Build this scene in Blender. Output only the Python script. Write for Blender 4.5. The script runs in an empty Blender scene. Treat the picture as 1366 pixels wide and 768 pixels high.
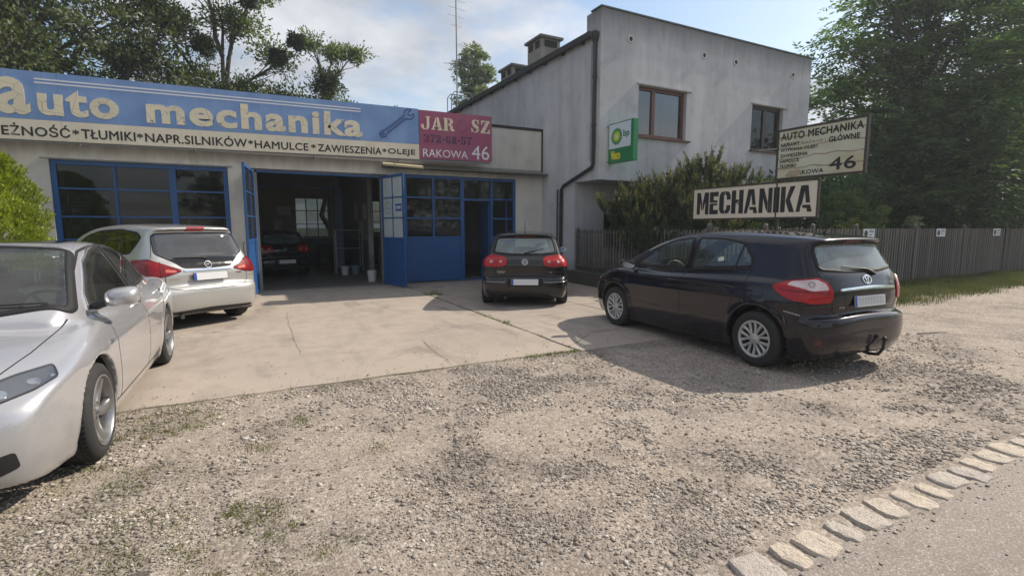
import bpy, bmesh, math, random, time
import numpy as np
from mathutils import Vector, Matrix, geometry as mgeo
R = math.radians
random.seed(7); RNG = np.random.default_rng(7)
SC = bpy.context.scene; COL = SC.collection
T0 = time.time()

# ---------------------------------------------------------------- camera (metres; x along the facades, y into the yard, z up)
CAM_H = 1.56
cam_d = bpy.data.cameras.new('camera'); cam = bpy.data.objects.new('camera', cam_d); COL.objects.link(cam); SC.camera = cam
cam_d.sensor_width = 36; cam_d.lens = 672/1366*36; cam_d.clip_start = .05; cam_d.clip_end = 3000
cam.location = (0, 0, CAM_H); cam.rotation_euler = (R(90-6.873), 0, R(-27.65))
# ---------------------------------------------------------------- light
SUN_EL = R(41.6); SUN_DIR = Vector((1, -.036, math.tan(SUN_EL))).normalized()     # towards the sun
sun_d = bpy.data.lights.new('sun', 'SUN'); sun = bpy.data.objects.new('sun', sun_d); COL.objects.link(sun)
sun_d.energy = 4.2; sun_d.angle = R(.45); sun_d.color = (1, .905, .775)
sun.rotation_euler = (-SUN_DIR).to_track_quat('-Z', 'Y').to_euler()
sun.location = (30, 0, 30)
W = bpy.data.worlds.new('World'); SC.world = W; W.use_nodes = True
SC.view_settings.view_transform = 'Standard'; SC.view_settings.look = 'None'; SC.view_settings.gamma = 1
SC.view_settings.exposure = .5; SC.view_settings.use_curve_mapping = False
nt = W.node_tree; nt.nodes.clear()
def wn(t, **k):
    n = nt.nodes.new(t)
    for a, b in k.items(): setattr(n, a, b)
    return n
sky = wn('ShaderNodeTexSky', sky_type='NISHITA', sun_disc=False, sun_elevation=SUN_EL, sun_rotation=math.atan2(SUN_DIR.x, SUN_DIR.y),
         air_density=1.2, dust_density=1.4, ozone_density=1.0, altitude=100)
bg = wn('ShaderNodeBackground'); bg.inputs['Strength'].default_value = .115
out = wn('ShaderNodeOutputWorld')
# broken cumulus: noise on the sky direction projected to a cloud layer
tc = wn('ShaderNodeTexCoord'); sep = wn('ShaderNodeSeparateXYZ'); nt.links.new(tc.outputs['Generated'], sep.inputs[0])
zc = wn('ShaderNodeMath', operation='MAXIMUM'); nt.links.new(sep.outputs['Z'], zc.inputs[0]); zc.inputs[1].default_value = 0
za = wn('ShaderNodeMath', operation='ADD'); nt.links.new(zc.outputs[0], za.inputs[0]); za.inputs[1].default_value = .22
dv = wn('ShaderNodeVectorMath', operation='DIVIDE'); nt.links.new(tc.outputs['Generated'], dv.inputs[0])
cmb = wn('ShaderNodeCombineXYZ')
for i in range(3): nt.links.new(za.outputs[0], cmb.inputs[i])
nt.links.new(cmb.outputs[0], dv.inputs[1])
mp = wn('ShaderNodeMapping'); nt.links.new(dv.outputs[0], mp.inputs[0]); mp.inputs['Location'].default_value = (3.1, .35, 0)
n1 = wn('ShaderNodeTexNoise'); n1.inputs['Scale'].default_value = 1.15; n1.inputs['Detail'].default_value = 9; n1.inputs['Roughness'].default_value = .55; n1.inputs['Distortion'].default_value = .25
nt.links.new(mp.outputs[0], n1.inputs['Vector'])
r1 = wn('ShaderNodeValToRGB'); r1.color_ramp.elements[0].position = .43; r1.color_ramp.elements[1].position = .55
nt.links.new(n1.outputs['Fac'], r1.inputs[0])
n2 = wn('ShaderNodeTexNoise'); n2.inputs['Scale'].default_value = 2.3; n2.inputs['Detail'].default_value = 7
nt.links.new(mp.outputs[0], n2.inputs['Vector'])
r2 = wn('ShaderNodeValToRGB'); r2.color_ramp.elements[0].color = (3.0, 3.15, 3.5, 1); r2.color_ramp.elements[1].color = (5.9, 5.9, 5.95, 1)
r2.color_ramp.elements[0].position = .36; r2.color_ramp.elements[1].position = .62
nt.links.new(n2.outputs['Fac'], r2.inputs[0])
mx = wn('ShaderNodeMix', data_type='RGBA')
fm = wn('ShaderNodeMath', operation='MULTIPLY'); fm.inputs[1].default_value = .88; nt.links.new(r1.outputs[0], fm.inputs[0])
nt.links.new(fm.outputs[0], mx.inputs[0]); nt.links.new(sky.outputs[0], mx.inputs[6]); nt.links.new(r2.outputs[0], mx.inputs[7])
nt.links.new(mx.outputs[2], bg.inputs['Color']); nt.links.new(bg.outputs[0], out.inputs[0])
# ---------------------------------------------------------------- object helpers
def link(o, parent=None):
    COL.objects.link(o)
    if parent is not None: o.parent = parent
    return o
def tag(o, label=None, cat=None, group=None, kind=None):
    for k, v in (('label', label), ('category', cat), ('group', group), ('kind', kind)):
        if v: o[k] = v
    return o
def empty(name, loc=(0, 0, 0), rz=0, label=None, cat=None, group=None):
    o = bpy.data.objects.new(name, None); o.location = loc; o.rotation_euler = (0, 0, rz); o.empty_display_size = .2
    link(o); return tag(o, label, cat, group)
def mesh_obj(name, V, F, m, parent=None, smooth=False, uv=None):
    me = bpy.data.meshes.new(name)
    me.from_pydata([tuple(v) for v in V], [], [tuple(int(i) for i in f) for f in F]); me.update()
    if smooth: me.polygons.foreach_set('use_smooth', [True]*len(me.polygons))
    for q in (m if isinstance(m, (list, tuple)) else [m]): me.materials.append(q)
    return link(bpy.data.objects.new(name, me), parent)
def np_mesh(name, V, F, m, parent=None, smooth=True, N=None):
    """fast mesh from arrays; F is an (n,k) array of equal faces"""
    V = np.asarray(V, np.float32); F = np.asarray(F, np.int32); k = F.shape[1]
    me = bpy.data.meshes.new(name)
    me.vertices.add(len(V)); me.vertices.foreach_set('co', V.ravel())
    me.loops.add(F.size); me.loops.foreach_set('vertex_index', F.ravel())
    me.polygons.add(len(F)); me.polygons.foreach_set('loop_start', np.arange(len(F), dtype=np.int32)*k)
    me.polygons.foreach_set('loop_total', np.full(len(F), k, np.int32))
    if smooth: me.polygons.foreach_set('use_smooth', np.ones(len(F), bool))
    me.update(calc_edges=True)
    if N is not None: me.normals_split_custom_set_from_vertices([tuple(n) for n in np.asarray(N, float)])
    for q in (m if isinstance(m, (list, tuple)) else [m]): me.materials.append(q)
    return link(bpy.data.objects.new(name, me), parent)
def copy_tree(o, parent=None):
    c = o.copy(); COL.objects.link(c)
    if parent is not None: c.parent = parent
    for ch in list(o.children): copy_tree(ch, c)
    return c
class MB:
    """collects simple solids and links them as one mesh"""
    def __init__(s): s.V = []; s.F = []
    def add(s, V, F):
        n = len(s.V); s.V += [tuple(v) for v in V]; s.F += [tuple(i+n for i in f) for f in F]; return s
    def box(s, a, b, M=None):
        (x0, y0, z0), (x1, y1, z1) = a, b
        V = [(x0, y0, z0), (x1, y0, z0), (x1, y1, z0), (x0, y1, z0), (x0, y0, z1), (x1, y0, z1), (x1, y1, z1), (x0, y1, z1)]
        if M is not None: V = [M @ Vector(v) for v in V]
        return s.add(V, [(3, 2, 1, 0), (4, 5, 6, 7), (0, 1, 5, 4), (1, 2, 6, 5), (2, 3, 7, 6), (3, 0, 4, 7)])
    def prism(s, P, d, M=None):
        """P: 3-D outline, d: extrusion vector"""
        n = len(P); P = [Vector(p) for p in P]; d = Vector(d)
        V = P+[p+d for p in P]
        if M is not None: V = [M @ v for v in V]
        return s.add(V, [tuple(range(n))[::-1], tuple(range(n, 2*n))]+[(i, (i+1) % n, n+(i+1) % n, n+i) for i in range(n)])
    def tube(s, P, r, n=8, cap=True):
        P = [Vector(p) for p in P]; m = len(P); rr = r if isinstance(r, (list, tuple)) else [r]*m
        V = []; up = None
        for i in range(m):
            d = (P[min(i+1, m-1)]-P[max(i-1, 0)]).normalized()
            if up is None: up = d.orthogonal().normalized()
            up = (up-d*up.dot(d))
            up = up.normalized() if up.length > 1e-5 else d.orthogonal().normalized()
            q = d.cross(up)
            for k in range(n):
                a = 2*math.pi*k/n; V.append(P[i]+(up*math.cos(a)+q*math.sin(a))*rr[i])
        F = [(i*n+k, i*n+(k+1) % n, (i+1)*n+(k+1) % n, (i+1)*n+k) for i in range(m-1) for k in range(n)]
        if cap: F += [tuple(range(n))[::-1], tuple(range((m-1)*n, m*n))]
        return s.add(V, F)
    def lathe(s, prof, n=32, M=None, closed=False):
        """prof: (radius, height) pairs round z"""
        V = []; m = len(prof)
        for r, h in prof:
            for k in range(n):
                a = 2*math.pi*k/n; v = Vector((r*math.cos(a), r*math.sin(a), h)); V.append(M @ v if M is not None else v)
        F = [(i*n+k, i*n+(k+1) % n, (i+1)*n+(k+1) % n, (i+1)*n+k) for i in range(m-1) for k in range(n)]
        if closed: F += [((m-1)*n+k, (m-1)*n+(k+1) % n, (k+1) % n, k) for k in range(n)]
        return s.add(V, F)
    def grid(s, G):
        n, m = len(G), len(G[0]); V = [v for row in G for v in row]
        return s.add(V, [(i*m+j, i*m+j+1, (i+1)*m+j+1, (i+1)*m+j) for i in range(n-1) for j in range(m-1)])
    def obj(s, name, m, parent=None, smooth=False, bevel=0, angle=35):
        o = mesh_obj(name, s.V, s.F, m, parent)
        bm = bmesh.new(); bm.from_mesh(o.data); bmesh.ops.recalc_face_normals(bm, faces=bm.faces)
        if bevel: bmesh.ops.bevel(bm, geom=[e for e in bm.edges if len(e.link_faces) == 2 and e.calc_face_angle(0) > R(30)], offset=bevel, segments=2, affect='EDGES', clamp_overlap=True)
        bm.to_mesh(o.data); bm.free()
        if smooth:
            o.data.polygons.foreach_set('use_smooth', [True]*len(o.data.polygons)); o.data.set_sharp_from_angle(angle=R(angle))
        return o
def box(name, a, b, m, parent=None, bevel=0): return MB().box(a, b).obj(name, m, parent, bevel=bevel)
def set_origin(o, p):
    """moves a mesh object's origin to p without moving its shape"""
    p = Vector(p); o.data.transform(Matrix.Translation(-p)); o.location = p; return o

# ---------------------------------------------------------------- materials
class Mat:
    def __init__(s, name):
        s.m = bpy.data.materials.new(name); s.m.use_nodes = True; s.t = s.m.node_tree; s.t.nodes.clear()
        s.out = s.n('ShaderNodeOutputMaterial'); s.tc = s.n('ShaderNodeTexCoord')
    def n(s, t, **k):
        x = s.t.nodes.new(t)
        for a, b in k.items(): setattr(x, a, b)
        return x
    def l(s, a, b): s.t.links.new(a, b)
    def setin(s, sock, v):
        if isinstance(v, bpy.types.NodeSocket): s.l(v, sock)
        elif v is not None:
            if sock.type == 'RGBA' and len(v) == 3: v = (*v, 1)
            sock.default_value = v
    def obj(s): return s.tc.outputs['Object']
    def pos(s): return s.n('ShaderNodeNewGeometry').outputs['Position']
    def mapping(s, v, scale=(1, 1, 1), loc=(0, 0, 0), rot=(0, 0, 0)):
        m = s.n('ShaderNodeMapping'); s.l(v, m.inputs[0]); m.inputs['Scale'].default_value = scale; m.inputs['Location'].default_value = loc; m.inputs['Rotation'].default_value = rot
        return m.outputs[0]
    def noise(s, v, scale, detail=4, rough=.5, dist=0, col=False):
        n = s.n('ShaderNodeTexNoise'); s.l(v, n.inputs['Vector']); n.inputs['Scale'].default_value = scale; n.inputs['Detail'].default_value = detail
        n.inputs['Roughness'].default_value = rough; n.inputs['Distortion'].default_value = dist
        return n.outputs['Color' if col else 'Fac']
    def voro(s, v, scale, feature='F1', out='Distance', rnd=1):
        n = s.n('ShaderNodeTexVoronoi', feature=feature); s.l(v, n.inputs['Vector']); n.inputs['Scale'].default_value = scale; n.inputs['Randomness'].default_value = rnd
        return n.outputs[out]
    def ramp(s, f, stops, interp='LINEAR'):
        r = s.n('ShaderNodeValToRGB'); s.l(f, r.inputs[0]); e = r.color_ramp.elements; r.color_ramp.interpolation = interp
        while len(e) < len(stops): e.new(.5)
        for k, (p, c) in zip(e, stops):
            k.position = p; k.color = (c, c, c, 1) if isinstance(c, (int, float)) else (*c, 1)
        return r.outputs[0]
    def mix(s, f, a, b, blend='MIX'):
        m = s.n('ShaderNodeMix', data_type='RGBA', blend_type=blend); s.setin(m.inputs[0], f); s.setin(m.inputs[6], a); s.setin(m.inputs[7], b)
        return m.outputs[2]
    def math(s, op, a, b=0, clamp=False):
        m = s.n('ShaderNodeMath', operation=op); m.use_clamp = clamp; s.setin(m.inputs[0], a); s.setin(m.inputs[1], b); return m.outputs[0]
    def sep(s, v, i):
        x = s.n('ShaderNodeSeparateXYZ'); s.l(v, x.inputs[0]); return x.outputs[i]
    def bump(s, h, dist=.01, strength=1, normal=None):
        b = s.n('ShaderNodeBump'); s.setin(b.inputs['Height'], h); b.inputs['Distance'].default_value = dist; b.inputs['Strength'].default_value = strength
        if normal is not None: s.l(normal, b.inputs['Normal'])
        return b.outputs[0]
    def bsdf(s, color, rough=.6, metal=0, normal=None, **k):
        b = s.n('ShaderNodeBsdfPrincipled'); s.setin(b.inputs['Base Color'], color); s.setin(b.inputs['Roughness'], rough); s.setin(b.inputs['Metallic'], metal)
        if normal is not None: s.l(normal, b.inputs['Normal'])
        for a, v in k.items(): s.setin(b.inputs[a.replace('_', ' ')], v)
        return b.outputs[0]
    def done(s, sh): s.l(sh, s.out.inputs['Surface']); return s.m
def plain(name, col, rough=.6, metal=0, var=.12, scale=6, bump=0, **k):
    """one colour with slight tonal variation and optional fine relief"""
    M = Mat(name); v = M.obj(); f = M.noise(v, scale, 5, .6)
    c = M.mix(f, tuple(x*(1-var) for x in col), tuple(min(1, x*(1+var)) for x in col))
    nr = M.bump(M.noise(v, scale*12, 3), bump) if bump else None
    rr = M.ramp(M.noise(v, scale*1.7, 3), [(.3, max(0, rough-.05)), (.7, min(1, rough+.05))])
    return M.done(M.bsdf(c, rr, metal, nr, **k))
def two_sided(M, front, col=(.03, .03, .032)):
    """paint outside, dark trim on the inner side of the same sheet"""
    g = M.n('ShaderNodeNewGeometry'); m = M.n('ShaderNodeMixShader'); M.l(g.outputs['Backfacing'], m.inputs[0]); M.l(front, m.inputs[1])
    M.l(M.bsdf(col, .8), m.inputs[2]); return m.outputs[0]
def car_paint(name, col, metal=.0, rough=.3, flake=.0, dust=.12, dustcol=(.25, .22, .19), coat=1.0):
    M = Mat(name); v = M.obj()
    f = M.noise(v, 2.2, 6, .6); z = M.sep(v, 2)
    low = M.ramp(z, [(.25, 1.0), (.75, 0.0)])
    d = M.math('MULTIPLY', M.math('ADD', M.math('MULTIPLY', f, 1.2), M.math('MULTIPLY', low, .9)), dust, True)
    c = M.mix(d, col, dustcol)
    nr = None
    if flake:
        nr = M.bump(M.noise(v, 900, 1), .0002, flake)
    rg = M.math('ADD', M.math('MULTIPLY', d, .5), rough)
    b = M.bsdf(c, rg, metal, nr, Specular_IOR_Level=.5 if metal > .3 else .12, Coat_IOR=1.45, Coat_Weight=coat, Coat_Roughness=M.math('ADD', M.math('MULTIPLY', d, .35), .02))
    return M.done(two_sided(M, b))
def glass_mat(name, tint=(.62, .70, .68), refl=1.0, rough=.0, dirt=.06, film=(.35, .34, .31)):
    """thin pane: what is behind it shows through the tint, the surface mirrors by angle"""
    M = Mat(name); v = M.obj()
    t = M.n('ShaderNodeBsdfTransparent'); t.inputs[0].default_value = (*tint, 1)
    g = M.n('ShaderNodeBsdfGlossy'); g.inputs['Roughness'].default_value = rough; g.inputs[0].default_value = (.95, .97, 1, 1)
    fr = M.n('ShaderNodeFresnel'); fr.inputs[0].default_value = 1.52
    # mirror share the same on both faces
    gm = M.n('ShaderNodeNewGeometry'); lw = M.n('ShaderNodeLayerWeight'); lw.inputs[0].default_value = .3
    f = M.math('ADD', M.math('MULTIPLY', M.math('POWER', lw.outputs['Facing'], 3.5), .75*refl), .075*refl, True)
    m = M.n('ShaderNodeMixShader'); M.l(f, m.inputs[0]); M.l(t.outputs[0], m.inputs[1]); M.l(g.outputs[0], m.inputs[2])
    d = M.n('ShaderNodeBsdfDiffuse'); d.inputs[0].default_value = (*film, 1)
    m2 = M.n('ShaderNodeMixShader'); M.l(M.math('MULTIPLY', M.ramp(M.noise(v, 3, 6, .65), [(.35, .3), (.75, 1.0)]), dirt), m2.inputs[0]); M.l(m.outputs[0], m2.inputs[1]); M.l(d.outputs[0], m2.inputs[2])
    return M.done(m2.outputs[0])
# ---------------------------------------------------------------- car bodies: smooth solids made from side, plan and section curves
def crom(pts, n=10, closed=False):
    P = np.array(pts, float); m = len(P); out = []
    rng = range(m if closed else m-1)
    for i in rng:
        if closed: p0, p1, p2, p3 = P[(i-1) % m], P[i], P[(i+1) % m], P[(i+2) % m]
        else: p0, p1, p2, p3 = P[max(i-1, 0)], P[i], P[i+1], P[min(i+2, m-1)]
        # centripetal-ish: limit tangents by chord length so corners do not overshoot
        d01, d12, d23 = [max(np.linalg.norm(b-a), 1e-6) for a, b in ((p0, p1), (p1, p2), (p2, p3))]
        t1 = (p2-p0)/(d01+d12)*d12; t2 = (p3-p1)/(d12+d23)*d12
        for k in range(n):
            t = k/n
            out.append((2*t**3-3*t*t+1)*p1+(t**3-2*t*t+t)*t1+(-2*t**3+3*t*t)*p2+(t**3-t*t)*t2)
    if not closed: out.append(P[-1])
    return np.array(out)

def inpoly(x, y, P):
    c = np.zeros(np.shape(x), bool); n = len(P)
    for i in range(n):
        x1, y1 = P[i]; x2, y2 = P[(i+1) % n]
        if y1 == y2: continue
        c ^= ((y1 > y) != (y2 > y)) & (x < (x2-x1)*(y-y1)/(y2-y1)+x1)
    return c

class Field2:
    """signed distance to a closed outline, stored on a grid and blurred so that its slope is smooth"""
    def __init__(s, P, lo, hi, h=.015, blur=.018):
        s.lo = np.array(lo, float); s.h = h
        s.n = np.ceil((np.array(hi)-s.lo)/h).astype(int)+1
        X, Y = np.meshgrid(s.lo[0]+h*np.arange(s.n[0]), s.lo[1]+h*np.arange(s.n[1]), indexing='ij')
        D = np.full(X.shape, 1e9); m = len(P)
        for i in range(m):
            a = P[i]; b = P[(i+1) % m]; e = b-a; L = e@e
            if L < 1e-12: continue
            t = np.clip(((X-a[0])*e[0]+(Y-a[1])*e[1])/L, 0, 1)
            D = np.minimum(D, (X-a[0]-t*e[0])**2+(Y-a[1]-t*e[1])**2)
        D = np.sqrt(D); D[inpoly(X, Y, P)] *= -1
        r = int(np.ceil(3*blur/h)); k = np.exp(-.5*(np.arange(-r, r+1)*h/blur)**2); k /= k.sum()
        E = np.pad(D, r, mode='edge')
        E = sum(k[j]*E[j:j+D.shape[0], :] for j in range(2*r+1))
        E = sum(k[j]*E[:, j:j+D.shape[1]] for j in range(2*r+1))
        s.D = E
    def __call__(s, x, y):
        u = np.clip((x-s.lo[0])/s.h, 1, s.n[0]-3.001); v = np.clip((y-s.lo[1])/s.h, 1, s.n[1]-3.001)
        i = u.astype(int); j = v.astype(int); u = u-i; v = v-j
        # smoother than bilinear: quadratic b-spline style weights over 3x3... cubic b-spline 4x4
        def w(t): return ((1-t)**3/6, (3*t**3-6*t*t+4)/6, (-3*t**3+3*t*t+3*t+1)/6, t**3/6)
        wu, wv = w(u), w(v); r = 0
        for a in range(4):
            for b in range(4):
                r = r+wu[a]*wv[b]*s.D[i+a-1, j+b-1]
        return r

def smax(a, b, k):
    h = np.clip(k-np.abs(a-b), 0, None)/k
    return np.maximum(a, b)+h*h*h*k/6
def smin(a, b, k): return -smax(-a, -b, k)
def sstep(a, b, x):
    t = np.clip((x-a)/(b-a), 0, 1); return t*t*(3-2*t)

class CarBody:
    def __init__(s, sp):
        s.sp = sp; L = sp['L']
        f = lambda P, n=8: crom(P, n, True)
        s.low = Field2(f(sp['low']), (-.4, -.2), (L+.4, 1.9))
        s.grn = Field2(f(sp['green']), (-.4, -.2), (L+.4, 1.9))
        def sym(P):
            P = [tuple(p) for p in P]
            C = crom(P, 8)
            return np.vstack([C, C[::-1][1:-1]*np.array([1, -1])])
        s.pl = Field2(sym(sp['plan']), (-.4, -1.2), (L+.4, 1.2))
        s.pg = Field2(sym(sp['gplan']), (-.4, -1.2), (L+.4, 1.2))
        s.S = crom(sp['S'], 12); s.T = crom(sp['T'], 12)
    def __call__(s, x, y, z):
        sp = s.sp; L = sp['L']; ay = np.sqrt(y*y+1e-5)
        q = (ay/sp['W'])**2
        xr = x-sp.get('cr', .06)*q*q*(1-sstep(.0, 1.1, x))+sp.get('cf', .14)*q*q*sstep(L-1.3, L, x)
        zs = z+sp.get('crown', .05)*q*sstep(sp['zb']-.05, sp['zb']+.3, z)
        zl = z+sp.get('hoodc', .05)*q
        Si = np.interp(z, s.S[:, 0], s.S[:, 1]); Ti = np.interp(z, s.T[:, 0], s.T[:, 1])
        a = s.low(xr, zl)
        # wheel arch lips swell a little
        fl = 0
        for xa in (sp['xr'], sp['xf']):
            r = np.sqrt((x-xa)**2+(z-sp['rw']-.01)**2)
            fl = fl+sp.get('flare', .014)*np.exp(-((r-sp['ra']-.015)/.05)**2)*(z > .1)
        crease = 0
        for cz0, cz1, amp, wd in sp.get('crease', []):
            zc = cz0+(cz1-cz0)*x/L
            crease = crease+amp*np.exp(-((z-zc)/wd)**2)
        b = s.pl(x, ay+Si-fl-crease)
        d = smax(a, b, sp.get('k', .09))
        g = smax(s.grn(xr, zs), s.pg(x, ay+Ti), sp.get('kg', .10))
        d = smin(d, g, sp.get('ks', .05))
        for fn in sp.get('mods', []): d = fn(d, x, y, z)
        yin = sp['W']-.34
        for xa in (sp['xr'], sp['xf']):
            r = np.sqrt((x-xa)**2+(z-sp['rw']-.01)**2)
            d = smax(d, -np.maximum(r-sp['ra'], yin-ay), .012)
        return d
    def grad(s, P, e=.008):
        x, y, z = P.T
        G = np.stack([s(x+e, y, z)-s(x-e, y, z), s(x, y+e, z)-s(x, y-e, z), s(x, y, z+e)-s(x, y, z-e)], 1)
        return G/np.maximum(np.linalg.norm(G, axis=1, keepdims=True), 1e-9)
    def mesh(s, h=.024):
        """surface nets over the whole car; returns verts, quads"""
        sp = s.sp; lo = np.array([-.08, -sp['W']-.12, .1]); hi = np.array([sp['L']+.08, sp['W']+.12, sp['H']+.1])
        ax = [np.arange(lo[i], hi[i]+h, h) for i in range(3)]
        ny = len(ax[1]); ax[1] = (np.arange(ny)-(ny-1)/2)*h
        X, Y, Z = np.meshgrid(*ax, indexing='ij')
        F = np.empty(X.shape, np.float32)
        for i0 in range(0, len(ax[0]), 24):
            F[i0:i0+24] = s(X[i0:i0+24], Y[i0:i0+24], Z[i0:i0+24])
        S = F < 0
        c = np.zeros(tuple(np.array(F.shape)-1), np.int8)
        for dx in (0, 1):
            for dy in (0, 1):
                for dz in (0, 1):
                    c += S[dx:F.shape[0]-1+dx, dy:F.shape[1]-1+dy, dz:F.shape[2]-1+dz]
        act = (c > 0) & (c < 8)
        idx = -np.ones(act.shape, int); ii = np.argwhere(act); idx[act] = np.arange(len(ii))
        acc = np.zeros((len(ii), 3)); cnt = np.zeros(len(ii))
        cor = [(a, b, d) for a in (0, 1) for b in (0, 1) for d in (0, 1)]
        for a in cor:
            for k in range(3):
                if a[k]: continue
                b = list(a); b[k] = 1
                fa = F[ii[:, 0]+a[0], ii[:, 1]+a[1], ii[:, 2]+a[2]]; fb = F[ii[:, 0]+b[0], ii[:, 1]+b[1], ii[:, 2]+b[2]]
                m = (fa < 0) != (fb < 0); t = np.where(m, fa/np.where(fa == fb, 1, fa-fb), 0)
                p = np.array(a, float)[None, :]+np.zeros((len(ii), 1)); p[:, k] = t
                acc[m] += p[m]; cnt[m] += 1
        V = (ii+acc/cnt[:, None])*h+np.array([ax[0][0], ax[1][0], ax[2][0]])
        Q = []
        for k in range(3):
            u, v = [(1, 2), (2, 0), (0, 1)][k]
            sl0 = [slice(None)]*3; sl1 = [slice(None)]*3
            sl0[k] = slice(0, -1); sl1[k] = slice(1, None)
            cr = S[tuple(sl0)] != S[tuple(sl1)]
            e = np.argwhere(cr)
            ok = (e[:, u] > 0) & (e[:, v] > 0) & (e[:, u] < F.shape[u]-1) & (e[:, v] < F.shape[v]-1)
            e = e[ok]; du = np.zeros(3, int); du[u] = 1; dv = np.zeros(3, int); dv[v] = 1
            q = np.stack([idx[tuple((e-du-dv).T)], idx[tuple((e-dv).T)], idx[tuple(e.T)], idx[tuple((e-du).T)]], 1)
            fl = ~S[tuple(e.T)]
            q[fl] = q[fl][:, ::-1]
            Q.append(q)
        Q = np.vstack(Q)
        for _ in range(3):
            f = s(V[:, 0], V[:, 1], V[:, 2]); G = s.grad(V)
            V = V-G*np.clip(f, -.012, .012)[:, None]*.9
        return V, Q
    def hit(s, O, D, tmax=4., step=.02):
        """first crossing along rays O + tD (arrays)"""
        n = len(O); t = np.zeros(n); found = np.zeros(n, bool); tl = np.zeros(n); th = np.zeros(n)
        for _ in range(70):
            act = (~found) & (t < tmax)
            if not act.any(): break
            i = np.nonzero(act)[0]; f = s(*(O[i]+D[i]*t[i][:, None]).T)
            m = f < 0; th[i[m]] = t[i[m]]; found[i[m]] = True
            j = i[~m]; tl[j] = t[j]; t[j] += np.clip(.7*f[~m], .006, .6)
        for _ in range(9):
            mid = (tl+th)/2; f = s(*(O+D*mid[:, None]).T); ins = f < 0
            th = np.where(ins, mid, th); tl = np.where(ins, tl, mid)
        return O+D*th[:, None], found
# x runs from the rear bumper (0) to the nose, z up, y to the car's left; metres
SPEC_TOY = dict(L=4.245, W=.88, H=1.515, xr=.76, xf=3.36, rw=.316, ra=.365, zb=.97, cr=.26, cf=.20,
  low=[(.16, .20), (.05, .30), (.0, .45), (.0, .60), (.035, .655), (.10, .67), (.08, .80), (.085, .93), (.15, 1.0), (.8, 1.03), (1.6, 1.0), (2.4, .965), (3.0, .97), (3.35, .975), (3.65, .91), (3.95, .79), (4.12, .66), (4.22, .52), (4.245, .38), (4.18, .24), (3.9, .19), (2.5, .18), (1.2, .18)],
  green=[(.12, .90), (.12, 1.02), (.19, 1.13), (.335, 1.355), (.335, 1.395), (.23, 1.42), (.30, 1.455), (.75, 1.49), (1.4, 1.515), (1.9, 1.505), (2.3, 1.455), (2.7, 1.345), (3.1, 1.17), (3.42, 1.0), (3.5, .88), (2.5, .80), (1.0, .80)],
  plan=[(0, 0), (0, .50), (.03, .66), (.12, .765), (.35, .835), (.8, .868), (1.6, .88), (2.6, .88), (3.3, .872), (3.75, .835), (4.0, .765), (4.14, .64), (4.21, .45), (4.245, 0)],
  gplan=[(.05, 0), (.07, .54), (.14, .67), (.40, .73), (.9, .755), (1.6, .765), (2.3, .76), (2.8, .73), (3.2, .68), (3.5, .58), (3.6, 0)],
  S=[(0, .10), (.2, .055), (.35, .012), (.5, .0), (.7, .0), (.82, .012), (.92, .035), (1.02, .075), (1.3, .2)],
  T=[(.6, -.09), (.85, -.05), (1.0, -.015), (1.15, .045), (1.3, .105), (1.42, .165), (1.52, .25)],
  crease=[(.78, .70, .008, .05)], kg=.12, ks=.05)
SPEC_GOLF = dict(L=4.204, W=.88, H=1.485, xr=.75, xf=3.328, rw=.316, ra=.36, zb=.95, cr=.13, cf=.16,
  low=[(.16, .20), (.05, .27), (.0, .42), (.0, .56), (.04, .615), (.10, .63), (.075, .78), (.10, .92), (.2, .985), (.8, 1.0), (1.6, .97), (2.4, .945), (3.0, .95), (3.2, .96), (3.55, .90), (3.9, .81), (4.08, .68), (4.18, .52), (4.204, .38), (4.14, .22), (3.9, .18), (2.5, .18), (1.2, .18)],
  green=[(.16, .90), (.17, .97), (.25, 1.10), (.40, 1.345), (.40, 1.385), (.28, 1.40), (.34, 1.43), (.8, 1.465), (1.4, 1.485), (1.9, 1.478), (2.3, 1.435), (2.65, 1.335), (2.95, 1.16), (3.25, .98), (3.3, .88), (2.5, .80), (1.0, .80)],
  plan=[(0, 0), (0, .52), (.03, .68), (.12, .78), (.35, .84), (.8, .87), (1.6, .88), (2.6, .88), (3.3, .872), (3.75, .835), (4.0, .76), (4.12, .64), (4.18, .45), (4.204, 0)],
  gplan=[(.10, 0), (.12, .56), (.18, .67), (.40, .725), (.9, .755), (1.6, .765), (2.3, .76), (2.7, .735), (3.0, .69), (3.3, .6), (3.4, 0)],
  S=[(0, .10), (.2, .05), (.35, .012), (.5, .0), (.72, .0), (.84, .018), (.92, .04), (1.02, .08), (1.3, .2)],
  T=[(.6, -.09), (.85, -.05), (1.0, -.01), (1.15, .045), (1.3, .105), (1.4, .17), (1.5, .26)],
  crease=[(.80, .78, .008, .04)], kg=.12, ks=.05)
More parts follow.
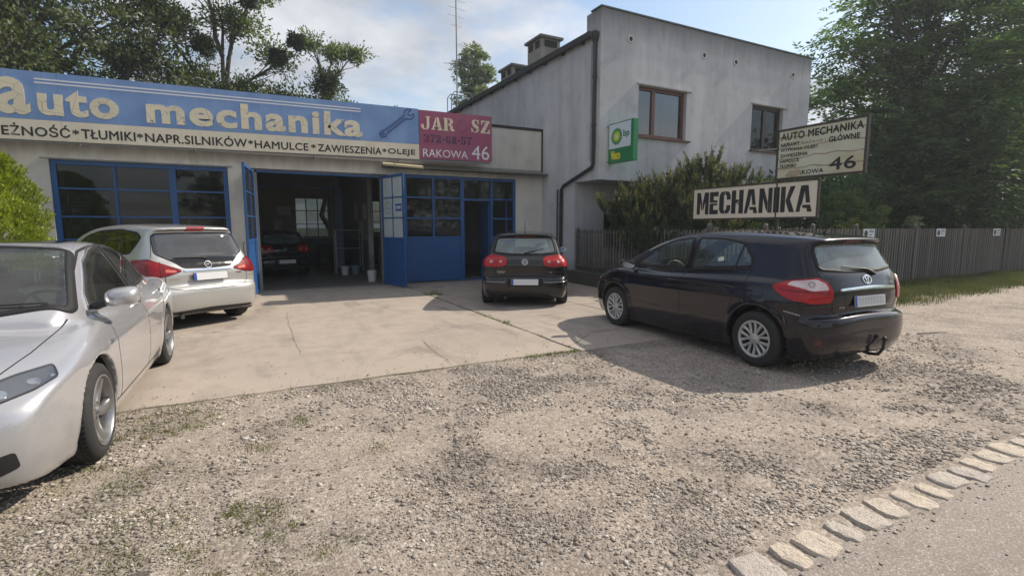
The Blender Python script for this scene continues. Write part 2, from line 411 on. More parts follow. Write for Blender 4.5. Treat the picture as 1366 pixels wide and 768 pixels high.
SPEC_OPEL = dict(L=4.288, W=.906, H=1.615, xr=.78, xf=3.424, rw=.32, ra=.37, zb=1.04, cr=.16, cf=.16,
  low=[(.20, .22), (.07, .28), (.015, .42), (.0, .58), (.035, .66), (.09, .70), (.085, .85), (.13, 1.0), (.22, 1.08), (.8, 1.10), (1.6, 1.06), (2.4, 1.02), (3.0, 1.0), (3.3, 1.02), (3.65, .96), (3.98, .84), (4.14, .70), (4.25, .54), (4.288, .38), (4.22, .22), (3.9, .18), (2.5, .18), (1.2, .18)],
  green=[(.19, .98), (.20, 1.06), (.30, 1.24), (.43, 1.46), (.43, 1.51), (.30, 1.53), (.38, 1.565), (.85, 1.60), (1.4, 1.615), (1.9, 1.60), (2.3, 1.55), (2.7, 1.43), (3.1, 1.25), (3.4, 1.08), (3.5, .95), (2.5, .85), (1.0, .85)],
  plan=[(0, 0), (0, .48), (.03, .66), (.12, .78), (.35, .86), (.8, .895), (1.6, .906), (2.6, .906), (3.3, .9), (3.75, .86), (4.05, .78), (4.18, .64), (4.25, .45), (4.288, 0)],
  gplan=[(.10, 0), (.12, .60), (.20, .70), (.43, .755), (.9, .78), (1.6, .785), (2.3, .78), (2.8, .75), (3.2, .70), (3.5, .6), (3.6, 0)],
  S=[(0, .11), (.2, .06), (.38, .015), (.55, .0), (.75, .0), (.9, .014), (1.0, .035), (1.1, .075), (1.4, .2)],
  T=[(.6, -.09), (.9, -.05), (1.08, -.012), (1.25, .05), (1.4, .10), (1.52, .16), (1.62, .25)],
  crease=[(.86, .78, .008, .05)], kg=.12, ks=.05)
SPEC_HON = dict(L=4.665, W=.88, H=1.445, xr=1.065, xf=3.735, rw=.325, ra=.365, zb=.93, cr=.12, cf=.20,
  low=[(.2, .22), (.06, .28), (.0, .42), (.01, .58), (.05, .66), (.08, .78), (.12, .92), (.22, .965), (.6, .98), (1.1, .965), (1.8, .945), (2.6, .92), (3.2, .925), (3.45, .925), (3.8, .87), (4.2, .79), (4.46, .715), (4.60, .62), (4.66, .46), (4.665, .34), (4.58, .22), (4.2, .18), (2.5, .18), (1.2, .18)],
  green=[(.70, .90), (.72, .99), (.95, 1.09), (1.30, 1.28), (1.62, 1.39), (2.0, 1.438), (2.4, 1.445), (2.75, 1.415), (3.0, 1.335), (3.25, 1.19), (3.5, 1.02), (3.62, .90), (3.4, .80), (2.4, .80), (1.0, .80)],
  plan=[(0, 0), (0, .50), (.03, .66), (.12, .76), (.4, .835), (1.0, .872), (1.8, .88), (3.0, .88), (3.6, .872), (4.05, .85), (4.35, .805), (4.54, .72), (4.635, .52), (4.665, 0)],
  gplan=[(.5, 0), (.55, .45), (.8, .63), (1.2, .72), (1.7, .765), (2.3, .78), (2.8, .765), (3.2, .725), (3.5, .65), (3.68, .52), (3.75, 0)],
  S=[(0, .10), (.2, .05), (.35, .012), (.5, .0), (.66, .0), (.76, .014), (.85, .05), (.93, .10), (1.0, .17), (1.3, .4)],
  T=[(.6, -.09), (.82, -.05), (.95, .005), (1.1, .08), (1.25, .158), (1.37, .23), (1.46, .31)],
  crease=[(.80, .68, .006, .04)], flare=.009, kg=.12, ks=.05)
# ---------------------------------------------------------------- car materials
m_tyre = plain('tyre_rubber', (.022, .022, .022), .82, bump=.002, scale=9)
m_black = plain('black_plastic', (.014, .014, .015), .5, bump=.0006)
m_seal = plain('black_seal', (.007, .007, .008), .75)
m_dark = plain('dark_interior', (.028, .028, .03), .85)
m_seat = plain('grey_seat_fabric', (.12, .125, .135), .9, scale=20)
m_seat_pale = plain('pale_grey_seat_fabric', (.22, .23, .24), .9, scale=20)
m_chrome = plain('chrome', (.78, .78, .78), .12, 1, var=.03)
m_alloy = plain('silver_alloy', (.30, .30, .30), .36, .8, var=.06)
m_hub = plain('silver_wheel_trim', (.46, .46, .46), .34, .5, var=.08)
m_well = plain('wheel_well_lining', (.012, .012, .012), .95)
m_disc = plain('brake_disc', (.06, .055, .05), .6, .3)
m_plate = plain('white_number_plate', (.62, .63, .64), .35, var=.05, scale=9)
m_eu = plain('blue_plate_strip', (.02, .07, .35), .35)
m_mirror = plain('mirror_glass', (.8, .8, .82), .03, 1, var=0)
def lamp_mat(name, col, col2, scale=60, inner=.35):
    """ribbed lens"""
    M = Mat(name); v = M.obj()
    w = M.n('ShaderNodeTexWave', wave_type='BANDS', bands_direction='Z'); M.l(v, w.inputs[0]); w.inputs['Scale'].default_value = scale; w.inputs['Distortion'].default_value = .4
    f = M.math('MULTIPLY', w.outputs['Fac'], M.ramp(M.noise(v, 9, 3), [(.35, .2), (.65, 1)]))
    c = M.mix(f, col, col2)
    return M.done(M.bsdf(c, .35, 0, M.bump(w.outputs['Fac'], .001, .3), Coat_Weight=.5, Coat_Roughness=.02, Specular_IOR_Level=.25))
m_red = lamp_mat('red_lamp_lens', (.30, .002, .005), (.50, .004, .010))
m_redd = lamp_mat('deep_red_lamp_lens', (.13, .001, .004), (.30, .003, .010), 40)
m_clearred = lamp_mat('clear_reversing_lens', (.55, .40, .42), (.80, .72, .74), 30)
m_orange = lamp_mat('pinkish_indicator_lens', (.5, .10, .08), (.65, .22, .17), 30)
m_headin = plain('headlamp_inside', (.30, .30, .31), .22, .9, var=.2, scale=14)
m_headlens = glass_mat('headlamp_glass', (.8, .82, .84), 1.3, .01, dirt=.02)
m_fog = lamp_mat('fog_lamp_lens', (.05, .01, .01), (.12, .03, .03))
m_glass = glass_mat('car_glass', (.74, .82, .80), 1.2, dirt=.10, film=(.40, .46, .45))
m_glass_rear = glass_mat('rear_glass_sky_sheen', (.70, .80, .78), 1.6, dirt=.34, film=(.42, .52, .51))  # the dirt film here paints in the bright sky reflection
m_glass_dark = glass_mat('tinted_car_glass', (.12, .15, .17), 1.9, dirt=.015)
m_glass_ws = glass_mat('windscreen_glass', (.42, .48, .47), 1.0, dirt=.12)

def rot2(v, a): return (v[0]*math.cos(a)-v[1]*math.sin(a), v[0]*math.sin(a)+v[1]*math.cos(a))
def dens(P, d=.02, closed=True):
    """adds points along a polyline"""
    P = [np.array(p, float) for p in P]; out = []
    n = len(P)
    for i in range(n if closed else n-1):
        a, b = P[i], P[(i+1) % n]; k = max(1, int(np.linalg.norm(b-a)/d))
        out += [a+(b-a)*j/k for j in range(k)]
    if not closed: out.append(P[-1])
    return np.array(out)
def round_poly(P, r=.03, n=5):
    """rounds the corners of a closed outline"""
    P = [np.array(p, float) for p in P]; out = []; m = len(P)
    for i in range(m):
        a, b, c = P[i-1], P[i], P[(i+1) % m]; u = a-b; v = c-b; lu, lv = np.linalg.norm(u), np.linalg.norm(v)
        t = min(r, lu*.45, lv*.45); p0 = b+u/lu*t; p1 = b+v/lv*t
        for k in range(n+1):
            s = k/n; out.append((1-s)**2*p0+2*s*(1-s)*b+s*s*p1)
    return np.array(out)
class Car:
    def __init__(s, name, spec, loc, heading, paint, label, h=.024, m_wl=None):
        """heading: degrees clockwise from the +y axis"""
        s.b = CarBody(spec); s.sp = spec; s.paint = paint; s.h = h; s.holes = []
        s.root = empty(name, (loc[0], loc[1], 0), R(90-heading), label, 'car')
    def frame(s, d):
        d = Vector(d).normalized(); u = Vector((0, 0, 1)); u = (u-d*u.dot(d))
        u = u.normalized() if u.length > .1 else Vector((1, 0, 0)); u = (u-d*u.dot(d)).normalized(); r = u.cross(d)
        return np.array(d), np.array(r), np.array(u)
    def project(s, UV, fr, off):
        d, r, u = fr; O = UV[:, :1]*r+UV[:, 1:2]*u
        c = np.array([s.sp['L']/2, 0, .8]); O = O+d*(c@d+3.2)
        P, ok = s.b.hit(O, -d[None, :]+np.zeros_like(O), 6.0, .03)
        N = s.b.grad(P)
        return P+N*off, N, ok
    def poly_uv(s, pts, fr):
        d, r, u = fr; P = np.asarray(pts, float); return np.stack([P@r, P@u], 1)
    def patch(s, name, pts, d, m, off=.004, rnd=.02, skirt=.012, hole=0, parent=None, grid=.03, dens_=.02, flat=None):
        fr = s.frame(d); P = s.poly_uv(pts, fr)
        if rnd: P = round_poly(P, rnd)
        if hole: s.holes.append((P, fr, hole))
        P = dens(P, dens_); n = len(P)
        lo, hi = P.min(0), P.max(0)
        gx, gy = np.meshgrid(np.arange(lo[0]+grid/2, hi[0], grid), np.arange(lo[1]+grid/2, hi[1], grid)); G = np.stack([gx.ravel(), gy.ravel()], 1)
        if len(G):
            ins = inpoly(G[:, 0], G[:, 1], P)
            dm = np.min(np.linalg.norm(G[:, None]-P[None], axis=2), axis=1); G = G[ins & (dm > grid*.45)]
        A = np.vstack([P, G]) if len(G) else P
        vs, es, fs, *_ = mgeo.delaunay_2d_cdt([Vector(p) for p in A], [(i, (i+1) % n) for i in range(n)], [], 1, 1e-6)
        A = np.array([tuple(v) for v in vs])
        X, N, ok = s.project(A, fr, off)
        if flat is not None: X = X+N*0
        F = [f[:] for f in fs if all(ok[i] for i in f)]
        V = [tuple(x) for x in X]; NN = [tuple(q) for q in N]
        # orient and skirt
        FF = []
        for f in F:
            a, b, c = (np.array(V[i]) for i in f[:3])
            FF.append(tuple(f) if np.cross(b-a, c-a)@fr[0] > 0 else tuple(f)[::-1])
        if skirt:
            ec = {}
            for f in FF:
                for i in range(len(f)): ec[(f[i], f[(i+1) % len(f)])] = 1
            be = [(a, b) for (a, b) in ec if (b, a) not in ec]; mp = {}
            for a, b in be:
                for q in (a, b):
                    if q not in mp:
                        mp[q] = len(V); V.append(tuple(X[q]-N[q]*(off+skirt))); NN.append(NN[q])
            FF += [(b, a, mp[a], mp[b]) for a, b in be]
        o = mesh_obj(name, V, FF, m, parent or s.root, True)
        o.data.normals_split_custom_set_from_vertices(NN)
        return o
    def ribbon(s, name, pts, d, w, m, off=.002, closed=False, rnd=0, parent=None, obj=True, shift=0):
        fr = s.frame(d); P = s.poly_uv(pts, fr)
        if closed and rnd: P = round_poly(P, rnd)
        P = dens(P, .02, closed); n = len(P)
        T = np.roll(P, -1, 0)-np.roll(P, 1, 0)
        if not closed: T[0] = P[1]-P[0]; T[-1] = P[-1]-P[-2]
        T /= np.maximum(np.linalg.norm(T, axis=1, keepdims=True), 1e-9); Nn = np.stack([-T[:, 1], T[:, 0]], 1)
        A = np.vstack([P+Nn*(w/2+shift), P+Nn*shift, P-Nn*(w/2-shift)]); X, N, ok = s.project(A, fr, off)
        X = np.vstack([X, X[:n]-N[:n]*(off+.004), X[2*n:]-N[2*n:]*(off+.004)]); N = np.vstack([N, N[:n], N[2*n:]]); ok = np.r_[ok, ok[:n], ok[2*n:]]
        F = []
        for i in range(n if closed else n-1):
            j = (i+1) % n
            for a, b in ((0, 1), (1, 2), (3, 0), (2, 4)):
                f = (a*n+i, b*n+i, b*n+j, a*n+j)
                if all(ok[q] for q in f): F.append(f)
        if len(F) == 0: return None
        o = mesh_obj(name, X, F, m, parent or s.root, True)
        bm = bmesh.new(); bm.from_mesh(o.data); bmesh.ops.recalc_face_normals(bm, faces=bm.faces); bm.to_mesh(o.data); bm.free()
        return o
    def both(s, fn, *a, **k):
        """runs a builder for the left side and mirrored for the right"""
        name, pts, d = a[0], a[1], a[2]; o = []
        for q in (1, -1):
            o.append(fn(name, [(p[0], p[1]*q, p[2]) for p in pts], (d[0], d[1]*q, d[2]), *a[3:], **k))
        return o
    def finish_body(s):
        V, Q = s.b.mesh(s.h); N = s.b.grad(V)
        inside = np.zeros(len(V), bool); kill = np.zeros(len(Q), bool)
        fn = N[Q].mean(1)
        for P, fr, mg in s.holes:
            d, r, u = fr; uv = np.stack([V@r, V@u], 1)
            c = P.mean(0); rad = np.linalg.norm(P-c, axis=1).mean(); Ps = c+(P-c)*(1-mg/max(rad, .05))
            m = inpoly(uv[:, 0], uv[:, 1], Ps)
            kill |= m[Q].all(1) & (fn@d > .25)
        # wheel wells and underside get their own dark lining
        ctr = V[Q].mean(1); well = (ctr[:, 2] < .24) & (fn[:, 2] < -.72)
        for xa in (s.sp['xr'], s.sp['xf']):
            rr = np.hypot(ctr[:, 0]-xa, ctr[:, 2]-s.sp['rw']-.01); well |= (rr < s.sp['ra']+.012) & (np.abs(ctr[:, 1]) < s.sp['W']-.045)
        keep = Q[~kill & ~well]; wl = Q[~kill & well]
        o = np_mesh('body', V, keep, s.paint, s.root, N=N)
        w = np_mesh('underbody', V, wl, m_well, s.root, N=N)
        for ob in (o, w):
            bm = bmesh.new(); bm.from_mesh(ob.data); bmesh.ops.delete(bm, geom=[v for v in bm.verts if not v.link_faces], context='VERTS')
            if ob is w: bm.to_mesh(ob.data)
            bm.free()
        return o
    # ---- wheels
    def wheel(s, x, side, rim, parent=None, steer=0):
        sp = s.sp; r = sp['rw']; wd = .205; yo = (sp['W']-.012)*side
        root = bpy.data.objects.new('wheel', None); link(root, s.root); root.location = (x, yo, r); root.rotation_euler = (R(-90*side), random.uniform(0, 0), R(steer))
        root.empty_display_size = .1
        # local z points outwards from the car
        rr = sp.get('rim', .205)
        prof = [(rr, -wd), (rr+.02, -wd-.008), (r-.05, -wd-.012), (r-.012, -wd+.012), (r, -wd+.035), (r, -.04), (r-.010, -.014), (r-.045, .004), (rr+.028, .006), (rr+.006, -.002), (rr-.004, -.012)]
        mb = MB().lathe(prof, 56); t = mb.obj('tyre', m_tyre, root, smooth=True, angle=50)
        g = MB()
        for gy in (-.06, -.10, -.145):
            g.lathe([(r+.0006, gy), (r+.0006, gy-.008)], 56)
        for k in range(56):
            a = 2*math.pi*k/56
            for z0, z1 in ((-.024, -.052), (-.153, -.18)):
                g.add([(math.cos(a)*(r+.0008), math.sin(a)*(r+.0008), z0), (math.cos(a+.03)*(r+.0008), math.sin(a+.03)*(r+.0008), z0), (math.cos(a+.05)*(r+.0008), math.sin(a+.05)*(r+.0008), z1), (math.cos(a+.02)*(r+.0008), math.sin(a+.02)*(r+.0008), z1)], [(0, 1, 2, 3)])
        g.obj('tread_groove', m_well, t)
        MB().lathe([(.02, -.095), (rr*.66, -.095)], 24).obj('brake_disc', m_disc, root)
        rim(root, rr)
        return root

def bar_grid(path, w, h, prof=.0):
    """spoke along a centre line in the wheel plane: path of (x, y, z, width); h thickness"""
    V = []; n = len(path)
    for i, (x, y, z, wd) in enumerate(path):
        a = path[max(i-1, 0)]; b = path[min(i+1, n-1)]; t = Vector((b[0]-a[0], b[1]-a[1], 0)).normalized(); q = Vector((-t.y, t.x, 0))
        c = Vector((x, y, z))
        V += [c+q*wd/2-Vector((0, 0, h)), c+q*wd/2-Vector((0, 0, .006)), c+q*wd*.36, c-q*wd*.36, c-q*wd/2-Vector((0, 0, .006)), c-q*wd/2-Vector((0, 0, h))]
    F = [(i*6+k, i*6+k+1, i*6+k+7, i*6+k+6) for i in range(n-1) for k in range(5)]
    return V, F
def rim_trim(root, rr):
    """plastic trim with paired spokes"""
    dk = MB().lathe([(.0, -.045), (rr-.012, -.045)], 32).obj('trim_backing', m_well, root)
    r = MB().lathe([(rr+.008, -.012), (rr+.004, .001), (rr-.012, .002), (rr-.022, -.008), (rr-.024, -.03)], 48).obj('rim', m_hub, root, smooth=True)
    hub = MB().lathe([(.0, .004), (.026, .003), (.034, -.001), (.055, -.004), (.062, -.012), (.064, -.03)], 28).obj('hub', m_hub, root, smooth=True)
    for k in range(7):
        a = 2*math.pi*k/7
        for sg in (-1, 1):
            path = []
            for i in range(6):
                t = i/5; rad = .045+t*(rr-.062); da = sg*(.10+.155*t**1.1)
                path.append((rad*math.cos(a+da), rad*math.sin(a+da), -.004-.006*math.sin(t*3), .017+.024*t))
            V, F = bar_grid(path, 0, .028); MB().add(V, F).obj('spoke', m_hub, root, smooth=True, angle=60)
def rim_twist(root, rr):
    """five broad leaning spokes with a deep dish"""
    MB().lathe([(.0, -.10), (rr-.012, -.10)], 32).obj('wheel_back', m_well, root)
    MB().lathe([(rr+.008, -.008), (rr+.004, .005), (rr-.006, .006), (rr-.014, -.006), (rr-.020, -.05), (rr-.022, -.10)], 64).obj('rim', m_alloy, root, smooth=True)
    MB().lathe([(.0, -.018), (.024, -.018), (.030, -.022), (.034, -.034), (.062, -.036), (.070, -.042), (.074, -.07)], 32).obj('hub', m_alloy, root, smooth=True)
    for k in range(5):
        a = 2*math.pi*k/5+.2
        path = []
        for i in range(9):
            t = i/8; rad = .05+t*(rr-.062); da = .34*t**1.3
            path.append((rad*math.cos(a+da), rad*math.sin(a+da), -.034+.026*t*t, .052+.012*math.sin(t*3)+.035*t**4))
        V, F = bar_grid(path, 0, .04); MB().add(V, F).obj('spoke', m_alloy, root, smooth=True, angle=60)
        b = Vector((.052*math.cos(a+.6), .052*math.sin(a+.6), -.036))
        MB().lathe([(.0, .002), (.007, .002), (.008, -.004)], 8, Matrix.Translation(b)).obj('wheel_nut', m_well, root)
def rim_plain(root, rr):
    MB().lathe([(.0, -.05), (rr-.012, -.05)], 32).obj('trim_backing', m_well, root)
    MB().lathe([(rr+.008, -.012), (rr+.004, .001), (rr-.012, .002), (rr-.022, -.008), (rr-.024, -.04)], 40).obj('rim', m_hub, root, smooth=True)
    MB().lathe([(.0, .0), (.035, -.001), (.06, -.008), (.064, -.03)], 24).obj('hub', m_hub, root, smooth=True)
    for k in range(9):
        a = 2*math.pi*k/9; path = [((.045+t*(rr-.06))*math.cos(a), (.045+t*(rr-.06))*math.sin(a), -.006, .03+.01*t) for t in (0, .25, .5, .75, 1)]
        V, F = bar_grid(path, 0, .03); MB().add(V, F).obj('spoke', m_hub, root, smooth=True, angle=60)
def seat(car, x, y, m, rake=.22):
    r = bpy.data.objects.new('seat', None); link(r, car.root); r.location = (x, y, .38); r.empty_display_size = .1
    def pad(name, pts, w, bev):
        o = MB().prism([(p[0], -w/2, p[1]) for p in pts], (0, w, 0)).obj(name, m, r, bevel=bev); o.data.polygons.foreach_set('use_smooth', [True]*len(o.data.polygons)); return o
    pad('cushion', [(-.05, 0), (.46, .04), (.5, .14), (.44, .19), (0, .12)], .5, .04)
    pad('backrest', [(-.08, .06), (.06, .08), (.02-rake*.9, .62), (-.10-rake*.9, .62), (-.18, .3)], .48, .045)
    pad('headrest', [(-.09-rake*.95, .66), (.0-rake*.95, .66), (-.01-rake, .84), (-.10-rake, .84)], .26, .04)
    return r
def rear_bench(car, x, m):
    r = bpy.data.objects.new('rear_bench', None); link(r, car.root); r.location = (x, 0, .38); r.empty_display_size = .1
    o = MB().prism([(-.02, -.62, .0), (.45, -.62, .05), (.45, -.62, .17), (.08, -.62, .13), (-.12, -.62, .56), (-.22, -.62, .56)], (0, 1.24, 0)).obj('bench', m, r, bevel=.03)
    for y in (-.36, 0, .36): MB().box((-.22, y-.12, .58), (-.14, y+.12, .74)).obj('headrest', m, r, bevel=.03)
def interior(car, seats_x, bench_x, m, wheel_x, lhd=1, dash_x=None):
    L = car.sp['L']; W_ = car.sp['W']
    MB().box((.35, -W_+.2, .30), (L-1.0, W_-.2, .36)).obj('cabin_floor', m_dark, car.root)
    for q in (1, -1): seat(car, seats_x, .36*q, m)
    rear_bench(car, bench_x, m)
    dx = dash_x or wheel_x+.22
    MB().prism([(dx, -.66, .62), (dx+.55, -.66, .62), (dx+.55, -.66, .90), (dx+.12, -.66, .93), (dx-.04, -.66, .85)], (0, 1.32, 0)).obj('dashboard', m_dark, car.root, bevel=.03)
    M = Matrix.Translation((wheel_x, .36*lhd, .90)) @ Matrix.Rotation(R(-65), 4, 'Y')
    P = [M @ Vector((.185*math.cos(t), .185*math.sin(t), 0)) for t in np.linspace(0, 2*math.pi, 25)]
    st = MB().tube(P, .014, 8, False).obj('steering_wheel', m_black, car.root, smooth=True)
    k = MB()
    for a in (90, 210, 330): k.tube([M @ Vector((0, 0, -.02)), M @ Vector((.18*math.cos(R(a)), .18*math.sin(R(a)), 0))], .014, 6)
    k.tube([M @ Vector((0, 0, -.03)), M @ Vector((0, 0, .02))], .06, 12); k.obj('wheel_spokes', m_black, st)
def mirror(car, x, y, z, side, m, s=1.0, tilt=0):
    """door mirror: rounded shell with glass facing back"""
    r = bpy.data.objects.new('door_mirror', None); link(r, car.root); r.location = (x, y*side, z); r.empty_display_size = .1
    V = []; n = 14
    secs = [(-.035, .96, .96), (-.02, 1, 1), (.03, .98, .98), (.07, .86, .86), (.10, .6, .6), (.115, .25, .25)]
    for dx, a, b in secs:
        for k in range(n):
            t = 2*math.pi*k/n; cy, cz = math.cos(t), math.sin(t)
            yy = math.copysign(abs(cy)**.62, cy)*.105*a; zz = math.copysign(abs(cz)**.62, cz)*.066*b
            V.append(((dx+.02*(yy/.1))*s, (yy+.105)*side*s, (zz+(.012*yy/.1))*s))
    F = [(i*n+k, i*n+(k+1) % n, (i+1)*n+(k+1) % n, (i+1)*n+k) for i in range(len(secs)-1) for k in range(n)]+[tuple(range((len(secs)-1)*n, len(secs)*n))]
    MB().add(V, F).obj('mirror_shell', m, r, smooth=True, angle=60)
    o = MB().add([(v[0]+.004*s, v[1], v[2]) for v in V[:n]], [tuple(range(n))]).obj('mirror_glass', m_mirror, r)
    MB().tube([(.02*s, -.055*side, -.05*s), (.02*s, .02*side, -.035*s), (.02*s, .06*side, -.03*s)], [.03*s, .024*s, .03*s], 8).obj('mirror_arm', m_black, r, smooth=True)
    return r
def handle(car, x, z, side, m, w=.17):
    X, N, ok = car.project(car.poly_uv([(x-w/2, .8*side, z), (x, .8*side, z), (x+w/2, .8*side, z)], car.frame((0, side, 0))), car.frame((0, side, 0)), 0)
    P = [X[0]-N[0]*.004, X[0]+N[0]*.022+(X[2]-X[0])*.10, X[1]+N[1]*.030, X[2]+N[2]*.022-(X[2]-X[0])*.10, X[2]-N[2]*.004]
    o = MB().tube([tuple(p) for p in P], [.012, .013, .013, .013, .012], 8).obj('door_handle', m, car.root, smooth=True); return o
def plate(car, c, nrm, w=.52, h=.114, bars=True, strip=True, yaw=0):
    """number plate, left blank as it cannot be read"""
    d = Vector(nrm).normalized(); u = Vector((0, 0, 1)); u = (u-d*u.dot(d)).normalized(); r = u.cross(d)
    M = Matrix((( r.x, u.x, d.x, c[0]), (r.y, u.y, d.y, c[1]), (r.z, u.z, d.z, c[2]), (0, 0, 0, 1)))
    o = MB().box((-w/2-.006, -h/2-.006, 0), (w/2+.006, h/2+.006, .008), M).obj('plate_holder', m_black, car.root)
    p = MB().box((-w/2, -h/2, .008), (w/2, h/2, .012), M).obj('number_plate', m_plate, car.root, bevel=.0015)
    if strip: MB().box((-w/2+.002, -h/2+.003, .0121), (-w/2+.04, h/2-.003, .0132), M).obj('country_strip', m_eu, p)
    if bars:
        b = MB(); x = -w/2+.06
        while x < w/2-.03:
            b.box((x, -h*.36, .0121), (x+.010, h*.36, .0128), M); x += .026
        b.obj('blurred_characters', m_blur, p)
    return p
m_blur = plain('faint_grey_print', (.30, .32, .34), .4)
def ring(mb, M, r, rt, n=28, sx=1, sy=1, cy=0):
    P = [M @ Vector((r*sx*math.cos(t), r*sy*math.sin(t)+cy, 0)) for t in np.linspace(0, 2*math.pi, n+1)]
    mb.tube(P, rt, 6, False)
def badge_frame(car, y, z, d=(-1, 0, .2), off=.004, x=0.):
    fr = car.frame(d); X, N, ok = car.project(car.poly_uv([(x, y, z)], fr), fr, off)
    n = Vector(N[0]); u = Vector((0, 0, 1)); u = (u-n*u.dot(n)).normalized(); r = u.cross(n); c = Vector(X[0])
    return Matrix(((r.x, u.x, n.x, c.x), (r.y, u.y, n.y, c.y), (r.z, u.z, n.z, c.z), (0, 0, 0, 1)))
def text_mesh(s, size=1, ext=.0, offset=0, spacing=1, shear=0, align='LEFT', res=3):
    cu = bpy.data.curves.new('tmp', 'FONT'); cu.body = s; cu.size = size; cu.extrude = ext; cu.offset = offset; cu.space_character = spacing; cu.shear = shear; cu.align_x = align
    cu.resolution_u = res
    o = bpy.data.objects.new('tmp', cu); COL.objects.link(o)
    dg = bpy.context.evaluated_depsgraph_get(); me = bpy.data.meshes.new_from_object(o.evaluated_get(dg))
    V = [tuple(v.co) for v in me.vertices]; F = [tuple(p.vertices) for p in me.polygons]
    bpy.data.objects.remove(o); bpy.data.curves.remove(cu); bpy.data.meshes.remove(me)
    return V, F
def badge_text(car, s, y, z, size, d=(-1, 0, .2), m=None):
    M = badge_frame(car, y, z, d, .002); V, F = text_mesh(s, size, .0015, .0, 1.1, align='CENTER'); 
    return MB().add([M @ Vector(v) for v in V], F).obj('model_lettering', m or m_chrome, car.root)
def wiper(car, pts, d, m=None, r=.009, off=.018):
    fr = car.frame(d); P = dens(pts, .05, False); X, N, ok = car.project(car.poly_uv(P, fr), fr, off)
    n = len(X); rr = [r*(1.9-1.2*min(1, i/n*2)) for i in range(n)]
    return MB().tube([tuple(x) for x in X], rr, 6).obj('rear_wiper', m or m_black, car.root, smooth=True)
# ---------------------------------------------------------------- ground
def gravel_ground_mat():
    M = Mat('gravel_dirt'); v = M.pos()
    big = M.noise(v, .55, 5, .6); mid = M.noise(v, 2.6, 6, .65); fine = M.noise(v, 26, 4, .7)
    c = M.mix(M.ramp(big, [(.38, 0), (.64, 1)]), (.36, .295, .235), (.29, .245, .205))
    c = M.mix(M.ramp(mid, [(.42, 0), (.68, .8)]), c, (.175, .142, .115)); c = M.mix(M.ramp(M.noise(v, 1.1, 6, .62, .5), [(.49, 0), (.62, .75)]), c, (.12, .097, .08))
    st = M.voro(v, 62, 'F1', 'Color'); sv = M.sep(st, 0)
    c = M.mix(M.math('MULTIPLY', M.ramp(fine, [(.35, .25), (.6, .8)]), M.ramp(mid, [(.3, 1), (.7, .6)])), c, M.ramp(sv, [(0, (.10, .085, .075)), (.35, (.24, .21, .18)), (.7, (.36, .315, .275)), (1, (.52, .48, .43))]))
    # green-brown moss on the left of the yard
    x = M.sep(v, 0); mossn = M.noise(v, 3.4, 6, .7)
    left = M.ramp(M.math('ADD', M.math('MULTIPLY', x, -.25), .35), [(.30, 0), (.75, 1)])
    c = M.mix(M.math('MULTIPLY', M.ramp(mossn, [(.50, 0), (.66, .62)]), left), c, (.15, .145, .05))
    h = M.math('ADD', M.math('MULTIPLY', M.voro(v, 62), -.5), M.math('MULTIPLY', fine, .6))
    n = M.bump(h, .012, .9); n = M.bump(mid, .05, .5, n)
    return M.done(M.bsdf(c, .92, 0, n, Specular_IOR_Level=.25))
def concrete_mat(name, c0, c1, dark, sc=1.0):
    M = Mat(name); v = M.pos()
    big = M.noise(v, .5*sc, 6, .62, .4); mid = M.noise(v, 3*sc, 6, .65); fine = M.noise(v, 60, 4, .7)
    c = M.mix(M.ramp(big, [(.32, 0), (.66, 1)]), c0, c1)
    c = M.mix(M.ramp(mid, [(.46, 0), (.72, .75)]), c, dark)
    oil = M.noise(M.mapping(v, (1, .45, 1)), 1.7, 5, .55, .6)
    tr = M.noise(M.mapping(v, (3.2, .18, 1)), 1.3, 4, .6); c = M.mix(M.ramp(tr, [(.5, 0), (.7, .35)]), c, dark)
    y = M.math('ADD', M.sep(v, 1), M.math('MULTIPLY', M.noise(v, 2.2, 6, .7), 1.3)); c = M.mix(M.ramp(M.math('MULTIPLY', M.math('SUBTRACT', 6.55, y), 1.5), [(0, 0), (.35, .9)]), c, M.mix(fine, (.22, .18, .145), (.42, .36, .30)))
    c = M.mix(M.ramp(oil, [(.55, 0), (.70, .65)]), c, tuple(.55*q for q in dark))
    sp = M.voro(v, 34, 'F1', 'Distance'); c = M.mix(M.ramp(sp, [(.02, .7), (.09, 0)]), c, (.10, .09, .08))
    c = M.mix(M.ramp(fine, [(.3, .25), (.7, 0)]), c, (.5, .45, .39))
    # hair cracks: edges of large cells, broken up
    w = M.n('ShaderNodeVectorMath', operation='ADD'); M.l(v, w.inputs[0]); q = M.n('ShaderNodeVectorMath', operation='SCALE'); M.l(M.noise(v, 1.6, 4, .6, col=True), q.inputs[0]); q.inputs[3].default_value = .9; M.l(q.outputs[0], w.inputs[1])
    e = M.voro(w.outputs[0], .34, 'DISTANCE_TO_EDGE')
    cr = M.math('MULTIPLY', M.ramp(e, [(.0012, 1), (.0035, 0)]), M.ramp(M.noise(v, .8, 2), [(.56, 0), (.64, .6)]))
    c = M.mix(cr, c, (.06, .052, .045))
    h = M.math('SUBTRACT', M.math('ADD', M.math('MULTIPLY', fine, .35), mid), M.math('MULTIPLY', cr, 1.2))
    return M.done(M.bsdf(c, .86, 0, M.bump(h, .006, .7), Specular_IOR_Level=.3))
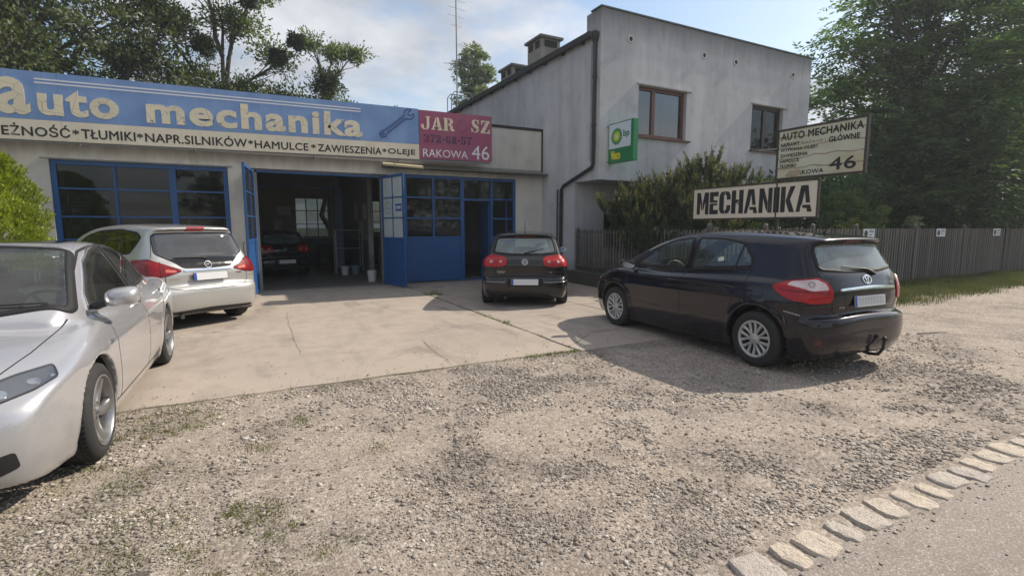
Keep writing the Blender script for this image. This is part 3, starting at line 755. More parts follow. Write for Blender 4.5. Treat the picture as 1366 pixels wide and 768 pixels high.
def asphalt_mat():
    M = Mat('worn_asphalt'); v = M.pos()
    big = M.noise(v, .7, 5, .6); fine = M.noise(v, 90, 4, .75); vo = M.sep(M.voro(v, 150, 'F1', 'Color'), 0)
    c = M.mix(M.ramp(big, [(.3, 0), (.7, 1)]), (.235, .20, .172), (.285, .245, .212))
    c = M.mix(M.ramp(vo, [(.70, 0), (.92, .8)]), c, (.44, .40, .36)); c = M.mix(M.ramp(fine, [(.30, .8), (.48, 0)]), c, (.08, .07, .06)); c = M.mix(M.ramp(M.noise(v, 5, 6, .7), [(.5, 0), (.7, .4)]), c, (.16, .135, .115))
    y = M.sep(v, 1); dust = M.math('MULTIPLY', M.ramp(M.math('ADD', y, M.math('MULTIPLY', M.noise(v, 2.5, 5), .7)), [(.95, 0), (1.0, .0)]), 0)
    return M.done(M.bsdf(c, .85, 0, M.bump(M.math('ADD', vo, fine), .004, .8), Specular_IOR_Level=.35))
m_gravel = gravel_ground_mat()
m_conc = concrete_mat('pinkish_concrete', (.345, .29, .24), (.29, .245, .205), (.21, .178, .15))
m_conc2 = concrete_mat('patched_grey_concrete', (.34, .285, .24), (.26, .225, .195), (.19, .165, .145), 1.2)
m_asph = asphalt_mat()
m_grassground = plain('grassy_earth', (.075, .085, .035), .95, var=.5, scale=1.5, bump=.02)
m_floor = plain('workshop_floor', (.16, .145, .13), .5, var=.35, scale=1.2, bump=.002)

def sheet(name, x0, y0, x1, y1, z, m, nx=1, ny=1, zf=None):
    G = [[(x0+(x1-x0)*i/nx, y0+(y1-y0)*j/ny, z+(zf(x0+(x1-x0)*i/nx, y0+(y1-y0)*j/ny) if zf else 0)) for j in range(ny+1)] for i in range(nx+1)]
    o = MB().grid(G).obj(name, m, smooth=True, angle=80)
    if o.data.polygons[0].normal.z < 0: o.data.flip_normals()
    return tag(o, kind='structure')
sheet('ground', -900, -900, 900, 900, -.035, m_grassground)
def gz(x, y): return .006*math.sin(x*1.9+y)*math.sin(y*2.3-x*.7)+.004*math.sin(x*5.1)*math.sin(y*4.3)
sheet('gravel_yard', -14, 1.18, 30, 7.6, -.004, m_gravel, 220, 40, gz)
sheet('road', -60, -5.2, 90, 1.30, .003, m_asph, 1, 1)
sheet('far_verge', -60, -30, 90, -5.2, -.01, m_grassground)
# concrete slabs, one object each, a gap between them
yard = empty('concrete_yard', (0, 0, 0)); yard['kind'] = 'structure'
def slab(x0, y0, x1, y1, m, z=.014, jag=.02):
    P = []; rs = random.Random(int(x0*100+y0*10))
    def edge(a, b, n):
        for i in range(n):
            t = i/n; P.append((a[0]+(b[0]-a[0])*t+rs.uniform(-jag, jag)*.4, a[1]+(b[1]-a[1])*t+rs.uniform(-jag, jag)*.4, -.08))
    n1 = max(2, int((x1-x0)/.18)); n2 = max(2, int((y1-y0)/.3))
    edge((x0, y0), (x1, y0), n1); edge((x1, y0), (x1, y1), n2); edge((x1, y1), (x0, y1), n1); edge((x0, y1), (x0, y0), n2)
    o = MB().prism(P, (0, 0, .08+z)).obj('concrete_slab', m, yard, bevel=.006); return o
for a in ((-9, 5.2, -4.0, 13.6), (-3.996, 5.2, 3.64, 11.056), (-3.996, 11.060, 3.64, 13.6)): slab(*a, m_conc, z=.007, jag=.06)
for a in ((3.665, 5.12, 5.9, 8.3), (5.915, 5.1, 8.0, 8.3), (3.665, 8.315, 5.9, 11.4), (5.915, 8.315, 8.0, 11.4), (3.665, 11.415, 8.2, 13.6)): slab(*a, m_conc2, .010, .03)
# meandering cracks cut into the slabs (thin dark furrows)
m_crack = plain('crack_dirt', (.14, .11, .085), .95, var=.4, scale=20)
def crack(P, w, name='slab_crack'):
    rs = random.Random(3); Q = dens(P, .07, False); L = len(Q); V = []
    off = 0
    for i, p in enumerate(Q):
        off += rs.uniform(-.012, .012); off *= .9
        t = Q[min(i+1, L-1)]-Q[max(i-1, 0)]; t = t/np.linalg.norm(t); n = np.array([-t[1], t[0]])
        ww = w*rs.uniform(.4, 1.2)*(1 if 1 < i < L-2 else .3); c = p[:2]+n*off
        V += [(c[0]+n[0]*ww/2, c[1]+n[1]*ww/2, .0162), (c[0]-n[0]*ww/2, c[1]-n[1]*ww/2, .0162)]
    return mesh_obj(name, V, [(2*i, 2*i+1, 2*i+3, 2*i+2) for i in range(L-1)], m_crack, yard)
crack([(1.98, 5.24), (2.02, 5.9), (2.1, 6.7)], .008); crack([(2.23, 10.75), (2.3, 9.6), (2.5, 8.9)], .008); crack([(.50, 6.5), (.54, 8.2), (.58, 10.0)], .006)
crack([(3.7, 5.4), (4.4, 5.9), (5.6, 6.1)], .012)

# ---------------------------------------------------------------- kerb of rough stones between yard and road
m_kerb = []
for k, c in enumerate(((.56, .49, .41), (.52, .465, .40), (.58, .50, .41), (.48, .43, .385))):
    M = Mat('kerb_stone_%s' % ('pale', 'grey', 'sandy', 'cool')[k]); v = M.pos(); f = M.noise(v, 9, 6, .7); g = M.noise(v, 55, 4, .7)
    cc = M.mix(f, tuple(q*.72 for q in c), tuple(min(1, q*1.25) for q in c)); cc = M.mix(M.ramp(g, [(.3, .5), (.5, 0)]), cc, tuple(q*.4 for q in c))
    m_kerb.append(M.done(M.bsdf(cc, .85, 0, M.bump(M.math('ADD', f, g), .02, 1.0), Specular_IOR_Level=.3)))
kerb = empty('kerb', (0, 1.37, 0)); kerb['kind'] = 'structure'
def kerb_stones():
    rs = random.Random(21); x = -2.2
    while x < 9.5:
        w = rs.choice([.12, .15, .17, .19, .22]); d = rs.uniform(.17, .23); cy = 1.36+rs.uniform(-.02, .02); a = rs.uniform(-.14, .14)
        n = 14; rings = []
        top = rs.uniform(.008, .016)
        base = [(1+rs.uniform(-.14, .05)) for _ in range(n)]
        for zz, sc in ((-.05, 1.0), (top-.012, 1.0), (top-.002, .965), (top, .91), (top+.001, .4)):
            R_ = []
            for k in range(n):
                t = 2*math.pi*k/n; cx, sy = math.cos(t), math.sin(t); p = 9
                r = (abs(cx)**p+abs(sy)**p)**(-1/p)*base[k]*sc
                px, py = r*cx*w/2, r*sy*d/2; qx, qy = rot2((px, py), a)
                R_.append((x+w/2+qx, cy+qy-1.37, zz+rs.uniform(-.004, .004)*(zz > 0)+qx*rs.uniform(-.02, .02)))
            rings.append(R_)
        mb = MB().add([v for R_ in rings for v in R_], [(i*n+k, i*n+(k+1) % n, (i+1)*n+(k+1) % n, (i+1)*n+k) for i in range(4) for k in range(n)]+[tuple(range(4*n, 5*n))])
        o = mb.obj('kerb_stone', rs.choice(m_kerb), kerb, smooth=True, angle=40)
        x += w+rs.uniform(.03, .085)
kerb_stones()

# ---------------------------------------------------------------- loose stones lying on the yard
def vnoise(x, y, s, seed=0):
    """cheap smooth value noise"""
    x = x/s; y = y/s; xi = np.floor(x).astype(int); yi = np.floor(y).astype(int); u = x-xi; v = y-yi; u = u*u*(3-2*u); v = v*v*(3-2*v)
    def h(a, b):
        n = (a*374761393+b*668265263+seed*1442695041) & 0x7fffffff; n = (n ^ (n >> 13))*1274126177 & 0x7fffffff; return (n & 0xffff)/65535.
    return (h(xi, yi)*(1-u)+h(xi+1, yi)*u)*(1-v)+(h(xi, yi+1)*(1-u)+h(xi+1, yi+1)*u)*v
ICO_V = np.array([(-.53, .85, 0), (.53, .85, 0), (-.53, -.85, 0), (.53, -.85, 0), (0, -.53, .85), (0, .53, .85), (0, -.53, -.85), (0, .53, -.85), (.85, 0, -.53), (.85, 0, .53), (-.85, 0, -.53), (-.85, 0, .53)])
ICO_F = np.array([(0, 11, 5), (0, 5, 1), (0, 1, 7), (0, 7, 10), (0, 10, 11), (1, 5, 9), (5, 11, 4), (11, 10, 2), (10, 7, 6), (7, 1, 8), (3, 9, 4), (3, 4, 2), (3, 2, 6), (3, 6, 8), (3, 8, 9), (4, 9, 5), (2, 4, 11), (6, 2, 10), (8, 6, 7), (9, 8, 1)])
OCT_V = np.array([(1, 0, 0), (-1, 0, 0), (0, 1, 0), (0, -1, 0), (0, 0, 1), (0, 0, -1)], float)
OCT_F = np.array([(0, 2, 4), (2, 1, 4), (1, 3, 4), (3, 0, 4), (2, 0, 5), (1, 2, 5), (3, 1, 5), (0, 3, 5)])
def stones(name, x, y, s, z, m, base=(ICO_V, ICO_F), flat=.6):
    BV, BF = base; n = len(x); a = RNG.uniform(0, 6.28, n); ca, sa = np.cos(a), np.sin(a)
    J = 1+RNG.uniform(-.28, .28, (n, len(BV), 1)); V = BV[None]*J*np.stack([s*RNG.uniform(.8, 1.5, n), s*RNG.uniform(.6, 1, n), s*flat*RNG.uniform(.6, 1.2, n)], 1)[:, None, :]
    tilt = RNG.uniform(-.3, .3, (n, 1)); V[..., 2] += V[..., 0]*tilt
    X = V[..., 0]*ca[:, None]-V[..., 1]*sa[:, None]+x[:, None]; Y = V[..., 0]*sa[:, None]+V[..., 1]*ca[:, None]+y[:, None]; Z = V[..., 2]+z[:, None]
    F = (BF[None]+(np.arange(n)*len(BV))[:, None, None]).reshape(-1, 3)
    return np_mesh(name, np.stack([X, Y, Z], 2).reshape(-1, 3), F, m, smooth=False)
def stone_mat():
    M = Mat('crushed_stone'); g = M.n('ShaderNodeNewGeometry'); r = g.outputs['Random Per Island']; v = M.pos()
    c = M.ramp(r, [(0, (.12, .10, .085)), (.12, (.20, .175, .15)), (.45, (.32, .28, .24)), (.75, (.42, .37, .32)), (.93, (.54, .49, .43)), (1, (.68, .64, .58))])
    c = M.mix(M.noise(v, 300, 3), M.mix(.4, c, (.2, .17, .14)), c); c = M.mix(M.math('MULTIPLY', M.ramp(M.noise(v, 1.1, 6, .62, .5), [(.47, 0), (.60, 1)]), .62), c, (.13, .108, .09))
    return M.done(M.bsdf(c, .85, Specular_IOR_Level=.3))
m_stone = stone_mat()
def scatter_gravel():
    n = 400000; x = RNG.uniform(-3.6, 9.5, n); y = RNG.uniform(1.5, 5.15, n)
    d = np.hypot(x, y); dens_n = .40*vnoise(x, y, 1.1, 1)+.35*vnoise(x, y, .42, 2)+.25*vnoise(x, y, .15, 5)+.10*np.exp(-((x-1.6)/1.3)**2-((y-2.1)/.8)**2)
    p = np.clip((dens_n-.36)*3.6, .05, 1)*np.clip(3.3/d, .0, 1)**1.3
    # barer tracks where cars drive in
    tr = np.exp(-((y-1.0-.55*x-1.2)/.35)**2)*.5*(x > 1.5)
    p *= (1-tr)*np.where(x > 3.0, .62, 1)*np.clip((9.3-x-.8*vnoise(x, y, .5, 7))/2.2, 0, 1)*np.where((x < .4) & (x > -1.6) & (y > 3.4), .55, 1)
    left = (x < -.2); p = np.where(left, p*.75, p)
    k = RNG.random(n) < p*.95; x, y, d = x[k], y[k], d[k]
    s = RNG.lognormal(math.log(.0060), .40, len(x))*np.clip(d/3.0, .85, 1.5); s = np.clip(s, .0025, .020)
    big = s > .0082
    a = stones('loose_gravel', x[big], y[big], s[big], gz_np(x[big], y[big])+s[big]*.2, m_stone, flat=.48); tag(a, 'loose crushed stone scattered thickly over the dirt yard', 'gravel', kind='stuff')
    b = stones('fine_gravel', x[~big], y[~big], s[~big], gz_np(x[~big], y[~big])+s[~big]*.2, m_stone, (OCT_V, OCT_F), .55); tag(b, 'fine stone chips between the larger gravel of the yard', 'gravel', kind='stuff')
    # strays on the slabs, the road edge and the farther dirt
    n = 16000; x = RNG.uniform(-3, 14, n); y = RNG.uniform(4.0, 7.5, n); k = (RNG.random(n) < np.where(x > 7.2, .22, np.exp(-(y-5.15)/.30)*(y > 5.1)+.02)); x, y = x[k], y[k]
    x2 = RNG.uniform(-2, 9, 600); y2 = 1.27-RNG.exponential(.07, 600); x = np.r_[x, x2]; y = np.r_[y, y2]
    s = np.clip(RNG.lognormal(math.log(.0055), .4, len(x)), .002, .016)
    c = stones('stray_stones', x, y, s, np.where((x < 8) & (y > 5.1), .017, .004)+s*.3, m_stone, (OCT_V, OCT_F), .5); tag(c, 'stray stones washed onto the concrete edge and the road', 'gravel', kind='stuff')
    return len(a.data.polygons)+len(b.data.polygons)+len(c.data.polygons)
def gz_np(x, y): return -.004+.006*np.sin(x*1.9+y)*np.sin(y*2.3-x*.7)+.004*np.sin(x*5.1)*np.sin(y*4.3)
print('gravel faces', scatter_gravel())
# lumps of broken asphalt and a few larger stones
m_lump = plain('dark_asphalt_lump', (.095, .08, .068), .9, bump=.01)
def lumps():
    c = [(2.55, 3.6), (2.75, 3.5), (2.95, 3.42), (3.12, 3.3), (1.9, 3.15), (2.3, 2.9), (2.45, 2.75), (3.3, 3.15), (1.25, 3.4), (2.05, 2.75), (3.0, 2.9), (1.6, 4.1), (-.1, 2.75), (.3, 3.3)]
    x = []; y = []; s = []
    for a, b in c:
        for _ in range(9): x.append(a+random.gauss(0, .16)); y.append(b+random.gauss(0, .09)); s.append(random.uniform(.004, .014))
    x, y, s = map(np.array, (x, y, s)); o = stones('asphalt_crumbs', x, y, s, gz_np(x, y)+s*.3, m_lump); tag(o, 'dark crumbs of broken asphalt among the gravel', 'rubble', kind='stuff')
    for (a, b, w, h) in ((-.52, 2.62, .10, .05), (-.72, 2.66, .16, .07)):
        o = MB().prism([(a-w/2, b-h/2, 0), (a+w*.4, b-h*.6, 0), (a+w/2, b+h*.4, 0), (a-w*.3, b+h/2, 0)], (0, 0, .022)).obj('flat_stone', m_kerb[3] if w > .12 else m_lump, bevel=.006)
        tag(o, 'pale flat stone half sunk in the gravel before the silver saloon' if w > .12 else 'dark flat stone lying on the gravel right of a pale flat one', 'stone')
lumps()

# ---------------------------------------------------------------- grass blades and weeds
def leaf_material(name, c0, c1, c2, trans=.35, rough=.55):
    M = Mat(name); g = M.n('ShaderNodeNewGeometry'); r = g.outputs['Random Per Island']
    r = M.math('ADD', M.math('MULTIPLY', r, .45), M.math('MULTIPLY', M.ramp(M.noise(M.pos(), 1.3, 4, .6), [(.3, 0), (.7, 1)]), .55)); c = M.ramp(r, [(.1, c0), (.5, c1), (.92, c2)])
    d = M.bsdf(c, rough, 0, None, Specular_IOR_Level=.35)
    t = M.n('ShaderNodeBsdfTranslucent'); tc_ = M.mix(1.0, c, (1.1, 1.25, .55), 'MULTIPLY'); M.l(tc_, t.inputs[0])
    m = M.n('ShaderNodeMixShader'); m.inputs[0].default_value = trans; M.l(d, m.inputs[1]); M.l(t.outputs[0], m.inputs[2])
    return M.done(m.outputs[0])
m_grass = leaf_material('grass_blades', (.045, .058, .02), (.085, .095, .035), (.17, .155, .075))
m_weed = leaf_material('weed_leaves', (.06, .085, .015), (.12, .15, .03), (.20, .21, .05))
m_drygrass = leaf_material('mossy_tufts', (.09, .10, .02), (.14, .15, .035), (.21, .20, .07), .3)
def blades(name, x, y, z, h, w, m, lean=.5):
    n = len(x); a = RNG.uniform(0, 6.28, n); l = RNG.uniform(.1, lean, n)*h; b = RNG.uniform(0, 6.28, n)
    dx, dy = np.cos(a)*w/2, np.sin(a)*w/2; lx, ly = np.cos(b)*l, np.sin(b)*l
    V = np.stack([np.stack([x-dx, y-dy, z], 1), np.stack([x+dx, y+dy, z], 1), np.stack([x+dx*.7+lx*.4, y+dy*.7+ly*.4, z+h*.6], 1), np.stack([x-dx*.7+lx*.4, y-dy*.7+ly*.4, z+h*.6], 1), np.stack([x+lx, y+ly, z+h], 1)], 1).reshape(-1, 3)
    k = np.arange(n)[:, None]*5; F = np.concatenate([k+np.array([[0, 1, 2]]), k+np.array([[0, 2, 3]]), k+np.array([[3, 2, 4]])])
    return np_mesh(name, V, F, m, smooth=False)
def grass():
    n = 90000; x = RNG.uniform(9.0, 27, n); y = RNG.uniform(4.7, 7.6, n)
    edge = 5.25-.02*(x-10)+.5*(vnoise(x, y*0, 1.3, 3)-.5)+.25*(vnoise(x, y*0, .4, 4)-.5)+np.clip(10.8-x, 0, 3)*.6
    p = np.clip((y-edge)/.7, 0, 1)*np.clip(.35+vnoise(x, y, .5, 8), 0, 1)*np.clip(16/x, .3, 1); k = RNG.random(n) < p; x, y = x[k], y[k]
    h = RNG.uniform(.05, .16, len(x))*(.7+.8*vnoise(x, y, .6, 9)); o = blades('grass_verge', x, y, np.full(len(x), -.01), h, RNG.uniform(.005, .011, len(x)), m_grass); tag(o, 'rough green grass growing along the foot of the slatted fence', 'grass', kind='stuff')
    X = []; Y = []; H = []
    def tuft(cx, cy, r, k, hh):
        for _ in range(k): X.append(random.gauss(cx, r)); Y.append(random.gauss(cy, r)); H.append(random.uniform(.3, 1)*hh)
    tuft(3.78, 11.1, .10, 160, .16); tuft(3.86, 10.9, .05, 50, .08)
    for t in np.linspace(0, 1, 70): tuft(3.655, 5.3+5.6*t, .022, int(random.random()**3*26), .045)
    tuft(3.66, 7.2, .04, 60, .09); tuft(3.66, 7.9, .04, 30, .06)
    for t in np.linspace(0, 1, 120): tuft(-3.4+7.0*t, 5.15, .03, int(random.random()**2*16), .03)
    for t in np.linspace(0, 1, 24): tuft(2.9+.75*t, 5.15, .03, 14, .045)
    o = blades('joint_weeds', np.array(X), np.array(Y), np.full(len(X), .0), np.array(H), np.full(len(X), .006), m_weed, .9); tag(o, 'weeds and grass growing in the joints of the concrete', 'weeds', kind='stuff')
    X.clear(); Y.clear(); H.clear()
    for _ in range(700):
        cx, cy = random.uniform(-2.2, .5), random.uniform(2.0, 5.0)
        if vnoise(np.array([cx]), np.array([cy]), .6, 12)[0] > .5-(.15 if cx < -.5 else 0) and cx < .4: tuft(cx, cy, random.uniform(.02, .06), random.randint(15, 70), .018)
    for cx, cy in ((.05, 3.85), (-.05, 3.9), (.02, 2.9), (.75, 3.5), (-.75, 3.0), (-.65, 3.15), (-.9, 2.6), (-.55, 2.35)): tuft(cx, cy, .05, 120, .022)
    o = blades('mossy_tufts', np.array(X), np.array(Y), np.full(len(X), -.002), np.array(H), np.full(len(X), .005), m_drygrass, 1.2); tag(o, 'low mossy tufts in the gravel beside the silver saloon', 'moss', kind='stuff')
grass()

tw = MB().tube([(8.62, 3.66, .012), (8.78, 3.60, .020), (8.98, 3.57, .014), (9.12, 3.50, .016)], [.010, .009, .007, .003], 6).obj('fallen_twig', m_lump, smooth=True); set_origin(tw, (8.8, 3.6, 0)); tag(tw, 'thin fallen twig lying on the dirt right of the black hatchback', 'twig')
# ---------------------------------------------------------------- walls and frames
def render_mat(name, c0, c1, soot, streak=1.0, top=None):
    M = Mat(name); v = M.pos()
    big = M.noise(v, .45, 5, .6); mid = M.noise(v, 2.4, 6, .65); fine = M.noise(v, 55, 4, .7)
    c = M.mix(M.ramp(big, [(.3, 0), (.7, 1)]), c0, c1)
    s = M.noise(M.mapping(v, (1.1, 1.1, .14)), 1.6, 6, .6); s2 = M.noise(M.mapping(v, (6, 6, .35)), 1.5, 5, .6)
    c = M.mix(M.math('MULTIPLY', M.ramp(s, [(.40, 0), (.78, .62)]), streak), c, soot)
    c = M.mix(M.math('MULTIPLY', M.ramp(s2, [(.50, 0), (.80, .25)]), streak), c, soot)
    c = M.mix(M.ramp(mid, [(.5, 0), (.8, .4)]), c, tuple(.8*q for q in soot))
    if top is not None:      # rain-washed soot below a copping or ledge at this height
        z = M.sep(v, 2)
        for t, d in top:
            f = M.math('MULTIPLY', M.ramp(M.math('ADD', M.math('SUBTRACT', z, t-d), M.math('MULTIPLY', M.noise(M.mapping(v, (5, 5, .6)), 1.4, 4), d*.8)), [(0, 0), (min(.99, d*1.2), .75), (1, .75)]), M.ramp(M.math('SUBTRACT', z, t-.02), [(0, 1), (.01, 0)]))
            c = M.mix(f, c, tuple(.6*q for q in soot))
    zz = M.math('ADD', M.sep(v, 2), M.math('MULTIPLY', M.noise(v, 2.0, 5, .65), -.9)); c = M.mix(M.ramp(zz, [(0, .65), (.22, 0)]), c, tuple(.75*q for q in soot))
    h = M.math('ADD', M.math('MULTIPLY', fine, .8), mid)
    return M.done(M.bsdf(c, .9, 0, M.bump(h, .010, .55), Specular_IOR_Level=.25))
m_house = render_mat('grey_roughcast', (.58, .58, .60), (.48, .48, .50), (.27, .27, .285), 1.0, [(7.05, .5)])
m_garage = render_mat('pale_grey_render', (.70, .67, .615), (.60, .575, .53), (.32, .305, .28), .6, [(3.30, .22)])
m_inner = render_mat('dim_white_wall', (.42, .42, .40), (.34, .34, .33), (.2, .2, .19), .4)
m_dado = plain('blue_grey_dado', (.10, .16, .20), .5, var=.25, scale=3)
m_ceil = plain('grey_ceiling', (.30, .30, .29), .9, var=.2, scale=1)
m_tar = plain('dark_roof_felt', (.035, .036, .04), .85, var=.3, bump=.004)
m_capm = plain('dark_green_metal_cap', (.035, .06, .05), .45, .4)
m_pipe = plain('dark_brown_pipe', (.028, .026, .028), .4, var=.3)
m_conc_ledge = render_mat('mossy_concrete_ledge', (.22, .21, .19), (.14, .135, .12), (.06, .065, .05), .8)
def blue_paint():
    M = Mat('worn_blue_paint'); v = M.pos(); f = M.noise(v, 3, 6, .65); g = M.noise(v, 30, 4, .7)
    c = M.mix(f, (.014, .068, .205), (.024, .098, .28)); c = M.mix(M.ramp(g, [(.62, 0), (.75, .6)]), c, (.05, .09, .16)); c = M.mix(M.ramp(M.noise(v, 5, 7, .78), [(.62, 0), (.68, .8)]), c, (.10, .06, .04))
    return M.done(M.bsdf(c, .42, 0, M.bump(f, .003, .4)))
m_blue = blue_paint()
m_brownf = plain('brown_window_frame', (.12, .042, .028), .35, var=.25)
m_brownd = plain('dark_brown_frame', (.045, .024, .02), .4, var=.25)
m_pane = glass_mat('dusty_workshop_glass', (.34, .37, .39), .5, .03, dirt=.05)
m_pane_white = Mat('whitewashed_glass'); _v = m_pane_white.pos()
m_pane_white = m_pane_white.done(m_pane_white.bsdf(m_pane_white.mix(m_pane_white.noise(_v, 4, 5), (.36, .42, .43), (.50, .55, .55)), .3, 0, None))
m_pane_house = glass_mat('house_window_glass', (.50, .54, .54), 1.5, .0, dirt=.03)
m_curtain = plain('pale_curtain', (.24, .26, .25), .9, var=.2, scale=8)
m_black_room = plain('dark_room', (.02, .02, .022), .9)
m_white = plain('white_paper', (.62, .64, .64), .7, var=.06)
m_steel = plain('grey_steel', (.22, .23, .24), .45, .6)
m_lightwood = plain('yellowed_board', (.45, .38, .24), .8, var=.25)
def wallY(mb, x0, x1, y0, y1, z0, z1, holes=()):
    """wall slab facing y with rectangular openings, made of butted blocks"""
    xs = sorted({x0, x1, *[h[0] for h in holes], *[h[1] for h in holes]})
    for a, b in zip(xs, xs[1:]):
        m = (a+b)/2; cut = sorted((h[2], h[3]) for h in holes if h[0] < m < h[1]); z = z0
        for c, d in cut:
            if c > z+1e-4: mb.box((a, y0, z), (b, y1, c))
            z = d
        if z < z1-1e-4: mb.box((a, y0, z), (b, y1, z1))
    return mb
def merge_flat(o):
    """joins the blocks of a wall into clean faces"""
    bm = bmesh.new(); bm.from_mesh(o.data); bmesh.ops.remove_doubles(bm, verts=bm.verts, dist=1e-4)
    seen = {}
    for f in bm.faces: seen.setdefault(tuple(sorted(v.index for v in f.verts)), []).append(f)
    bmesh.ops.delete(bm, geom=[f for fs in seen.values() if len(fs) > 1 for f in fs], context='FACES')
    bmesh.ops.recalc_face_normals(bm, faces=bm.faces); bm.to_mesh(o.data); bm.free(); return o
def part_empty(name, parent, loc=(0, 0, 0)):
    o = bpy.data.objects.new(name, None); link(o, parent); o.location = loc; o.empty_display_size = .1; return o
def glazing(parent, name, x0, x1, z0, z1, y, xs, zs, m, bar=.05, fr=.07, dep=.05, pane=None, panes=True, M=None, skip=()):
    """framed opening: outer frame, glazing bars, a pane in each field; x0..x1, z0..z1 in the wall plane"""
    w = part_empty(name, parent); T = M or Matrix()
    f = MB(); f.box((x0, y-dep, z0), (x0+fr, y+dep, z1), T).box((x1-fr, y-dep, z0), (x1, y+dep, z1), T).box((x0+fr, y-dep, z1-fr), (x1-fr, y+dep, z1), T).box((x0+fr, y-dep, z0), (x1-fr, y+dep, z0+fr), T)
    f.obj('frame', m, w, bevel=.004)
    X = [x0+fr]+list(xs)+[x1-fr]; Z = [z0+fr]+list(zs)+[z1-fr]
    for x in xs:
        wd = bar
        if isinstance(x, tuple): x, wd = x
        MB().box((x-wd/2, y-dep*.8, z0+fr), (x+wd/2, y+dep*.8, z1-fr), T).obj('mullion', m, w, bevel=.003)
    xv = [x if not isinstance(x, tuple) else x[0] for x in X]; wv = [0]+[(bar if not isinstance(x, tuple) else x[1])/2 for x in xs]+[0]
    for i in range(len(xv)-1):
        a, b = xv[i]+wv[i], xv[i+1]-wv[i+1]
        for z in zs: MB().box((a, y-dep*.7, z-bar*.4), (b, y+dep*.7, z+bar*.4), T).obj('glazing_bar', m, w)
        if panes:
            for j in range(len(Z)-1):
                if (i, j) in skip: continue
                c, d = Z[j]+(bar*.4 if j else 0), Z[j+1]-(bar*.4 if j < len(Z)-2 else 0)
                MB().box((a, y-.003, c), (b, y+.003, d), T).obj('pane', (pane[(i, j)] if isinstance(pane, dict) else pane) or m_pane, w)
    return w

# ---------------------------------------------------------------- workshop
GY = 13.66
garage = empty('workshop_building', (2.2, GY, 0), 0, 'long low grey workshop with blue glazed fronts and an open double gate', 'garage')
garage.location = (0, 0, 0)
mb = MB()
H_ = [(-3.49, -.31, .85, 2.94), (.23, 3.27, 0, 2.92), (3.84, 7.29, 0, 2.99)]
wallY(mb, -8.2, 8.215, GY, GY+.3, -.05, 4.49, H_)
w = merge_flat(mb.obj('front_wall', m_garage, garage))
box('parapet_cap', (-8.25, GY-.03, 4.492), (8.213, GY+.36, 4.53), m_tar, garage)
mb = MB(); mb.box((-8.2, GY+.302, 4.05), (8.21, 24.5, 4.25)); mb.obj('roof', m_tar, garage)
box('side_wall', (-8.2, GY+.302, -.05), (-7.95, 24.5, 4.048), m_garage, garage)
BW = [(-6.4, -4.6, 1.1, 2.8), (1.75, 3.05, 1.15, 2.75), (4.3, 5.9, 1.3, 2.7)]
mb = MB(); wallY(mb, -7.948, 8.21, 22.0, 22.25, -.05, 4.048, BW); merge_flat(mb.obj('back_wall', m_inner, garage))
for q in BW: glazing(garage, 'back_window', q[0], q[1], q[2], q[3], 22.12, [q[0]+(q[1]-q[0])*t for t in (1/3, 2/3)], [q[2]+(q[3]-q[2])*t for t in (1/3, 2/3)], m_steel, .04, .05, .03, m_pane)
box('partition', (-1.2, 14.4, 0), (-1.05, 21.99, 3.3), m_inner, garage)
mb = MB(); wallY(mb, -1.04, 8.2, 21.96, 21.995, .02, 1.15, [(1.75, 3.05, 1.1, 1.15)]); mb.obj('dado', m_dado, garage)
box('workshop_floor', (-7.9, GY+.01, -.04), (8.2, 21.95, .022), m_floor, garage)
# inner jamb wall right of the gate with windows towards the office bay
mb = MB(); M90 = Matrix.Rotation(R(90), 4, 'Z')
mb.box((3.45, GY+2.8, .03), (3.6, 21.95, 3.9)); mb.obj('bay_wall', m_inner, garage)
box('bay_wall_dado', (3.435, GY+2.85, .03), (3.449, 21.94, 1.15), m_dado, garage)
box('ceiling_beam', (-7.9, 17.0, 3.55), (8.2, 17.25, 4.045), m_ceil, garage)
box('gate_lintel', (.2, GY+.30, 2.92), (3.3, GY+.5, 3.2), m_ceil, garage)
# reveal posts of the gate in blue
for x0, x1 in ((.23, .29), (3.21, 3.27)): box('gate_post', (x0, GY+.02, 0), (x1, GY+.18, 2.86), m_steel, garage)
box('gate_head', (.29, GY+.02, 2.86), (3.21, GY+.18, 2.92), m_blue, garage)
box('drip_rail', (-3.62, GY-.05, 2.945), (-.22, GY-.002, 2.965), m_steel, garage); box('drip_rail', (.15, GY-.04, 2.925), (3.4, GY-.002, 2.945), m_tar, garage)
# left window bay
glazing(garage, 'window', -3.49, -.31, .85, 2.94, GY+.08, [(-2.44, .05), (-1.40, .13)], [1.30, 1.78, 2.36], m_blue, .045, .10, .05)
box('window_sill', (-3.55, GY-.06, .80), (-.25, GY-.001, .85), m_garage, garage)
box('window_reveal_strip', (-3.39, GY+.14, .95), (-3.30, GY+.2, 2.84), m_garage, garage)
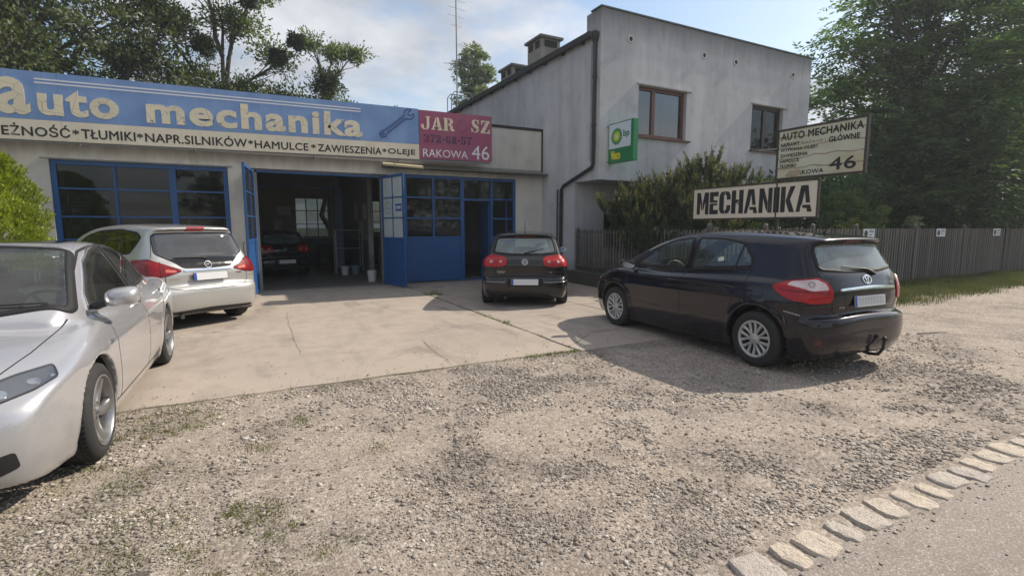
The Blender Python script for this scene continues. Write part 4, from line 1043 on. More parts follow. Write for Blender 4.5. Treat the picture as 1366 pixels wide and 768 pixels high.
# gate leaves
def leaf(name, hinge, ang, wd, cols, m_glass_, label):
    L = part_empty(name, garage, hinge); L.rotation_euler = (0, 0, ang); L['label'] = label
    f = MB(); f.box((0, -.025, .04), (.06, .025, 2.90)).box((wd-.06, -.025, .04), (wd, .025, 2.90)).box((.06, -.025, 2.83), (wd-.06, .025, 2.90)).box((.06, -.025, 1.23), (wd-.06, .025, 1.30))
    f.box((.06, -.025, .04), (wd-.06, .025, .10)); f.obj('leaf_frame', m_blue, L, bevel=.003)
    MB().box((.06, -.012, .10), (wd-.06, .012, 1.23)).obj('lower_panel', m_blue, L)
    xs = np.linspace(.06, wd-.06, cols+1); zs = [1.30, 1.80, 2.32, 2.83]
    for x in xs[1:-1]: MB().box((x-.014, -.02, 1.30), (x+.014, .02, 2.83)).obj('glazing_bar', m_blue, L)
    for j in (1, 2):
        for i in range(cols): MB().box((xs[i]+.014, -.018, zs[j]-.014), (xs[i+1]-.014, .018, zs[j]+.014)).obj('glazing_bar', m_blue, L)
    for i in range(cols):
        for j in range(3):
            MB().box((xs[i]+(.014 if i else 0), -.004, zs[j]+(.014 if j else 0)), (xs[i+1]-(.014 if i < cols-1 else 0), .004, zs[j+1]-(.014 if j < 2 else 0))).obj('pane', m_glass_, L)
    return L
# local x runs from hinge to free edge
lf = leaf('gate_leaf', (.20, GY-.02, 0), R(-97), 1.60, 2, m_pane, 'left gate leaf, swung fully open')
MB().tube([(1.52, -.06, 1.0), (1.52, -.09, 1.05), (1.52, -.09, 1.2), (1.52, -.06, 1.25)], .012, 6).obj('handle', m_steel, lf)
rf = leaf('gate_leaf', (3.25, GY-.03, 0), R(-75), 1.10, 2, m_pane_white, 'right gate leaf with whitened panes')
m_star = plain('grey_star_print', (.18, .22, .24), .5); m_badgeb = plain('blue_badge_print', (.02, .07, .30), .4)
k = MB(); T = Matrix.Translation((.31, -.0065, 2.06)) @ Matrix.Rotation(R(90), 4, 'X')
ring(k, T, .15, .008, 32)
for a in (90, 210, 330):
    a = R(a); q = a+R(60); p = a-R(60)
    k.add([T @ Vector(v) for v in ((math.cos(a)*.145, math.sin(a)*.145, .002), (math.cos(q)*.02, math.sin(q)*.02, .002), (0, 0, .006), (math.cos(p)*.02, math.sin(p)*.02, .002))], [(0, 1, 2), (0, 2, 3)])
k.obj('star_print', m_star, rf)
bd = MB().box((.68, -.0075, 1.97), (.98, -.0055, 2.15)).obj('blue_badge', m_badgeb, rf)
k = MB()
for i in range(4): ring(k, Matrix.Translation((.745+i*.058, -.009, 2.06)) @ Matrix.Rotation(R(90), 4, 'X'), .036, .006, 18)
k.obj('badge_rings', m_white, bd)
MB().tube([(1.02, -.03, .04), (1.14, -.10, -.0)], .010, 6).obj('stay_bolt', m_steel, rf); MB().tube([(1.5, -.03, .06), (1.62, -.1, .01)], .010, 6).obj('stay_bolt', m_steel, lf)
# glazed front right
GF = part_empty('glazed_front', garage)
def gb(n, a, b, m=m_blue, bev=.003): return box(n, a, b, m, GF, bev)
y0, y1 = GY+.04, GY+.12
gb('frame_post', (3.84, y0, 0), (3.93, y1, 2.90)); gb('frame_post', (4.66, y0, 1.30), (4.72, y1, 2.90)); gb('frame_post', (5.50, y0, 0), (5.62, y1, 2.90)); gb('frame_post', (6.46, y0, 0), (6.53, y1, 2.90)); gb('frame_post', (7.21, y0, 0), (7.29, y1, 2.90)); gb('frame_post', (6.98, y0+.01, 1.30), (7.01, y1-.01, 2.32))
gb('frame_head', (3.84, y0, 2.90), (7.29, y1, 2.99))
for a, b in ((3.93, 5.50), (6.53, 7.21)):
    gb('lower_panel', (a, y0+.02, .04), (b, y1-.02, 1.24)); gb('glazing_bar', (a, y0, 1.24), (b, y1, 1.30))
gb('door_head', (5.62, y0, 2.32), (6.46, y1, 2.38)); gb('door_sill', (5.62, y0-.02, .0), (6.46, y1, .05))
for a, b in ((3.93, 4.66), (4.72, 5.50), (6.53, 6.98)):
    for z in (1.81, 2.38): gb('glazing_bar', (a, y0+.01, z-.025), (b, y1-.01, z+.025))
for z in (1.81, 2.38): gb('glazing_bar', (7.01, y0+.01, z-.025), (7.21, y1-.01, z+.025))
for a, b in ((3.93, 4.66), (4.72, 5.50), (6.53, 6.98), (7.01, 7.21)):
    for c, d in ((1.30, 1.785), (1.835, 2.355), (2.405, 2.90)): gb('pane', (a, GY+.078, c), (b, GY+.084, d), m_pane, 0)
gb('pane', (5.62, GY+.078, 2.38), (6.46, GY+.084, 2.90), m_pane, 0)
dl = part_empty('door_leaf', GF, (6.45, GY+.14, 0)); dl.rotation_euler = (0, 0, R(84))
MB().box((0, -.02, .05), (.82, .02, 2.30)).obj('door_panel', m_blue, dl, bevel=.003)
# concrete canopy over the glazed front
cn = MB().prism([(3.26, GY-.001, 3.20), (3.26, GY-.36, 3.165), (3.26, GY-.36, 3.115), (3.26, GY-.001, 3.12)], (4.95, 0, 0)).obj('canopy_slab', m_conc_ledge, garage, bevel=.006)
MB().prism([(3.20, GY-.42, 3.14), (4.28, GY-.42, 3.10), (4.28, GY-.36, 3.17), (3.20, GY-.36, 3.205)], (0, 0, .02)).obj('canopy_board', m_lightwood, garage)
box('parapet_edge_trim', (6.0, GY-.025, 4.452), (8.21, GY-.002, 4.49), m_tar, garage); box('parapet_end_trim', (8.17, GY-.025, 3.25), (8.21, GY-.002, 4.45), m_tar, garage)
for x in (-2.89, -.9, 1.55, 3.6): MB().tube([(x, GY-.002, 3.34), (x-.02, GY-.30, 3.2), (x, GY-.46, 3.33)], .014, 6).obj('sign_bracket', m_steel, garage)

# things standing inside the workshop
def shelf():
    t = empty('steel_shelf', (3.0, 17.6, 0), 0, 'grey steel shelf unit with buckets, standing inside the workshop gate', 'shelf')
    for x in (-.42, .42):
        for y in (-.2, .2): MB().box((x-.018, y-.018, .02), (x+.018, y+.018, 1.5)).obj('post', m_steel, t)
    for z in (.25, .85, 1.45): MB().box((-.40, -.2, z), (.40, .2, z+.02)).obj('shelf_board', m_steel, t)
    return t
shelf()
m_bucket = plain('white_plastic_bucket', (.55, .56, .55), .4); m_bucketb = plain('blue_grey_bucket', (.14, .20, .26), .4)
def bucket(x, y, z, s, m, label):
    t = empty('bucket', (x, y, z), 0, label, 'bucket')
    MB().lathe([(0, 0), (.10*s, 0), (.125*s, .26*s), (.13*s, .26*s), (.13*s, .28*s), (.118*s, .28*s), (.095*s, .01), (0, .012)], 20).obj('tub', m, t, smooth=True)
    MB().tube([(.13*s*math.cos(a), 0, .25*s-.10*s*math.sin(a)) for a in np.linspace(0, math.pi, 9)], .004, 5).obj('bail_handle', m_steel, t)
bucket(2.75, 16.9, .022, 1, m_bucket, 'white bucket on the workshop floor in front of the steel shelf')
bucket(3.10, 16.95, .022, 1.05, m_bucketb, 'blue-grey bucket on the floor right of the white bucket')
bucket(3.12, 14.6, .022, 1.1, m_bucket, 'white bucket just inside the right gate post')
def notice(x, z, w, h, y, label, name='paper_notice'):
    o = box(name, (x-w/2, y-.006, z-h/2), (x+w/2, y, z+h/2), m_white); set_origin(o, (x, y, z)); tag(o, label, 'notice'); return o
for x, y, z, w, h, lb in ((3.44, 16.9, 2.05, .02, .5, 'upper white sheet pinned inside on the bay wall'), (3.44, 17.6, 1.55, .02, .45, 'middle white sheet pinned inside on the bay wall'), (3.44, 18.4, 2.1, .02, .6, 'farthest white sheet pinned on the bay wall')):
    o = MB().box((x-.012, y-.3, z-h/2), (x-.006, y+.3, z+h/2)).obj('paper_notice', m_white); set_origin(o, (x-.01, y, z)); tag(o, lb, 'notice')
def bench():
    t = empty('workbench', (4.8, 17.2, 0), 0, 'workbench with a vice behind the glazed front of the workshop', 'workbench')
    MB().box((-.9, -.35, .82), (.9, .35, .88)).obj('bench_top', m_lightwood, t, bevel=.004)
    for x in (-.8, .8):
        for y in (-.28, .28): MB().box((x-.03, y-.03, .02), (x+.03, y+.03, .819)).obj('leg', m_steel, t)
    MB().box((.4, -.42, .881), (.62, -.2, 1.02)).obj('vice', m_steel, t, bevel=.01)
bench()
MB_ = MB().tube([(-.3, 0, 0), (.3, 0, 0)], .02, 8)
for x in (4.6, 6.4):
    t = empty('strip_lamp', (x, 16.0, 3.4), 0, 'unlit strip lamp under the workshop ceiling, %s' % ('left of two' if x < 5 else 'right of two'), 'lamp'); MB().box((-.65, -.05, 0), (.65, .05, .06)).obj('lamp_body', m_white, t); MB().tube([(-.6, 0, -.03), (.6, 0, -.03)], .014, 8).obj('tube', m_white, t)

# ---------------------------------------------------------------- house
HX, HY = 8.22, 10.83; HX2 = 16.85
house = empty('house', (0, 0, 0), 0, 'two-storey grey rendered house with brown windows and an overhanging upper floor', 'house')
W1 = (9.50, 11.27, 4.0, 5.34); W2 = (14.05, 15.55, 3.95, 5.33)
mb = MB(); wallY(mb, HX, HX2, HY, HY+.35, 2.80, 7.05, [W1, W2]); merge_flat(mb.obj('upper_front_wall', m_house, house))
mb = MB(); mb.box((HX, HY+.352, 2.80), (HX+.3, 24, 6.44)); mb.box((HX, 11.9, -.05), (HX+.3, 24, 2.798)); mb.obj('side_wall', m_house, house)
mb = MB(); mb.box((HX2-.3, HY+.352, 2.80), (HX2, 24, 6.44)); mb.box((HX2-.3, 11.9, -.05), (HX2, 24, 2.798)); mb.obj('far_side_wall', m_house, house)
box('back_wall', (HX, 24.002, -.05), (HX2, 24.3, 6.44), m_house, house)
mb = MB(); wallY(mb, HX+.302, HX2-.302, 11.9, 12.15, -.05, 2.79, [(9.25, 10.35, .95, 2.3), (11.6, 13.4, .95, 2.3)]); merge_flat(mb.obj('ground_floor_wall', m_house, house))
box('floor_slab', (HX+.302, HY+.352, 2.80), (HX2-.302, 23.9, 2.98), m_house, house)
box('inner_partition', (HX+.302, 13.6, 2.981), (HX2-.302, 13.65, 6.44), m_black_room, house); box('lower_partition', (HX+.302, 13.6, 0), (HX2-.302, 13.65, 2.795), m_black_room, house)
rf_ = MB().box((HX-.14, HY+.34, 6.442), (HX2+.14, 24.5, 6.56)).obj('roof', m_tar, house)
for i in range(14): MB().box((HX-.12, HY+.7+i*.95, 6.36), (HX-.002, HY+.78+i*.95, 6.44)).obj('rafter_end', m_tar, rf_)
MB().prism([(HX-.15, HY+.1, 6.40), (HX-.15, HY+.1, 6.50), (HX-.06, HY+.1, 6.52), (HX-.06, HY+.1, 6.40)], (0, 13.5, 0)).obj('eaves_board', m_tar, rf_)
box('parapet_side', (HX, HY+.352, 6.561), (HX+.2, HY+.62, 7.05), m_house, house)
box('parapet_cap', (HX-.04, HY-.045, 7.052), (HX2+.04, HY+.40, 7.09), m_capm, house)
for q, nm in ((W1, 1), (W2, 2)):
    mid = q[0]+(q[1]-q[0])*(.36 if nm == 1 else .5)
    w = glazing(house, 'window', q[0], q[1], q[2], q[3], HY+.16, [(mid, .12)], [], m_brownf if nm == 1 else m_brownd, .05, .09, .05, m_pane_house if nm == 1 else m_pane)
    box('sill', (q[0]-.05, HY-.09, q[2]-.04), (q[1]+.14, HY+.10, q[2]-.002), m_brownf, w)
    MB().box((q[0]-.06, HY-.05, q[3]+.005), (q[1]+.18, HY-.001, q[3]+.055)).obj('lintel_trim', m_house, w)
    c = MB(); n = 40
    for a, b in (((q[0]+.05, q[0]+.55), (q[1]-.5, q[1]-.05)) if nm == 1 else ((q[0]+.05, q[0]+.4),)):
        G = [[(a+(b-a)*i/n, HY+.45+.03*math.sin(i*.9), z) for z in (q[2], q[3])] for i in range(n+1)]; c.grid(G)
    c.obj('curtain', m_curtain if nm == 1 else m_dark, w)
for q in ((9.25, 10.35, .95, 2.3), (11.6, 13.4, .95, 2.3)): glazing(house, 'window', q[0], q[1], q[2], q[3], 12.02, [((q[0]+q[1])/2, .09)], [], m_brownf, .05, .08, .05, m_pane_house)
m_vent = plain('pale_vent_ring', (.48, .48, .46), .7)
for x in (9.17, 11.87, 13.2, 15.9):
    T = Matrix.Translation((x, HY, 6.43)) @ Matrix.Rotation(R(90), 4, 'X')
    v_ = MB().lathe([(.062, .0), (.062, .03), (.095, .03), (.10, .0)], 24, T).obj('vent_ring', m_vent, house, smooth=True, angle=50)
    MB().lathe([(.0, .004), (.061, .004)], 20, T).obj('vent_hole', m_black_room, v_)
# drainpipe with its hopper, following the overhang
px = HX-.06
dp = MB().tube([(px, 11.0, 6.30), (px, 11.0, 3.22), (px, 11.06, 3.12), (px, 12.38, 2.74), (px, 12.5, 2.64), (px, 12.5, .0)], .048, 12).obj('drainpipe', m_pipe, house, smooth=True, angle=60)
MB().lathe([(.05, 0), (.06, .02), (.11, .16), (.12, .24), (.10, .24), (.05, .1)], 14, Matrix.Translation((px, 11.0, 6.24))).obj('hopper', m_pipe, dp, smooth=True)
for z in (5.4, 4.2, 2.2, 1.2): MB().lathe([(.056, -.02), (.06, -.02), (.06, .02), (.056, .02)], 14, Matrix.Translation((px, 11.0 if z > 3 else 12.5, z))).obj('pipe_clip', m_pipe, dp)
MB().tube([(px, 12.7, 2.66), (px, 12.7, .0)], .022, 8).obj('cable_pipe', m_pipe, house, smooth=True); MB().tube([(HX-.025, 11.2, 6.25), (HX-.025, 11.2, 3.3)], .018, 8).obj('conduit', m_house, house, smooth=True)
# chimneys
m_brickr = render_mat('chimney_render', (.36, .34, .30), (.28, .26, .23), (.10, .09, .08), 1.0)
def chimney(x, y, w, d, z1):
    c = MB().box((x, y, 6.562), (x+w, y+d, z1-.08)).obj('chimney', m_brickr, house)
    MB().box((x-.09, y-.09, z1-.08), (x+w+.09, y+d+.09, z1)).obj('chimney_cap', m_conc_ledge, c)
    for k in range(2): MB().box((x-.012, y+.12+k*d*.46, z1-.36), (x-.002, y+.12+d*.3+k*d*.46, z1-.14)).obj('flue_opening', m_black_room, c)
    MB().box((x+.12, y-.012, z1-.36), (x+w-.12, y-.002, z1-.14)).obj('flue_opening', m_black_room, c)
    MB().box((x-.03, y-.03, 6.563), (x+w+.03, y+d+.03, 6.85)).obj('flashing', m_tar, c)
chimney(9.25, 15.5, .75, .95, 8.05); chimney(9.5, 18.1, .8, 1.0, 7.85)
# low planter wall beside the house and its soil
pw = MB().box((8.0, 7.48, -.05), (8.22, 11.88, .36)).obj('planter_wall', m_conc_ledge, bevel=.01); tag(pw, 'low mossy concrete wall running from the house corner towards the fence', 'low wall')
tag(box('planter_soil', (8.222, 7.62, -.03), (12.5, 11.88, .28), m_grassground), kind='structure')

# aerial mast on the flat roof
def aerial():
    t = empty('aerial_mast', (8.9, 22.4, 6.562), 0, 'tall thin aerial mast with small antennas on the flat house roof', 'antenna')
    MB().tube([(0, 0, 0), (0, 0, 5.3)], .035, 8).obj('mast', m_steel, t, smooth=True)
    for z, l, a in ((5.1, .5, 10), (4.75, .45, 10), (4.4, .42, 10), (4.0, .3, 10)): MB().tube([(-l*math.cos(R(a)), -l*math.sin(R(a)), z), (l*math.cos(R(a)), l*math.sin(R(a)), z)], .008, 5).obj('dipole', m_steel, t)
    for z, a in ((3.2, 15), (2.4, -10)):
        d = Vector((math.cos(R(a)), math.sin(R(a)), -.12)); MB().tube([Vector((0, 0, z+.1)), Vector((0, 0, z+.1))+d*1.0], .014, 5).obj('boom', m_steel, t)
        for k in range(6):
            p = Vector((0, 0, z+.1))+d*(.2+k*.15); MB().tube([p+Vector((-.1, .28, 0)), p-Vector((-.1, .28, 0))], .007, 4).obj('element', m_steel, t)
    MB().tube([(-.6, .1, 2.35), (.1, 0, 2.35)], .012, 4).obj('crossbar', m_steel, t)
aerial()
def roof_ladder():
    t = empty('roof_ladder', (8.35, 21.7, 6.562), 0, 'bent tube handrail of a ladder at the back of the house roof', 'handrail')
    for y in (0, .5): MB().tube([(0, y, 0), (0, y, .75), (.15, y, .95), (.9, y, .95), (1.0, y, .8), (1.0, y, 0)], .022, 7).obj('rail', m_steel, t, smooth=True)
roof_ladder()

def tyre_thing(x, y, z, label):
    t = MB().lathe([(.19, -.1), (.22, -.11), (.29, -.11), (.315, -.09), (.32, -.05), (.32, .05), (.315, .09), (.29, .11), (.22, .11), (.19, .1), (.20, 0)], 28, closed=True).obj('spare_tyre', m_tyre, smooth=True, angle=60); t.location = (x, y, z); tag(t, label, 'tyre'); t['group'] = 'tyres stacked inside the workshop'
for k, w_ in enumerate(('bottom', 'second', 'third', 'topmost')): tyre_thing(2.55, 19.6, .135+.225*k, w_+' tyre of the stack by the back wall of the workshop')
def cabinet():
    t = empty('tool_cabinet', (1.0, 21.5, .022), 0, 'dark red tool cabinet with drawers against the back wall of the workshop', 'cabinet'); mr = plain('dark_red_enamel', (.16, .015, .012), .35)
    MB().box((-.35, -.22, .08), (.35, .22, .95)).obj('carcass', mr, t, bevel=.01)
    for k in range(5): d = MB().box((-.32, -.24, .12+k*.16), (.32, -.222, .26+k*.16)).obj('drawer', mr, t, bevel=.004); MB().box((-.2, -.255, .20+k*.16), (.2, -.243, .215+k*.16)).obj('drawer_pull', m_steel, d)
cabinet()
def lift():
    t = empty('car_lift', (.0, 17.8, .022), 0, 'two-post car lift standing around the dark car in the workshop', 'car lift'); my = plain('dull_blue_lift_paint', (.03, .07, .14), .5)
    for x in (-.35, 2.75): MB().box((x-.12, -.15, 0), (x+.12, .15, 2.9)).obj('lift_post', my, t, bevel=.01)
    MB().box((-.23, -.08, 2.75), (2.63, .08, 2.87)).obj('cross_beam', my, t)
lift()
for k, (x, z, w_, h_, lb) in enumerate(((3.25, 1.9, .5, .35, 'left'), (3.0, 1.35, .3, .4, 'lower'))): notice(x-1.9, z+.3, w_, h_, 21.99, lb+' white notice on the back wall of the workshop')
# ---------------------------------------------------------------- lettering
def fit_text(s, x0, x1, z0, z1, T, ext=.002, offset=0, spacing=1.0, bold=0):
    """text stretched to fill x0..x1 and z0..z1 (bounding box) on the local x-z face; T places it"""
    V, F = text_mesh(s, 1, 0, offset, spacing); V = np.array(V); lo, hi = V.min(0), V.max(0)
    X = x0+(V[:, 0]-lo[0])/(hi[0]-lo[0])*(x1-x0); Z = z0+(V[:, 1]-lo[1])/(hi[1]-lo[1])*(z1-z0)
    mb = MB()
    for k, (a, b) in enumerate(((0, 0), (1, 0), (-1, 0), (0, 1), (0, -1)) if bold else ((0, 0),)): mb.add([T @ Vector((x+a*bold, -ext-k*.0003, z+b*bold)) for x, z in zip(X, Z)], F)
    return mb
def flat_polys(polys, T, ext=.002):
    mb = MB()
    for P in polys: mb.add([T @ Vector((x, -ext, z)) for x, z in P], [tuple(range(len(P)))])
    return mb
def sign_mat(name, col, fade, scale=1.5, drips=.5, rough=.55, dirt=(.12, .11, .10)):
    M = Mat(name); v = M.obj(); f = M.noise(v, scale, 5, .6); s = M.noise(M.mapping(v, (7, 7, .35)), 1.6, 4, .6); p = M.noise(v, 9, 6, .75)
    c = M.mix(M.ramp(f, [(.35, 0), (.7, 1)]), col, fade); c = M.mix(M.math('MULTIPLY', M.ramp(s, [(.55, 0), (.75, .6)]), drips), c, dirt)
    c = M.mix(M.math('MULTIPLY', M.ramp(p, [(.64, 0), (.70, .8)]), drips), c, tuple(min(1, q*1.6+.08) for q in fade))
    return M.done(M.bsdf(c, rough, 0, M.bump(p, .002, .4)))
def peeling(name, col, under, thr=.62, sc=7):
    M = Mat(name); v = M.obj(); n = M.noise(v, sc, 6, .7); e = M.voro(M.mapping(v, (1, 1, 1.6)), 2.1, 'DISTANCE_TO_EDGE')
    c = M.mix(M.ramp(M.noise(v, 1.5, 4), [(.3, 0), (.7, 1)]), col, tuple(q*.82 for q in col)); c = M.mix(M.ramp(n, [(thr, 0), (thr+.04, 1)]), c, under)
    c = M.mix(M.ramp(e, [(.004, .8), (.009, 0)]), c, tuple(q*.6 for q in under))
    return M.done(M.bsdf(c, .6))
m_sblue = sign_mat('faded_blue_board', (.15, .26, .50), (.22, .34, .58), drips=.6, dirt=(.30, .38, .55))
m_scream = sign_mat('cream_board', (.80, .71, .55), (.72, .63, .48), drips=.35)
m_smag = sign_mat('magenta_board', (.33, .062, .13), (.29, .09, .15), drips=.4, dirt=(.12, .04, .08))
m_lcream = peeling('peeling_cream_letters', (.78, .68, .50), (.20, .22, .30))
m_lwhite = plain('white_letters', (.72, .70, .72), .5, var=.08); m_lblack = plain('black_letters', (.022, .020, .020), .5, var=.3)
m_lpurple = plain('dark_purple_letters', (.07, .025, .06), .5); m_lnavy = plain('navy_emblem', (.02, .05, .18), .5)
m_lblackp = peeling('worn_black_letters', (.016, .016, .018), (.10, .09, .08), .76, 12)
m_rust = plain('brown_sign_frame', (.05, .035, .03), .6, var=.4, scale=12)
def P2(pts): return pts
SHZ = .0125
SY = 13.13
banner = empty('workshop_banner', (0, SY, 0), 0, 'long faded blue and cream AUTO MECHANIKA banner above the workshop gate, magenta end board', 'banner')
TB = Matrix(((1, 0, 0, 0), (0, 1, 0, 0), (SHZ, 0, 1, 0), (0, 0, 0, 1)))      # the boards climb slightly to the right
def bb(n, x0, x1, z0, z1, m, y0=0, y1=.04): return MB().box((x0, y0, z0), (x1, y1, z1), TB).obj(n, m, banner)
zT, zM, zB = 4.555, 3.66, 3.275
bx = [-6.6, -3.1, .42, 4.135]
for a, b in zip(bx, bx[1:]):
    bb('blue_board', a+.002, b-.002, zM+.002, zT, m_sblue); bb('cream_board', a+.002, b-.002, zB, zM-.002, m_scream)
bb('magenta_board', 4.140, 6.235, 3.30, 4.535, m_smag, -.012, .03)
for z0, z1 in ((4.405, 4.432), (4.34, 4.367)): bb('white_stripe', -3.44, 2.66, z0, z1, m_lwhite, -.003, -.0005)
for z in (zB-.03, zT-.1): MB().box((-6.6, .042, z), (6.2, .08, z+.05), TB).obj('back_rail', m_steel, banner)
TL = TB.copy()
def lett(name, s, x0, x1, z0, z1, m, offset=.0, spacing=1.0, y=-.002, ext=.012):
    """raised letters with their own thickness"""
    V, F = text_mesh(s, 1, .5, offset, spacing, res=4); V = np.array(V); lo, hi = V.min(0), V.max(0)
    X = x0+(V[:, 0]-lo[0])/(hi[0]-lo[0])*(x1-x0); Z = z0+(V[:, 1]-lo[1])/(hi[1]-lo[1])*(z1-z0); Y = y-(V[:, 2]-lo[2])/(hi[2]-lo[2])*ext
    mb = MB(); b = .005 if name == 'small_lettering' else 0
    for k, (da, dz) in enumerate(((0, 0), (b, 0), (-b, 0), (0, b), (0, -b)) if b else ((0, 0),)): mb.add([TL @ Vector((p[0]+da, p[1]-k*.0004, p[2]+dz)) for p in zip(X, Y, Z)], F)
    return mb.obj(name, m, banner)
lett('large_letter', 'a', -4.02, -3.53, 3.735, 4.41, m_lcream, .03)
lett('lettering', 'uto', -3.42, -2.17, 3.75, 4.265, m_lcream, .035, 1.12)
lett('lettering', 'mechanika', -1.71, 2.68, 3.735, 4.29, m_lcream, .035, 1.12)
lett('small_lettering', 'ZBIEŻNOŚĆ', -4.37, -2.98, 3.345, 3.575, m_lblack, .0, 1.05, ext=.003)
lett('small_lettering', '*', -2.94, -2.84, 3.42, 3.51, m_lblack, .0, ext=.003)
lett('small_lettering', 'TŁUMIKI', -2.80, -1.93, 3.35, 3.525, m_lblack, .0, 1.05, ext=.003)
lett('small_lettering', '*', -1.90, -1.80, 3.42, 3.51, m_lblack, .0, ext=.003)
lett('small_lettering', 'NAPR.SILNIKÓW', -1.76, .12, 3.35, 3.57, m_lblack, .0, 1.05, ext=.003)
lett('small_lettering', '*', .15, .24, 3.42, 3.51, m_lblack, .0, ext=.003)
lett('small_lettering', 'HAMULCE', .28, 1.41, 3.345, 3.51, m_lblack, .0, 1.05, ext=.003)
lett('small_lettering', '*', 1.48, 1.58, 3.41, 3.50, m_lblack, .0, ext=.003)
lett('small_lettering', 'ZAWIESZENIA', 1.63, 3.14, 3.345, 3.51, m_lblack, .0, 1.05, ext=.003)
lett('small_lettering', '*', 3.17, 3.27, 3.41, 3.50, m_lblack, .0, ext=.003)
lett('small_lettering', 'OLEJE', 3.31, 4.02, 3.345, 3.51, m_lblack, .0, 1.05, ext=.003)
# serif stencil letters of the end board, drawn by hand in unit cells
STEN = {
 'J': [[(.50, .93), (.50, 1), (1, 1), (1, .93), (.90, .92), (.90, .25), (.78, .06), (.55, 0), (.55, .10), (.63, .25), (.63, .92)], [(.50, 0), (.2, .04), (.0, .2), (.03, .36), (.15, .42), (.30, .36), (.32, .22), (.28, .14), (.38, .08), (.50, .08)]],
 'A': [[(.0, 0), (.0, .08), (.08, .08), (.40, .98), (.45, .98), (.45, .70), (.33, .36), (.45, .36), (.45, .27), (.30, .27), (.22, .08), (.32, .08), (.32, 0)], [(.50, 1), (.64, 1), (.93, .08), (1, .08), (1, 0), (.56, 0), (.56, .08), (.66, .08), (.60, .27), (.50, .27), (.50, .36), (.57, .36), (.50, .60)]],
 'R': [[(0, 0), (0, .08), (.08, .1), (.08, .9), (0, .92), (0, 1), (.36, 1), (.36, .92), (.36, .1), (.44, .08), (.44, 0)], [(.42, .92), (.42, 1), (.75, .96), (.88, .78), (.80, .58), (.62, .50), (.82, .40), (.86, .15), (1, .12), (1, .02), (.75, 0), (.62, .12), (.60, .38), (.42, .45), (.42, .53), (.58, .60), (.60, .84)]],
 'S': [[(.86, 1), (.92, .66), (.82, .66), (.68, .88), (.50, .93), (.36, .84), (.42, .70), (.84, .5), (.95, .28), (.82, .07), (.53, 0), (.53, .08), (.66, .18), (.58, .32), (.18, .50), (.06, .74), (.18, .94), (.46, 1), (.70, .96)], [(.04, 0), (0, .34), (.10, .34), (.26, .12), (.47, .07), (.47, 0), (.25, .04)]],
 'Z': [[(.06, 1), (.06, .68), (.14, .68), (.28, .90), (.52, .90), (.52, 1)], [(.57, 1), (1, 1), (1, .93), (.42, .10), (.60, .10), (.60, 0), (0, 0), (0, .07), (.58, .90), (.57, .90)], [(.65, 0), (.65, .10), (.80, .14), (.92, .34), (1, .34), (1, 0)]]}
def ngon_letters(s, glyphs, x0, x1, z0, z1, gap=.12, widths=None):
    ws = [(widths or {}).get(c, 1) for c in s]; tot = sum(ws)+gap*(len(s)-1); u = (x1-x0)/tot; out = []; x = x0
    for c, w in zip(s, ws):
        for P in glyphs.get(c, []): out.append([(x+px*w*u, z0+pz*(z1-z0)) for px, pz in P])
        x += (w+gap)*u
    return out
def poly_obj(name, polys, T, m, parent, ext=.004):
    mb = MB()
    for P in polys:
        n = len(P); tri = mgeo.tessellate_polygon([[Vector((x, z, 0)) for x, z in P]])
        mb.add([T @ Vector((x, -ext, z)) for x, z in P]+[T @ Vector((x, 0, z)) for x, z in P], [tuple(t) for t in tri]+[(i, (i+1) % n, n+(i+1) % n, n+i) for i in range(n)])
    return mb.obj(name, m, parent)
TM = TB @ Matrix.Translation((0, -.0125, -.055))
poly_obj('stencil_letter', ngon_letters('J', STEN, 4.19, 4.44, 4.10, 4.44), TM, m_lcream, banner)
poly_obj('stencil_letter', ngon_letters('A', STEN, 4.47, 4.78, 4.11, 4.44), TM, m_lcream, banner)
poly_obj('stencil_letter', ngon_letters('R', STEN, 4.81, 5.12, 4.11, 4.44), TM, m_lcream, banner)
k = MB(); ring(k, TM @ Matrix.Translation((5.35, -.001, 4.27)) @ Matrix.Rotation(R(90), 4, 'X'), .14, .004, 28, .9, 1.15); k.obj('ghost_letter_outline', m_lpurple, banner)
poly_obj('stencil_letter', ngon_letters('S', STEN, 5.61, 5.86, 4.12, 4.47), TM, m_lcream, banner)
poly_obj('stencil_letter', ngon_letters('Z', STEN, 5.89, 6.17, 4.12, 4.46), TM, m_lcream, banner)
